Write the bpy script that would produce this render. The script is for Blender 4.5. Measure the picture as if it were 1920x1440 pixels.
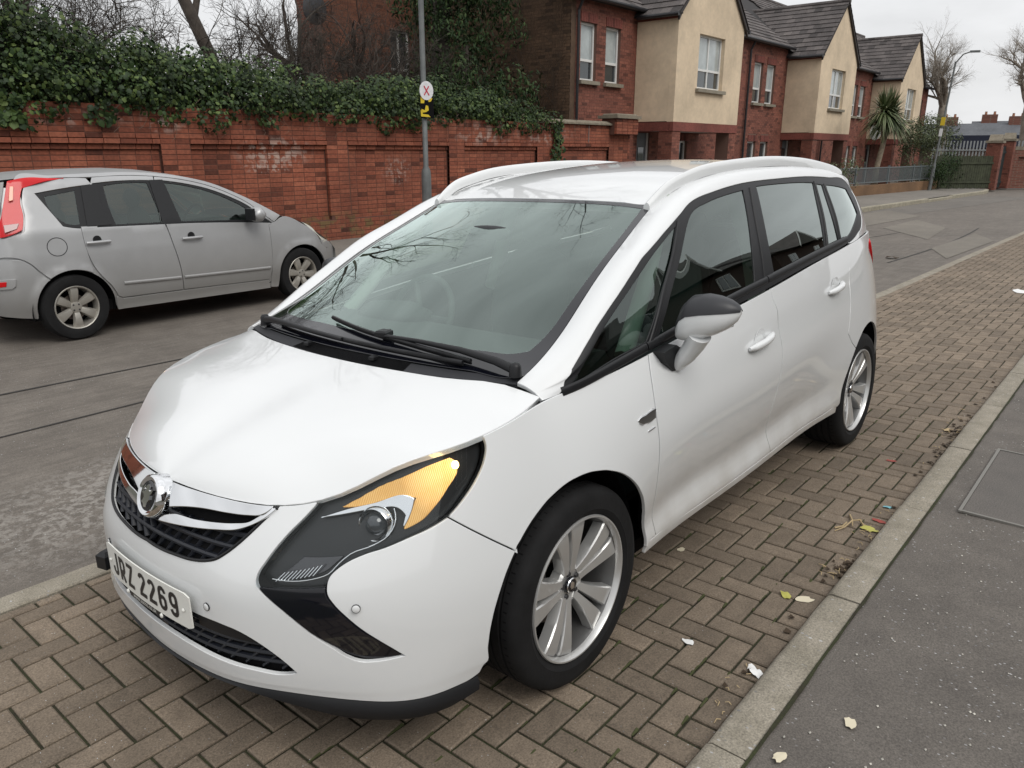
import bpy, math, random
import numpy as np
from mathutils import Vector, Matrix
from mathutils.geometry import delaunay_2d_cdt
random.seed(7); rng = np.random.default_rng(7)
for o in list(bpy.data.objects): bpy.data.objects.remove(o)
scene = bpy.context.scene; COL = scene.collection
# ------------------------------------------------------------------ camera
cam = bpy.data.cameras.new('camera'); camo = bpy.data.objects.new('camera', cam); COL.objects.link(camo); scene.camera = camo
cam.sensor_width = 36; cam.lens = 26.946; cam.clip_start = .05; cam.clip_end = 2000
YAW, PIT, ROL = math.radians(220.241), math.radians(-16.946), math.radians(.0512)
OW = np.array([1.76872, 2.10588, 1.66150])
_f = Vector((math.cos(YAW)*math.cos(PIT), math.sin(YAW)*math.cos(PIT), math.sin(PIT))); _r = Vector((math.sin(YAW), -math.cos(YAW), 0)); _u = _r.cross(_f)
_r2 = math.cos(ROL)*_r+math.sin(ROL)*_u; _u2 = -math.sin(ROL)*_r+math.cos(ROL)*_u
camo.matrix_world = Matrix(((_r2.x, _u2.x, -_f.x, OW[0]), (_r2.y, _u2.y, -_f.y, OW[1]), (_r2.z, _u2.z, -_f.z, OW[2]), (0, 0, 0, 1)))
scene.view_settings.view_transform = 'Standard'; scene.view_settings.look = 'None'; scene.view_settings.exposure = .32; scene.view_settings.gamma = 1
# ------------------------------------------------------------------ sky: overcast, a Nishita sky almost covered by cloud
SUN_EL, SUN_AZ = math.radians(50), math.radians(78)      # direction towards the sun, azimuth from +x
world = bpy.data.worlds.new('World'); scene.world = world; world.use_nodes = True
wt = world.node_tree; wn = wt.nodes; wl = wt.links; wn.clear()
wo = wn.new('ShaderNodeOutputWorld'); bg = wn.new('ShaderNodeBackground'); wl.new(bg.outputs[0], wo.inputs[0])
sky = wn.new('ShaderNodeTexSky'); sky.sky_type = 'NISHITA'; sky.sun_disc = False; sky.sun_elevation = SUN_EL; sky.sun_rotation = math.pi/2-SUN_AZ; sky.dust_density = 3
sc = wn.new('ShaderNodeVectorMath'); sc.operation = 'SCALE'; sc.inputs['Scale'].default_value = .1; wl.new(sky.outputs[0], sc.inputs[0])
tc = wn.new('ShaderNodeTexCoord'); sx = wn.new('ShaderNodeSeparateXYZ'); wl.new(tc.outputs['Generated'], sx.inputs[0])
mp = wn.new('ShaderNodeMapping'); mp.inputs['Scale'].default_value = (1.3, 1.3, 4.2); wl.new(tc.outputs['Generated'], mp.inputs[0])
nz = wn.new('ShaderNodeTexNoise'); nz.inputs['Scale'].default_value = 1.9; nz.inputs['Detail'].default_value = 6; nz.inputs['Roughness'].default_value = .55; wl.new(mp.outputs[0], nz.inputs[0])
rz = wn.new('ShaderNodeMapRange'); rz.inputs[1].default_value = 0; rz.inputs[2].default_value = 1; rz.inputs[3].default_value = .64; rz.inputs[4].default_value = 1.0; wl.new(sx.outputs[2], rz.inputs[0])
rn = wn.new('ShaderNodeMapRange'); rn.inputs[1].default_value = .3; rn.inputs[2].default_value = .72; rn.inputs[3].default_value = .78; rn.inputs[4].default_value = 1.16; wl.new(nz.outputs[0], rn.inputs[0])
mm = wn.new('ShaderNodeMath'); mm.operation = 'MULTIPLY'; wl.new(rz.outputs[0], mm.inputs[0]); wl.new(rn.outputs[0], mm.inputs[1])
cc = wn.new('ShaderNodeVectorMath'); cc.operation = 'SCALE'; cc.inputs[0].default_value = (.985, .99, 1.0); wl.new(mm.outputs[0], cc.inputs['Scale'])
mx = wn.new('ShaderNodeMix'); mx.data_type = 'RGBA'; mx.inputs[0].default_value = .94; wl.new(sc.outputs[0], mx.inputs[6]); wl.new(cc.outputs[0], mx.inputs[7])
wl.new(mx.outputs[2], bg.inputs[0]); bg.inputs[1].default_value = 1.0
sun = bpy.data.lights.new('sun', 'SUN'); sun.energy = 1.25; sun.angle = math.radians(34); sun.color = (1, .97, .92)
suno = bpy.data.objects.new('sun', sun); COL.objects.link(suno)
suno.rotation_euler = Vector((math.cos(SUN_EL)*math.cos(SUN_AZ), math.cos(SUN_EL)*math.sin(SUN_AZ), math.sin(SUN_EL))).to_track_quat('Z', 'Y').to_euler()
# ------------------------------------------------------------------ materials
MATS = {}
def mat(name, col=(.5,.5,.5), rough=.6, metal=0., coat=0., spec=.5, noise=None, bump=None, rnd=0., emit=None, coat_rough=.03):
    if name in MATS: return MATS[name]
    m = bpy.data.materials.new(name); m.use_nodes = True; t = m.node_tree; b = t.nodes['Principled BSDF']; L = t.links
    b.inputs['Base Color'].default_value = (*col, 1); b.inputs['Roughness'].default_value = rough; b.inputs['Metallic'].default_value = metal
    b.inputs['Coat Weight'].default_value = coat; b.inputs['Coat Roughness'].default_value = coat_rough; b.inputs['Specular IOR Level'].default_value = spec
    src = None
    geo = t.nodes.new('ShaderNodeNewGeometry')
    def mulcol(prev, fac):
        v = t.nodes.new('ShaderNodeVectorMath'); v.operation = 'SCALE'
        if prev is None: v.inputs[0].default_value = col
        else: L.new(prev, v.inputs[0])
        L.new(fac, v.inputs['Scale']); return v.outputs[0]
    if noise:
        for (scale, lo, hi, *rest) in noise:
            n = t.nodes.new('ShaderNodeTexNoise'); n.inputs['Scale'].default_value = scale; n.inputs['Detail'].default_value = 5; n.inputs['Roughness'].default_value = .6
            L.new(geo.outputs['Position'], n.inputs['Vector'])
            r = t.nodes.new('ShaderNodeMapRange'); r.inputs[1].default_value = .33; r.inputs[2].default_value = .67; r.inputs[3].default_value = lo; r.inputs[4].default_value = hi
            L.new(n.outputs[0], r.inputs[0]); src = mulcol(src, r.outputs[0])
    if rnd:
        r = t.nodes.new('ShaderNodeMapRange'); r.inputs[3].default_value = 1-rnd; r.inputs[4].default_value = 1+rnd
        L.new(geo.outputs['Random Per Island'], r.inputs[0]); src = mulcol(src, r.outputs[0])
    if src is not None: L.new(src, b.inputs['Base Color'])
    if bump:
        n = t.nodes.new('ShaderNodeTexNoise'); n.inputs['Scale'].default_value = bump[0]; n.inputs['Detail'].default_value = 4; L.new(geo.outputs['Position'], n.inputs['Vector'])
        bp = t.nodes.new('ShaderNodeBump'); bp.inputs['Strength'].default_value = bump[1]; bp.inputs['Distance'].default_value = bump[2]; L.new(n.outputs[0], bp.inputs['Height']); L.new(bp.outputs[0], b.inputs['Normal'])
    if emit: b.inputs['Emission Color'].default_value = (*emit[0], 1); b.inputs['Emission Strength'].default_value = emit[1]
    MATS[name] = m; return m
def nodes(m): return m.node_tree, m.node_tree.nodes, m.node_tree.links, m.node_tree.nodes['Principled BSDF']
def glass(name, tint, ior=1.5, rough=0., k=1.75, gcol=(.96,1,.98)):
    kk = k
    m = bpy.data.materials.new(name); m.use_nodes = True; t = m.node_tree; t.nodes.clear(); L = t.links
    o = t.nodes.new('ShaderNodeOutputMaterial'); tr = t.nodes.new('ShaderNodeBsdfTransparent'); tr.inputs[0].default_value = (*tint, 1)
    g = t.nodes.new('ShaderNodeBsdfGlossy'); g.inputs['Roughness'].default_value = rough; g.inputs[0].default_value = (*gcol, 1)
    f = t.nodes.new('ShaderNodeFresnel'); f.inputs[0].default_value = ior; mix = t.nodes.new('ShaderNodeMixShader')
    ge = t.nodes.new('ShaderNodeNewGeometry'); im = t.nodes.new('ShaderNodeMix'); im.inputs[2].default_value = ior; im.inputs[3].default_value = 1/ior; L.new(ge.outputs['Backfacing'], im.inputs[0]); L.new(im.outputs[0], f.inputs[0])
    k = t.nodes.new('ShaderNodeMath'); k.operation = 'MULTIPLY'; k.inputs[1].default_value = kk; k.use_clamp = True
    L.new(f.outputs[0], k.inputs[0]); L.new(k.outputs[0], mix.inputs[0]); L.new(tr.outputs[0], mix.inputs[1]); L.new(g.outputs[0], mix.inputs[2]); L.new(mix.outputs[0], o.inputs[0])
    MATS[name] = m; return m
# ------------------------------------------------------------------ objects
def link(o, parent=None):
    COL.objects.link(o)
    if parent is not None: o.parent = parent
    return o
def mk(name, V, F, m=None, parent=None, smooth=False, nrm=None):
    me = bpy.data.meshes.new(name); me.from_pydata([tuple(map(float, v)) for v in V], [], [tuple(int(i) for i in f) for f in F])
    if m is not None: me.materials.append(m)
    if smooth or nrm is not None: me.shade_smooth()
    if nrm is not None: me.normals_split_custom_set_from_vertices([tuple(map(float, n)) for n in nrm])
    return link(bpy.data.objects.new(name, me), parent)
def empty(name, loc=(0,0,0), rot=(0,0,0)):
    o = bpy.data.objects.new(name, None); o.location = loc; o.rotation_euler = rot; o.empty_display_size = .2; COL.objects.link(o); return o
def tag(o, label=None, cat=None, group=None, kind=None):
    if label: o['label'] = label
    if cat: o['category'] = cat
    if group: o['group'] = group
    if kind: o['kind'] = kind
    return o
def copy_tree(o, parent=None):
    c = o.copy(); COL.objects.link(c)
    if parent is not None: c.parent = parent
    for ch in list(o.children): copy_tree(ch, c)
    return c
class MB:
    def __init__(s): s.V = []; s.F = []
    def add(s, V, F):
        n = len(s.V); s.V += [tuple(v) for v in V]; s.F += [tuple(i+n for i in f) for f in F]; return s
    def box(s, c, d, rz=0., ry=0., rx=0., bev=0.):
        x, y, z = d[0]/2, d[1]/2, d[2]/2
        M = Matrix.Rotation(rz, 3, 'Z') @ Matrix.Rotation(ry, 3, 'Y') @ Matrix.Rotation(rx, 3, 'X')
        if bev:
            b = bev; V = []
            for (sx_, sy_) in ((-1,-1),(1,-1),(1,1),(-1,1)): V.append((sx_*x, sy_*y, -z))
            for (sx_, sy_) in ((-1,-1),(1,-1),(1,1),(-1,1)): V.append((sx_*x, sy_*y, z-b))
            for (sx_, sy_) in ((-1,-1),(1,-1),(1,1),(-1,1)): V.append((sx_*(x-b), sy_*(y-b), z))
            F = [(3,2,1,0),(8,9,10,11)]+[(i,(i+1)%4,4+(i+1)%4,4+i) for i in range(4)]+[(4+i,4+(i+1)%4,8+(i+1)%4,8+i) for i in range(4)]
        else:
            V = [(a*x, b*y, c_*z) for c_ in (-1,1) for a, b in ((-1,-1),(1,-1),(1,1),(-1,1))]
            F = [(3,2,1,0),(4,5,6,7),(0,1,5,4),(1,2,6,5),(2,3,7,6),(3,0,4,7)]
        C = Vector(c); return s.add([M @ Vector(v)+C for v in V], F)
    def tube(s, P, R, n=8, cap=True):
        P = [Vector(p) for p in P]; R = R if hasattr(R, '__len__') else [R]*len(P); V = []; F = []
        up = None
        for i, p in enumerate(P):
            d = (P[min(i+1, len(P)-1)]-P[max(i-1, 0)]); d = d.normalized() if d.length > 1e-9 else Vector((0,0,1))
            if up is None: up = Vector((0,0,1)) if abs(d.z) < .9 else Vector((1,0,0))
            a = d.cross(up); a = a.normalized() if a.length > 1e-6 else Vector((1,0,0)); b = a.cross(d); up = b
            for k in range(n):
                t = 2*math.pi*k/n; V.append(p+(a*math.cos(t)+b*math.sin(t))*R[i])
        for i in range(len(P)-1):
            for k in range(n): F.append((i*n+k, i*n+(k+1)%n, (i+1)*n+(k+1)%n, (i+1)*n+k))
        if cap: F.append(tuple(range(n))[::-1]); F.append(tuple((len(P)-1)*n+k for k in range(n)))
        return s.add(V, F)
    def lathe(s, prof, c=(0,0,0), axis='Y', n=48, closed=False):
        V = []; F = []; C = Vector(c)
        for (r, h) in prof:
            for k in range(n):
                t = 2*math.pi*k/n; a, b = r*math.cos(t), r*math.sin(t)
                V.append(C+Vector({'Y': (a, h, b), 'Z': (a, b, h), 'X': (h, a, b)}[axis]))
        m = len(prof)
        for i in range(m-1+(1 if closed else 0)):
            j = (i+1) % m
            for k in range(n): F.append((i*n+k, j*n+k, j*n+(k+1)%n, i*n+(k+1)%n))
        return s.add(V, F)
    def prism(s, poly, axis, a, b):
        # polygon in the plane perpendicular to axis, extruded from a to b
        f = {'X': lambda p, h: (h, p[0], p[1]), 'Y': lambda p, h: (p[0], h, p[1]), 'Z': lambda p, h: (p[0], p[1], h)}[axis]
        n = len(poly); V = [f(p, a) for p in poly]+[f(p, b) for p in poly]
        F = [tuple(range(n)), tuple(range(2*n-1, n-1, -1))]+[(i, n+i, n+(i+1)%n, (i+1)%n) for i in range(n)]
        return s.add(V, F)
    def build(s, name, m=None, parent=None, smooth=False):
        o = mk(name, s.V, s.F, m, parent)
        import bmesh
        bm = bmesh.new(); bm.from_mesh(o.data); bmesh.ops.recalc_face_normals(bm, faces=bm.faces)
        bm.to_mesh(o.data); bm.free()
        if smooth:
            o.data.shade_smooth()
            if smooth is not True: o.data.set_sharp_from_angle(angle=math.radians(smooth))
        return o

# ---- car surfaces: interpolating spline nets in car coordinates (x forward, y left, z up, metres)
def spline_mat(t, s):
    # natural cubic spline evaluation matrix: values at knots t -> values at s
    t = np.asarray(t, float); s = np.asarray(s, float); n = len(t); h = np.diff(t)
    A = np.zeros((n, n)); B = np.zeros((n, n)); A[0, 0] = A[-1, -1] = 1
    for i in range(1, n-1):
        A[i, i-1] = h[i-1]; A[i, i] = 2*(h[i-1]+h[i]); A[i, i+1] = h[i]
        B[i, i-1] = 6/h[i-1]; B[i, i] = -6/h[i-1]-6/h[i]; B[i, i+1] = 6/h[i]
    M2 = np.linalg.solve(A, B)
    k = np.clip(np.searchsorted(t, s, side='right')-1, 0, n-2); hk = h[k]
    a = (t[k+1]-s)/hk; b = (s-t[k])/hk; I = np.eye(n)
    return a[:, None]*I[k]+b[:, None]*I[k+1]+((a**3-a)*hk**2/6)[:, None]*M2[k]+((b**3-b)*hk**2/6)[:, None]*M2[k+1]
class Surf:
    def __init__(self, P, du=.012, dv=.012):
        P = np.array(P, float)                       # [nu, nv, 3]
        cu = np.linalg.norm(np.diff(P, axis=0), axis=2).mean(1); cv = np.linalg.norm(np.diff(P, axis=1), axis=2).mean(0)
        tu = np.concatenate([[0], np.cumsum(cu)]); tv = np.concatenate([[0], np.cumsum(cv)])
        self.u0 = -tu[-1]/2; tu = tu+self.u0; self.tu = tu; self.tv = tv
        self.nu = int((tu[-1]-tu[0])/du)+2; self.nv = int(tv[-1]/dv)+2
        self.us = np.linspace(tu[0], tu[-1], self.nu); self.vs = np.linspace(0, tv[-1], self.nv)
        Au = spline_mat(tu, self.us); Av = spline_mat(tv, self.vs)
        self.G = np.einsum('ai,ijk,bj->abk', Au, P, Av)
        gu = np.gradient(self.G, axis=0); gv = np.gradient(self.G, axis=1)
        N = np.cross(gu, gv); L = np.linalg.norm(N, axis=2, keepdims=True); N = N/np.maximum(L, 1e-12)
        if N[:, :, 2].mean() < 0 or False: N = -N
        self.N = N
    def bil(self, F, uv):
        uv = np.atleast_2d(uv)
        a = np.clip((uv[:, 0]-self.us[0])/(self.us[1]-self.us[0]), 0, self.nu-1.0001); b = np.clip(uv[:, 1]/(self.vs[1]-self.vs[0]), 0, self.nv-1.0001)
        i = a.astype(int); j = b.astype(int); a = (a-i)[:, None]; b = (b-j)[:, None]
        return F[i, j]*(1-a)*(1-b)+F[i+1, j]*a*(1-b)+F[i, j+1]*(1-a)*b+F[i+1, j+1]*a*b
    def pos(self, uv): return self.bil(self.G, uv)
    def nor(self, uv):
        n = self.bil(self.N, uv); return n/np.linalg.norm(n, axis=1, keepdims=True)
def mirror_cols(cols):                               # cols start on the centre line; adds the right-hand side in front
    return [[(p[0], -p[1], p[2]) for p in c] for c in cols[:0:-1]]+[list(c) for c in cols]
def orient(S, ref):                                  # make normals point away from a point inside
    if (S.N*(S.G-np.array(ref))).sum() < 0: S.N = -S.N
    return S
# lower body: per column (bottom point, widest point, top-edge point)
MID = [(.936,0,0),(.926,.20,0),(.898,.38,0),(.830,.54,0),(.727,.682,0),(.592,.795,0),(.42,.872,0),(.2,.915,0),(0,.93,0),(-.25,.936,0),(-.55,.938,0),(-.95,.94,0),(-1.45,.941,0),(-1.95,.941,0),(-2.4,.940,0),(-2.76,.926,0),(-3.03,.893,0),(-3.26,.835,0),(-3.43,.75,0),(-3.56,.60,0),(-3.65,.32,0),(-3.68,0,0)]
TOP = [(.840,0,.762),(.824,.17,.760),(.786,.34,.759),(.735,.47,.7675),(.645,.585,.8005),(.53,.685,.867),(.40,.77,.902),(.2,.815,.9385),(.05,.812,.958),(-.2,.842,.977),(-.55,.862,1.014),(-.95,.873,1.056),(-1.45,.875,1.100),(-1.95,.866,1.146),(-2.35,.850,1.172),(-2.72,.826,1.195),(-2.98,.79,1.205),(-3.2,.735,1.205),(-3.35,.65,1.20),(-3.46,.5,1.20),(-3.52,.26,1.20),(-3.54,0,1.20)]
ZB = [.238,.243,.256,.260,.243,.224,.235,.26,.275,.285,.30,.302,.306,.315,.30,.28,.27,.27,.27,.27,.27,.27]
FR = [0,.06,.15,.27,.42,.58,.74,.88,1.]
SIDE = [-.036,-.030,-.050,-.038,-.015,0,-.003,-.022,None]
def lower_net():
    cols = []
    for i, (m, t, zb) in enumerate(zip(MID, TOP, ZB)):
        col = []
        ws = float(np.clip((i-8.2)/2, 0, 1))*float(np.clip((14.4-i)/1.5, 0, 1))      # 1 on the doors
        for f, so in zip(FR, SIDE):
            z = zb+f*(t[2]-zb)
            zz = .50 if i < 8 else .58
            w = max(0, (z-zz)/(t[2]-zz))**1.65
            x = m[0]*(1-w)+t[0]*w; y = m[1]*(1-w)+t[1]*w
            tuck = (.014 if i < 6 else .03)*(1-f/.3)**2 if f < .3 else 0
            d = np.hypot(m[0]+1.3, m[1]*1.6); x1 = x-tuck*(m[0]+1.3)/d; y1 = y-tuck*m[1]*1.6/d
            if so is None: x2, y2 = t[0], t[1]
            else:
                w2 = max(0, (z-.72)/(t[2]-.72))**2.0 if i > 6 else w
                x2 = m[0]*(1-w2)+t[0]*w2; y2 = m[1]+(t[1]-m[1])*w2+(so if f < .7 else 0)
            col.append((x1*(1-ws)+x2*ws, y1*(1-ws)+y2*ws, z))
        cols.append(col)
    return mirror_cols(cols)
B_ = [(.062,.803,.955),(-.08,.828,.966),(-.255,.847,.984),(-.40,.856,.999),(-.566,.863,1.016),(-.704,.867,1.030),(-.908,.872,1.052),(-1.15,.8745,1.074),(-1.43,.875,1.099),(-1.84,.869,1.136),(-2.3,.852,1.169),(-2.6,.836,1.188),(-2.85,.81,1.202),(-3.08,.768,1.206),(-3.28,.70,1.203),(-3.42,.57,1.20),(-3.51,.28,1.20),(-3.54,0,1.2)]
D_ = [(.071,.772,.981),(-.079,.81,1.023),(-.255,.79,1.137),(-.401,.775,1.216),(-.566,.755,1.308),(-.704,.738,1.360),(-.908,.716,1.439),(-1.16,.702,1.499),(-1.48,.695,1.531),(-1.86,.690,1.541),(-2.29,.685,1.542),(-2.616,.680,1.529),(-2.871,.672,1.507),(-3.07,.65,1.475),(-3.21,.60,1.445),(-3.31,.5,1.43),(-3.38,.26,1.43),(-3.40,0,1.43)]
E_ = [(.080,.722,1.001),(-.025,.714,1.037),(-.19,.694,1.112),(-.33,.673,1.192),(-.50,.648,1.283),(-.66,.623,1.355),(-.86,.592,1.442),(-1.10,.572,1.525),(-1.45,.565,1.576),(-1.84,.560,1.594),(-2.3,.555,1.592),(-2.65,.548,1.575),(-2.95,.54,1.548),(-3.18,.52,1.515),(-3.35,.46,1.485),(-3.42,.35,1.48),(-3.46,.18,1.48),(-3.47,0,1.48)]
def upper_net():
    cols = []
    for k, (b, d, e) in enumerate(zip(B_, D_, E_)):
        b, d, e = np.array(b), np.array(d), np.array(e)
        s = min(1, np.linalg.norm(d-b)/.3)
        m = (d+e)/2; n = np.array([.25 if k < 7 else 0, .62, .72])*(.25, .6, .85, 1)[min(k, 3)]; de = np.linalg.norm(d-e)
        cols.append([tuple(b), tuple(b+.36*(d-b)+np.array([0, .016*s, 0])), tuple(b+.72*(d-b)+np.array([0, .012*s, 0])), tuple(d), tuple(d+.35*(e-d)+n*.17*de), tuple(d+.72*(e-d)+n*.15*de), tuple(e)])
    return cols
def cross_cols(edge, cen, shape, pw=2.2):
    # columns across the car at fractions s of the half width; edge / centre curves share stations
    F = [0, .3, .6, .85, 1.]; cols = []
    for s in F:
        w = 1-s**pw
        cols.append([(e[0]+(c[0]-e[0])*w, e[1]*s, e[2]+(c[2]-e[2])*w) for e, c in zip(edge, cen)])
    return mirror_cols(cols)
WC = [(.206,0,.999),(.10,0,1.052),(-.065,0,1.133),(-.225,0,1.211),(-.42,0,1.302),(-.60,0,1.381),(-.86,0,1.488)]
WE = E_[:6]+[(-.925,.582,1.470)]
RE = [(-.925,.582,1.470),(-1.10,.572,1.525),(-1.45,.565,1.576),(-1.84,.560,1.594),(-2.3,.555,1.592),(-2.65,.548,1.575),(-2.95,.54,1.548),(-3.18,.52,1.515),(-3.37,.46,1.48)]
RC = [(-.86,0,1.488),(-1.08,0,1.551),(-1.43,0,1.606),(-1.84,0,1.633),(-2.3,0,1.637),(-2.65,0,1.624),(-2.95,0,1.603),(-3.2,0,1.575),(-3.5,0,1.52)]
BM = [None,(.826,.783),(.790,.808),(.725,.839),(.63,.871),(.52,.901),(.42,.925),(.31,.967-.0+.006),(.206,.999)]
def bonnet_net():
    BE = TOP[:8]+[(.056,.80,.9635)]
    BMx = [(.840,.762),(.824,.776),(.787,.802),(.72,.836),(.63,.872),(.53,.906),(.43,.937),(.31,.970),(.206,.997)]
    cols = []
    for s in [0, .22, .45, .68, .85, .93, 1.]:
        col = []
        for i, (e, c) in enumerate(zip(BE, BMx)):
            wx = 1-s**2.; wz = 1-s**2.6
            x = e[0]+(c[0]-e[0])*wx; z = e[2]+(c[1]-e[2])*wz
            g = (0,.35,.7,1,1,1,.85,.5,0)[i]
            z += .012*g*(1-s)*s*4
            if i == 8: x = .056+.15*(1-s**2.2*1.0); z = .997+(.9635-.997)*max(0,(s-.85)/.15)**1.25
            col.append((x, e[1]*s, z))
        cols.append(col)
    return mirror_cols(cols)
def make_surfs():
    return {'L': orient(Surf(lower_net()), (-1.3, 0, .7)), 'U': orient(Surf(upper_net()), (-1.3, 0, .7)),
            'W': orient(Surf(cross_cols(WE, WC, 0)), (-1.3, 0, .3)), 'R': orient(Surf(cross_cols(RE, RC, 0)), (-1.3, 0, .3)),
            'B': orient(Surf(bonnet_net()), (-.3, 0, 0))}

# ------------------------------------------------------------------ panels: a piece of a surface inside a closed outline
def area2(P): P = np.asarray(P); x, y = P[:, 0], P[:, 1]; return float((x*np.roll(y, -1)-np.roll(x, -1)*y).sum())
def curvy(P, step=.012, ang=38, closed=True):
    P = [np.array(p, float) for p in P]; Q = [P[0]]
    for p in P[1:]:
        if np.linalg.norm(p-Q[-1]) > 1e-4: Q.append(p)
    if closed and np.linalg.norm(Q[0]-Q[-1]) < 1e-4: Q.pop()
    P = Q; n = len(P); out = []
    def tang(i):
        if not closed and i in (0, n-1): return None
        a, b = P[i]-P[i-1], P[(i+1) % n]-P[i]; la, lb = np.linalg.norm(a), np.linalg.norm(b)
        c = np.clip(a@b/(la*lb), -1, 1)
        if math.degrees(math.acos(c)) > ang: return None
        t = a/la*lb+b/lb*la; return t/np.linalg.norm(t)
    T = [tang(i) for i in range(n)]
    for i in range(n if closed else n-1):
        a, b = P[i], P[(i+1) % n]; d = np.linalg.norm(b-a); k = max(1, int(math.ceil(d/step)))
        ta, tb = T[i], T[(i+1) % n]
        ch = (b-a)/d
        if ta is None and tb is None: ta = tb = ch
        elif ta is None: ta = 2*ch*(ch@tb)-tb
        elif tb is None: tb = 2*ch*(ch@ta)-ta
        for j in range(k):
            s = j/k; h = (2*s**3-3*s**2+1)*a+(s**3-2*s**2+s)*d*ta+(-2*s**3+3*s**2)*b+(s**3-s**2)*d*tb; out.append(h)
    if not closed: out.append(P[-1])
    return np.array(out)
def offset(P, d):
    # positive d shrinks a CCW loop
    P = np.asarray(P); e = np.roll(P, -1, 0)-P; L = np.linalg.norm(e, axis=1, keepdims=True); e = e/np.maximum(L, 1e-9)
    n = np.stack([-e[:, 1], e[:, 0]], 1); m = n+np.roll(n, 1, 0); q = (m**2).sum(1, keepdims=True); m = m*2/np.maximum(q, .9)*1.0
    return P+m*d
def inside(P, Q):
    P = np.asarray(P); x, y = Q[:, 0], Q[:, 1]; r = np.zeros(len(Q), bool); n = len(P)
    for i in range(n):
        x1, y1 = P[i]; x2, y2 = P[(i+1) % n]
        if y1 == y2: continue
        c = ((y1 > y) != (y2 > y)) & (x < (x2-x1)*(y-y1)/(y2-y1)+x1); r ^= c
    return r
def fill(outer, holes, step):
    loops = [outer]+holes; pts = []; edges = []
    for lp in loops:
        b = len(pts); n = len(lp); pts += [tuple(p) for p in lp]; edges += [(b+i, b+(i+1) % n) for i in range(n)]
    lo, hi = outer.min(0), outer.max(0)
    gx = np.arange(lo[0]+step*.37, hi[0], step); gy = np.arange(lo[1]+step*.41, hi[1], step*.87)
    G = np.array([(x+(step/2 if j % 2 else 0), y) for j, y in enumerate(gy) for x in gx])
    if len(G):
        ok = inside(outer, G)
        for h in holes: ok &= ~inside(h, G)
        G = G[ok]
        if len(G):
            bd = np.array(pts); keep = np.ones(len(G), bool)
            for i0 in range(0, len(G), 2000):
                d = ((G[i0:i0+2000, None, :]-bd[None])**2).sum(2).min(1); keep[i0:i0+2000] = d > (.45*step)**2
            G = G[keep]
    nb = len(pts)
    allp = pts+[tuple(g) for g in G]
    v, e, f, ov, oe, of = delaunay_2d_cdt([Vector(p) for p in allp], edges, [], 0, 1e-7)
    V = np.array([tuple(p) for p in v]); F = np.array([tuple(t) for t in f if len(t) == 3])
    cen = V[F].mean(1); ok = inside(outer, cen)
    for h in holes: ok &= ~inside(h, cen)
    F = F[ok]
    a, b, c = V[F[:, 0]], V[F[:, 1]], V[F[:, 2]]; ar = (b[:, 0]-a[:, 0])*(c[:, 1]-a[:, 1])-(c[:, 0]-a[:, 0])*(b[:, 1]-a[:, 1])
    F = F[np.abs(ar) > 1e-10]; ar = ar[np.abs(ar) > 1e-10]; F[ar < 0] = F[ar < 0][:, ::-1]
    return V, F
def panel(name, S, outer, m, parent, holes=(), gap=.0035, r=.0025, depth=.012, step=.03, off=0., flipy=False, smooth=True, ang=38, bstep=.012, dis=None, hgap=None):
    o = curvy(outer, bstep, ang) if smooth else np.array(outer, float)
    if area2(o) < 0: o = o[::-1]
    H = []
    for h in holes:
        h = curvy(h, bstep, ang) if smooth else np.array(h, float)
        if area2(h) < 0: h = h[::-1]
        H.append(h)
    o = offset(o, gap/2+r); H = [offset(h, -((gap if hgap is None else hgap)/2+r)) for h in H]
    V, F = fill(o, H, step)
    P = S.pos(V); N = S.nor(V)
    if dis is not None: P = P+N*dis(P, V)[:, None]
    P = P+N*off
    # orientation of faces against normals
    fn = np.cross(P[F[:, 1]]-P[F[:, 0]], P[F[:, 2]]-P[F[:, 0]]); sgn = (fn*N[F[:, 0]]).sum(1).sum()
    ver = [P]; nor = [N]; faces = [tuple(t) for t in (F if sgn > 0 else F[:, ::-1])]; cnt = len(P)
    if depth > 0:
        for li, lp in enumerate([o]+H):
            # outward direction in the surface
            p = S.pos(lp); n = S.nor(lp)
            if dis is not None: p = p+n*dis(p, lp)[:, None]
            p = p+n*off
            q = S.pos(offset(lp, -.004 if li == 0 else .004)); q = q+n*off
            if dis is not None: q = q+n*dis(q, lp)[:, None]
            t = q-p; t = t-n*(t*n).sum(1, keepdims=True); t = t/np.maximum(np.linalg.norm(t, axis=1, keepdims=True), 1e-9)
            rings = [(p, n), (p+t*r*.7-n*r*.3, (n+t)/1.414), (p+t*r-n*r, t), (p+t*r-n*depth, t)]
            k = len(lp)
            for P_, N_ in rings: ver.append(P_); nor.append(N_)
            for a in range(3):
                for i in range(k):
                    j = (i+1) % k; A, B, C, D = cnt+a*k+i, cnt+a*k+j, cnt+(a+1)*k+j, cnt+(a+1)*k+i
                    faces.append(((A, B, C, D) if False else (A, D, C, B)) if ((li == 0) == (sgn > 0)) else (A, B, C, D))
            cnt += 4*k
    V3 = np.concatenate(ver); N3 = np.concatenate(nor)
    if flipy:
        V3 = V3*[1,-1,1]; N3 = N3*[1,-1,1]; faces = [f[::-1] for f in faces]
    return mk(name, V3, faces, m, parent, nrm=N3)
def mirror_half(half):
    return [tuple(p) for p in half]+[(-p[0], p[1]) for p in half[::-1] if abs(p[0]) > 1e-6]
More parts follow.
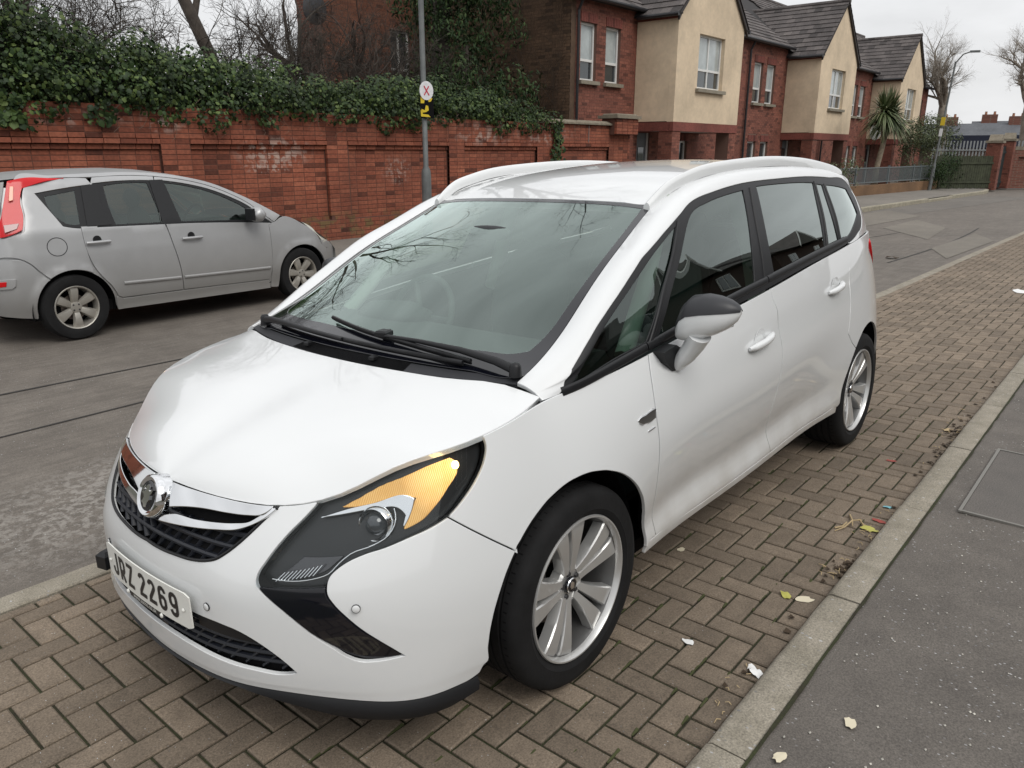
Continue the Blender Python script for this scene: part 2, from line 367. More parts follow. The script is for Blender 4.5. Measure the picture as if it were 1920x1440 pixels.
def ribbon(mb, S, path, w, h, off=0., step=.02, n=6, flipy=False, ends=True):
    # bar of half-round section swept along a path lying on the surface
    P2 = curvy(path, step, 60, closed=False); p = S.pos(P2)+0; nn = S.nor(P2); p = p+nn*off
    V = []; F = []; k = n+1
    W = w if hasattr(w, '__len__') else (w, w)
    for i in range(len(p)):
        d = p[min(i+1, len(p)-1)]-p[max(i-1, 0)]; d = d/max(np.linalg.norm(d), 1e-9); b = np.cross(nn[i], d); b = b/np.linalg.norm(b)
        ww = W[0]+(W[1]-W[0])*i/max(1, len(p)-1)
        for a in range(k):
            t = math.pi*a/n; x = -math.cos(t)*ww/2; y = h*(math.sin(t)**.6)
            q = p[i]+b*x+nn[i]*y; V.append(q*[1,-1,1] if flipy else q)
    for i in range(len(p)-1):
        for a in range(n): F.append((i*k+a, i*k+a+1, (i+1)*k+a+1, (i+1)*k+a))
    if ends: F.append(tuple(range(k))); F.append(tuple((len(p)-1)*k+a for a in range(k)))
    mb.add(V, F)

# ------------------------------------------------------------------ materials of the cars
M_white = mat('white_paint', (.70,.715,.72), .30, coat=1.0, spec=.45)
t_, n_, l_, b_ = nodes(M_white)      # film of road dirt low on the doors and sills, deepened to paint in the brown reflection; in car coordinates
tcn = n_.new('ShaderNodeTexCoord'); g_ = n_.new('ShaderNodeSeparateXYZ'); l_.new(tcn.outputs['Object'], g_.inputs[0])
r_ = n_.new('ShaderNodeMapRange'); r_.inputs[1].default_value = .62; r_.inputs[2].default_value = .30; r_.inputs[3].default_value = 0; r_.inputs[4].default_value = 1.1; l_.new(g_.outputs[2], r_.inputs[0])
x_ = n_.new('ShaderNodeMapRange'); x_.inputs[1].default_value = .1; x_.inputs[2].default_value = -.5; l_.new(g_.outputs[0], x_.inputs[0])
nn_ = n_.new('ShaderNodeTexNoise'); nn_.inputs['Scale'].default_value = 6; nn_.inputs['Detail'].default_value = 6; l_.new(tcn.outputs['Object'], nn_.inputs['Vector'])
a_ = n_.new('ShaderNodeMath'); a_.operation = 'MULTIPLY'; l_.new(r_.outputs[0], a_.inputs[0]); l_.new(nn_.outputs[0], a_.inputs[1])
a2_ = n_.new('ShaderNodeMath'); a2_.operation = 'MULTIPLY'; l_.new(a_.outputs[0], a2_.inputs[0]); l_.new(x_.outputs[0], a2_.inputs[1])
m_ = n_.new('ShaderNodeMix'); m_.data_type = 'RGBA'; m_.inputs[6].default_value = (.70,.715,.72,1); m_.inputs[7].default_value = (.36,.33,.29,1); l_.new(a2_.outputs[0], m_.inputs[0]); l_.new(m_.outputs[2], b_.inputs['Base Color'])
M_trim = mat('black_plastic_trim', (.011,.0115,.013), .45, spec=.35)
M_gloss = mat('gloss_black', (.004,.0045,.008), .10, coat=.6, spec=.4)
M_black = mat('matt_black', (.004,.004,.0045), .85, spec=.15)
M_grille = mat('grille_plastic', (.014,.016,.022), .40, spec=.4)
M_cowl = mat('cowl_plastic', (.026,.027,.031), .6, spec=.35)
M_chrome = mat('chrome', (.78,.79,.80), .06, metal=1.)
M_alloy = mat('silver_alloy_paint', (.56,.56,.55), .30, metal=.6, coat=.4)
M_tyre = mat('tyre_rubber', (.0095,.0095,.010), .82, spec=.25, noise=[(9,.8,1.4)], bump=(60,.25,.004))
M_disc = mat('brake_disc_steel', (.20,.17,.15), .45, metal=.9)
M_dark = mat('dark_metal', (.03,.03,.032), .5)
M_ws = glass('windscreen_glass', (.66,.78,.71), 1.52, k=2.5, gcol=(.86,1,.95))
M_tint = glass('privacy_glass', (.035,.045,.042), 1.52, k=2.2, gcol=(.92,1,.97))
M_sideg = glass('side_glass', (.30,.40,.35), 1.52, k=2.2, gcol=(.90,1,.96))
M_lens = glass('clear_lens', (.92,.94,.95), 1.42, k=.9)
M_amber = mat('lit_amber_reflector', (.55,.34,.12), .25, metal=.6, emit=((1.,.46,.08), .55))
_t, _n, _l, _b = nodes(M_amber); _c = _n.new('ShaderNodeTexCoord'); _mp = _n.new('ShaderNodeMapping'); _mp.inputs['Rotation'].default_value = (0, .5, .6); _l.new(_c.outputs['Object'], _mp.inputs[0])
_w = _n.new('ShaderNodeTexWave'); _w.inputs['Scale'].default_value = 62; _w.inputs['Distortion'].default_value = 1.2; _w.inputs['Detail'].default_value = 1; _l.new(_mp.outputs[0], _w.inputs[0])
_q = _n.new('ShaderNodeTexNoise'); _q.inputs['Scale'].default_value = 16; _q.inputs['Detail'].default_value = 4; _l.new(_c.outputs['Object'], _q.inputs[0])
_a = _n.new('ShaderNodeMath'); _a.operation = 'MULTIPLY'; _l.new(_w.outputs[1], _a.inputs[0]); _l.new(_q.outputs[0], _a.inputs[1])
_r = _n.new('ShaderNodeValToRGB'); _r.color_ramp.elements[0].color = (.62,.27,.055,1); _r.color_ramp.elements[0].position = .05; _r.color_ramp.elements[1].color = (1.,.66,.28,1); _r.color_ramp.elements[1].position = .5; _x = _r.color_ramp.elements.new(.25); _x.color = (.88,.42,.09,1)
_l.new(_a.outputs[0], _r.inputs[0]); _l.new(_r.outputs[0], _b.inputs['Emission Color'])
_s = _n.new('ShaderNodeVectorMath'); _s.operation = 'ABSOLUTE'; _l.new(_c.outputs['Object'], _s.inputs[0]); _d = _n.new('ShaderNodeVectorMath'); _d.operation = 'DISTANCE'; _d.inputs[1].default_value = (.395, .765, .855); _l.new(_s.outputs[0], _d.inputs[0])
_f2 = _n.new('ShaderNodeMapRange'); _f2.inputs[1].default_value = .015; _f2.inputs[2].default_value = .16; _f2.inputs[3].default_value = 1.5; _f2.inputs[4].default_value = .34; _l.new(_d.outputs['Value'], _f2.inputs[0]); _l.new(_f2.outputs[0], _b.inputs['Emission Strength'])
M_bulb = mat('lit_indicator_bulb', (1,.8,.4), .3, emit=((1.,.66,.22), 9.0))
M_red = mat('red_lamp_plastic', (.55,.004,.008), .2, coat=.3, spec=.3)
M_redp = mat('pale_red_lamp_plastic', (.62,.16,.17), .12, coat=1.)
M_plate = mat('number_plate_white', (.72,.72,.68), .35)
M_char = mat('plate_character_black', (.012,.012,.014), .4)
M_seat = mat('grey_seat_fabric', (.05,.052,.058), .9)
M_dash = mat('dashboard_plastic', (.035,.037,.04), .7)
M_liner = mat('light_pillar_lining', (.42,.46,.42), .8)
M_mirr = mat('mirror_cap_grey', (.030,.031,.035), .42, spec=.4)
FEAT = {"headlight":[[0.641,0.772],[0.697,0.772],[0.749,0.772],[0.809,0.772],[0.867,0.772],[0.926,0.772],[0.989,0.772],[1.049,0.772],[1.105,0.772],[1.151,0.772],[1.159,0.737],[1.146,0.704],[1.102,0.652],[1.054,0.614],[0.998,0.579],[0.945,0.566],[0.881,0.560],[0.820,0.557],[0.760,0.559],[0.720,0.552],[0.69,0.537],[0.664,0.511],[0.654,0.476],[0.465,0.475],[0.462,0.494],[0.467,0.522],[0.488,0.571],[0.517,0.626],[0.553,0.678],[0.596,0.725]],"bezel":[[0.654,0.476],[0.654,0.451],[0.670,0.408],[0.700,0.355],[0.735,0.302],[0.780,0.247],[0.816,0.206],[0.842,0.176],[0.804,0.171],[0.766,0.168],[0.728,0.171],[0.700,0.187],[0.665,0.224],[0.629,0.263],[0.584,0.320],[0.539,0.379],[0.500,0.427],[0.479,0.454],[0.465,0.475]],"fog":[[0.632,0.267],[0.668,0.278],[0.706,0.280],[0.752,0.270],[0.779,0.239],[0.787,0.209],[0.767,0.187],[0.728,0.181],[0.701,0.196],[0.665,0.232]],"grille_side":[[0.0,0.507],[0.081,0.504],[0.156,0.509],[0.225,0.516],[0.287,0.532],[0.324,0.550],[0.352,0.576],[0.384,0.613],[0.423,0.665],[0.450,0.702],[0.497,0.759],[0.509,0.772]],"lgrille":[[0.248,0.29],[0.343,0.290],[0.407,0.273],[0.437,0.253],[0.498,0.194],[0.558,0.110],[0.518,0.103],[0.427,0.104],[0.319,0.116],[0.178,0.120],[0.013,0.123]],"lgr_tip_split":[],"seam":[[0.998,0.579],[1.073,0.505],[1.175,0.394],[1.202,0.368]],"bar_top":[[0.064,0.747],[0.182,0.753],[0.304,0.760],[0.419,0.767],[0.492,0.764],[0.477,0.749],[0.457,0.735],[0.407,0.727],[0.336,0.722],[0.239,0.715],[0.100,0.680]],"bar_low":[[0.054,0.625],[0.109,0.657],[0.212,0.668],[0.292,0.679],[0.364,0.692],[0.413,0.705],[0.447,0.731],[0.493,0.762],[0.505,0.762],[0.467,0.725],[0.423,0.694],[0.378,0.672],[0.299,0.654],[0.177,0.631],[0.047,0.611]],"sensor_a":[[0.297,0.350]],"sensor_b":[[0.730,0.389]],"emblem":[[1.790,0.579],[1.804,0.584],[1.839,0.585],[1.883,0.59],[1.891,0.584],[1.885,0.552],[1.829,0.553],[1.805,0.558],[1.793,0.568]],"badge2":[[1.831,0.523],[1.875,0.524],[1.878,0.518],[1.833,0.516]],"handle1":[[2.660,0.588],[2.908,0.589]],"handle2":[[3.730,0.613],[4.005,0.603]],"hl_amber":[[0.696,0.740],[0.746,0.745],[0.807,0.748],[0.897,0.74],[0.979,0.744],[1.051,0.745],[1.072,0.725],[1.061,0.692],[1.023,0.659],[0.975,0.619],[0.927,0.592],[0.871,0.586],[0.894,0.621],[0.920,0.663],[0.893,0.681],[0.835,0.698],[0.771,0.712]],"hl_chrome":[[0.636,0.721],[0.707,0.724],[0.803,0.703],[0.893,0.683],[0.915,0.665],[0.905,0.638],[0.875,0.595],[0.870,0.595],[0.882,0.625],[0.862,0.656],[0.801,0.684],[0.728,0.706]],"hl_proj":[[0.792,0.640]],"hl_low":[[0.503,0.509],[0.610,0.517],[0.650,0.532],[0.680,0.557],[0.701,0.573],[0.584,0.589],[0.539,0.541]],"hl_line":[[0.852,0.660],[0.854,0.626],[0.828,0.588],[0.786,0.577],[0.721,0.573],[0.690,0.552],[0.660,0.521],[0.620,0.508],[0.504,0.508]],"door_f":[[1.948,0.772],[1.912,0.670],[1.894,0.548],[1.900,0.438],[1.912,0.297],[1.930,0.134],[1.936,0.042]],"door_m":[[2.927,0.771],[2.917,0.681],[2.942,0.624],[2.947,0.52],[2.942,0.328],[2.937,0.209],[2.957,0.109],[2.967,0.032]],"door_r":[[4.030,0.768],[4.015,0.661],[3.956,0.591],[3.91,0.486],[3.862,0.382]],"arch_f1":[[1.070,0.010],[1.070,0.049],[1.072,0.088],[1.076,0.126],[1.081,0.164],[1.089,0.202],[1.098,0.238],[1.11,0.273],[1.124,0.306],[1.140,0.337],[1.160,0.366],[1.182,0.392]],"arch_f2":[[1.182,0.392],[1.205,0.415],[1.231,0.436],[1.259,0.454],[1.288,0.469],[1.318,0.482],[1.350,0.491],[1.383,0.498],[1.416,0.502],[1.450,0.502],[1.483,0.500],[1.516,0.495],[1.548,0.486],[1.58,0.475],[1.610,0.460],[1.64,0.443],[1.668,0.423],[1.695,0.4],[1.721,0.374],[1.746,0.346],[1.768,0.316],[1.789,0.285],[1.807,0.252],[1.822,0.217],[1.834,0.182],[1.843,0.146],[1.849,0.109],[1.852,0.072],[1.850,0.035],[1.852,0.0]],"arch_r1":[[3.854,0.0],[3.848,0.024],[3.846,0.050],[3.847,0.076],[3.850,0.101],[3.856,0.126],[3.864,0.150],[3.874,0.174],[3.887,0.197],[3.901,0.219],[3.918,0.240],[3.937,0.26],[3.957,0.278],[3.979,0.295]],"arch_r2":[[3.979,0.295],[4.009,0.314],[4.042,0.331],[4.076,0.345],[4.112,0.357],[4.148,0.365],[4.185,0.370],[4.223,0.373],[4.260,0.373],[4.297,0.37],[4.333,0.364],[4.368,0.355],[4.402,0.344],[4.434,0.33],[4.465,0.313],[4.494,0.295],[4.520,0.274],[4.544,0.251],[4.566,0.226],[4.585,0.200],[4.602,0.173],[4.616,0.145],[4.628,0.115],[4.637,0.085],[4.643,0.055],[4.647,0.024]],"door_r2":[[3.862,0.382],[3.875,0.339],[3.834,0.295],[3.795,0.225],[3.757,0.136],[3.732,0.056],[3.728,0.029]],"ux":[[4.574,0.267],[4.778,0.268]],"nup":[[41.0,0.0]],"dlo":[[-1.975,0.011],[-1.950,0.132],[-1.933,0.260],[-1.904,0.302],[-1.876,0.310],[-1.849,0.313],[-1.822,0.314],[-1.795,0.312],[-1.768,0.309],[-1.741,0.306],[-1.712,0.303],[-1.682,0.300],[-1.651,0.300],[-1.618,0.301],[-1.585,0.302],[-1.552,0.303],[-1.518,0.303],[-1.483,0.303],[-1.447,0.302],[-1.409,0.302],[-1.369,0.303],[-1.323,0.301],[-1.274,0.301],[-1.224,0.302],[-1.168,0.303],[-1.113,0.302],[-1.057,0.302],[-1.000,0.304],[-0.919,0.312],[-0.696,0.305],[-0.369,0.304],[-0.005,0.303],[0.416,0.303],[0.740,0.303],[1.055,0.310],[1.229,0.270],[1.152,0.164],[1.139,0.092],[1.089,0.058],[0.929,0.026],[0.674,0.008],[0.574,0.006],[0.311,0.004],[-0.033,0.005],[-0.426,0.004],[-0.745,0.004],[-1.112,0.004],[-1.309,0.005],[-1.498,0.009],[-1.774,0.026],[-1.953,0.097]],"g1":[[-1.923,0.076],[-1.893,0.150],[-1.862,0.197],[-1.826,0.248],[-1.775,0.254],[-1.719,0.255],[-1.561,0.270],[-1.382,0.271],[-1.219,0.282],[-1.074,0.285],[-1.157,0.240],[-1.349,0.152],[-1.498,0.047]],"g2":[[-1.410,0.041],[-1.273,0.136],[-1.118,0.207],[-0.942,0.278],[-0.775,0.282],[-0.598,0.281],[-0.441,0.281],[-0.470,0.217],[-0.533,0.117],[-0.580,0.024],[-1.025,0.026]],"g3":[[-0.355,0.025],[-0.355,0.112],[-0.322,0.205],[-0.290,0.285],[-0.028,0.284],[0.451,0.275],[0.362,0.176],[0.284,0.028],[-0.077,0.026]],"g4":[[0.343,0.027],[0.408,0.152],[0.491,0.270],[0.575,0.265],[0.530,0.167],[0.515,0.029]],"g5":[[0.577,0.029],[0.583,0.141],[0.636,0.265],[0.840,0.261],[1.017,0.255],[1.03,0.178],[1.046,0.119],[0.911,0.076],[0.772,0.043]],"ws_clear":[[-0.569,0.124],[-0.250,0.157],[0.009,0.162],[0.166,0.163],[0.356,0.164],[0.506,0.157],[0.601,0.162],[0.633,0.181],[0.641,0.214],[0.646,0.344],[0.649,0.564],[0.647,0.767],[0.639,1.016],[0.651,1.139],[0.508,1.148],[0.310,1.138],[-0.071,1.121],[-0.554,1.137],[-0.608,0.992],[-0.599,0.707],[-0.590,0.438],[-0.598,0.220]],"ws_base":[[-0.560,0.044],[-0.265,0.042],[0.016,0.046],[0.240,0.039],[0.369,0.030],[0.527,0.036],[0.669,0.060]],"vent":[[-0.257,0.0],[-0.262,0.057],[-0.034,0.067],[0.296,0.060],[0.305,0.0],[0.056,0.006]],"wip_a":[[0.605,0.057],[0.429,0.139],[0.177,0.173],[0.029,0.170],[-0.25,0.153]],"wip_b":[[-0.521,0.077],[-0.221,0.145],[0.076,0.161],[0.336,0.133],[0.516,0.084]]}
SF = make_surfs(); SL, SU, SW, SR, SB = SF['L'], SF['U'], SF['W'], SF['R'], SF['B']
VM = float(SL.vs[-1])
PHI = math.radians(1.4474)
car = empty('white_people_carrier', (0, .9-.9*math.cos(PHI), -.9*math.sin(PHI)), (PHI, 0, 0))
tag(car, 'white people carrier with lit amber indicator and registration JRZ 2269 parked on the block paving', 'car')
f = FEAT
T2 = lambda L: [tuple(p) for p in L]
hl = T2(f['headlight']); nT = 10; nR = 5; nLo = 8
hlT, hlR, hlL, hlI = hl[:nT], hl[nT:nT+nR], hl[nT+nR:nT+nR+nLo], hl[nT+nR+nLo:]
bez = T2(f['bezel']); gs = T2(f['grille_side']); seam = T2(f['seam'])
archf1, archf2, archr1, archr2 = (T2(f[k]) for k in ('arch_f1', 'arch_f2', 'arch_r1', 'arch_r2')); seam = [tuple(np.array(seam[0])*(1-s_)+np.array(seam[3])*s_) for s_ in (0, .06, .3, .6, .9, 1)]
# wheel-arch flare: a soft lip round each arch
def flare(P, V):
    d = np.zeros(len(P))
    for cx in (.015, -2.76):
        rr = np.hypot(P[:, 0]-cx, P[:, 2]-.336); s = np.clip((rr-.385)/.075, 0, 1); side = np.clip((np.abs(P[:, 1])-.6)/.15, 0, 1)
        d += .011*(1-s*s*(3-2*s))*side*(rr < .47)*np.clip((P[:, 2]-.22)/.14, 0, 1)
    # crease that rises from the front door to the tail lamp
    x, z = P[:, 0], P[:, 2]; zc = .86+(-x)*.105; k = np.clip((-x-.5)/.8, 0, 1)*np.clip((x+3.45)/.35, 0, 1)
    dz = z-zc; d += k*(np.abs(P[:, 1]) > .6)*(.010*np.exp(-(dz/.035)**2)-.009*np.exp(-((dz+.085)/.05)**2))
    # bumper relief: ledge round the lower grille and under the fog lamps
    return d
# front bumper ------------------------------------------------------
BEZD = curvy(bez, .008)
ua = archf1[0][0]
half = [(0, 0.)]+[(u, 0.) for u in np.linspace(.1, ua-.09, 10)]+[(ua-.055, 0.0), (ua-.022, .012)]+archf1[2:]+seam[::-1][1:]+hlL+bez[1:-1]+hlI+[(hlT[0][0], VM), (gs[-1][0], VM)]+gs[::-1][1:]
# lower grille hole, symmetric
lgh = [(0., .292), (.14, .293), (.257, .292), (.346, .287), (.407, .271), (.438, .252), (.499, .195), (.556, .112), (.535, .102), (.428, .099), (.322, .106), (.19, .118), (.08, .126), (0, .128)]
def relief(P, V):
    d = flare(P, V); u, v = np.abs(V[:, 0]), V[:, 1]
    lg = np.array(mirror_half(lgh)); 
    seg = lg[:, None, :]; dd = np.sqrt(((V[None]-seg)**2).sum(2)).min(0); d = d+.0*dd
    d += .012*np.exp(-((v-(.062+.02*np.clip(u-.5, 0, 1)))/.022)**2)*(u < 1.1)
    bz = BEZD; dz = np.sqrt(((np.stack([u, v], 1)[None]-bz[:, None, :])**2).sum(2)).min(0)
    d += -.010*np.exp(-(dz/.035)**2)
    return d
front = panel('front_bumper', SL, mirror_half(half), M_white, car, holes=[mirror_half(lgh)], dis=relief, step=.022, bstep=.01)
# black inner shell behind all lower panels
def shellpath():
    a = [(0, .0)]+[(u, 0.) for u in np.linspace(.1, ua-.02, 8)]+[(ua, 0)]+archf1[1:]+archf2
    ub, uc = archr2[-1][0], archr1[0][0]
    a += [(archf2[-1][0], 0.)]+[(uc-.0, 0.)]
    return a
shell_half = shellpath()+archr1[::1]+archr2+[(archr2[-1][0], 0.), (float(SL.us[-1]), 0.), (float(SL.us[-1]), VM), (0, VM)]
hl_in = [tuple(p) for p in offset(np.array((hlT+hlR+hlL+hlI)[::-1] if area2(hl) < 0 else hl), .02)]
for sgn in (False, True):
    panel('inner_shell', SL, shell_half, M_black, car, holes=[hl_in, [(.0,.55),(.0,.70),(.35,.70),(.30,.56)][::-1]] if False else [hl_in], depth=0, step=.05, off=-.024, flipy=sgn, gap=.04, r=0, bstep=.04, ang=25)
# lower lip spoiler
lipm = MB()
for sgn in (1, -1):
    P = []
    for u in np.linspace(0, ua-.03, 26):
        p = SL.pos([(u, 0.)])[0]; n = SL.nor([(u, .03)])[0]; n[2] = 0; n /= np.linalg.norm(n)
        P.append((p, n, .008+.060*float(np.clip((u-.36)/.30, 0, 1))-.03*float(np.clip((u-.95)/.2, 0, 1))))
    V = []; F = []
    for p, n, h in P:
        for (o_, z_) in ((-.03, .004), (.0, .0), (.010*min(1, h*16), -h*.3), (.006, -h*.75), (-.012, -h), (-.06, -h)):
            q = p+n*o_; V.append((q[0], q[1]*sgn, q[2]+z_))
    for i in range(len(P)-1):
        for k in range(5): F.append((i*6+k, i*6+k+1, (i+1)*6+k+1, (i+1)*6+k))
    lipm.add(V, F)
lipm.build('lip_spoiler', M_trim, car, smooth=40)
# upper grille ------------------------------------------------------
gout = mirror_half(gs+[(0, VM)])
panel('grille_backing', SL, gout, M_black, car, depth=0, step=.05, off=-.030, gap=-.02)
def cells(name, poly, rows, pitch, slant, hh, off):
    mb = MB(); lp = curvy(poly, .02); v0, v1 = lp[:, 1].min(), lp[:, 1].max()
    vs = np.linspace(v0, v1, rows+1)
    def clip(path):      # keep the runs inside the outline
        P = curvy(path, .006, 60, closed=False); ok = inside(lp, P); runs = []; cur = []
        for q, o_ in zip(P, ok):
            if o_: cur.append(tuple(q))
            elif cur: runs.append(cur); cur = []
        if cur: runs.append(cur)
        return [r_ for r_ in runs if len(r_) > 2]
    um = lp[:, 0].max()
    for j, v in enumerate(vs):
        for r_ in clip([(-um, v), (0, v), (um, v)]): ribbon(mb, SL, r_[::3]+[r_[-1]], .017, .017, off, step=.03, n=4)
    for j in range(rows):
        k = -int(um/pitch)-1
        while k*pitch < um+pitch:
            u = (k+.5*(j % 2))*pitch; s = slant*(1 if u >= 0 else -1)
            for r_ in clip([(u-s/2, vs[j]), (u+s/2, vs[j+1])]): ribbon(mb, SL, [r_[0], r_[-1]], .012, .015, off, n=4)
            k += 1
    return mb.build(name, M_grille, car, smooth=50)
gl = mirror_half(gs[:-1]+[(gs[-1][0]-.05, VM-.08), (0, VM-.10)])
cells('grille_mesh', gl, 5, .050, .030, .01, -.026)
# chrome wings: lower rim bar and upper bar, both sides
for sg in (False, True):
    bl = T2(f['bar_low']); bt = T2(f['bar_top'])
    bt = [(u, min(v, VM-.004)) for u, v in bt]; bl = [(u, min(v, VM-.003)) for u, v in bl]; bt = [(u, VM-.004) if i_ < 5 else (u, v) for i_, (u, v) in enumerate(bt)]
    panel('chrome_bar', SL, bt, M_chrome, car, depth=.03, off=.006, gap=0, step=.012, bstep=.006, flipy=sg, ang=50, dis=lambda P, V: .010*np.sin(np.clip((V[:, 1]-.58)/.2, 0, 1)*3.14))
    panel('chrome_bar', SL, bl, M_chrome, car, depth=.02, off=.007, gap=0, step=.010, bstep=.006, flipy=sg, ang=50)
rim = MB()
for sg in (False, True): ribbon(rim, SL, [(u, v+.004) for u, v in gs[:-1]]+[(gs[-1][0]-.004, VM-.01)], .009, .007, -.003, flipy=sg)
rim.build('grille_surround', M_trim, car, smooth=60)
# badge -------------------------------------------------------------
bc_ = Vector((.868, 0, .712)); bn = Vector((.93, 0, .37)).normalized(); R_b = bn.to_track_quat('Z', 'Y').to_matrix()
bm_ = MB(); bm_.lathe([(0,.030),(.045,.030),(.050,.034),(.056,.035),(.062,.029),(.066,.010),(.070,-.03)], axis='Z', n=56)
bm_.V = [R_b @ Vector(v)+bc_ for v in bm_.V]; badge = bm_.build('badge', M_chrome, car, smooth=50)
bf = MB(); bf.lathe([(0,.0325),(.020,.0325),(.044,.0315)], axis='Z', n=48); bf.V = [R_b @ Vector(v)+bc_ for v in bf.V]; bf.build('badge_face', M_gloss, badge, smooth=True)
# griffin holding a flag, in relief
gr_ = [(-.004,-.034),(.010,-.032),(.012,-.018),(.020,-.008),(.018,.004),(.026,.012),(.030,.022),(.020,.020),(.014,.014),(.008,.018),(.010,.028),(.002,.034),(-.006,.030),(-.012,.022),(-.006,.020),(-.010,.010),(-.020,.012),(-.028,.004),(-.018,.002),(-.012,-.006),(-.016,-.016),(-.022,-.022),(-.012,-.024),(-.008,-.026)]
em = MB(); em.prism(gr_, 'Z', .0325, .037); em.prism([(-.034,.006),(-.022,.026),(-.014,.030),(-.020,.014)], 'Z', .0325, .036)
yx = R_b.col[0]; 
em.V = [R_b @ Vector((v.y if False else v[1]*0+v[0], v[1], v[2]))+bc_ for v in em.V]; em.build('badge_emblem', M_chrome, badge)
# lower grille ------------------------------------------------------
lo_ = mirror_half(lgh)
panel('lower_grille_backing', SL, lo_, M_black, car, depth=0, step=.05, off=-.034, gap=-.02)
cells('lower_grille_mesh', [p for p in lo_], 5, .058, .030, .01, -.030)
for sg in (False, True):
    panel('grille_blank', SL, [(.24,.289),(.346,.284),(.405,.268),(.436,.248),(.46,.222),(.36,.228),(.24,.236)], M_trim, car, depth=.012, off=-.006, gap=.002, flipy=sg, ang=30)
# fog lamp bezels ---------------------------------------------------
fog = T2(f['fog'])
for sg in (False, True):
    bzl = panel('fog_bezel', SL, bez, M_gloss, car, depth=.02, off=-.008, flipy=sg, gap=.002, step=.02, bstep=.008, dis=lambda P, V: -.020*np.clip((.30-V[:, 1])/.14, 0, 1)*np.exp(-((V[:, 0]-.68)/.16)**2))
    panel('fog_lamp', SL, fog, mat('fog_lamp_lens', (.020,.020,.018), .12, coat=.8), bzl, depth=.01, off=-.012, flipy=sg, gap=.003, step=.02, dis=lambda P, V: -.020*np.clip((.30-V[:, 1])/.14, 0, 1)*np.exp(-((V[:, 0]-.68)/.16)**2)+.004)
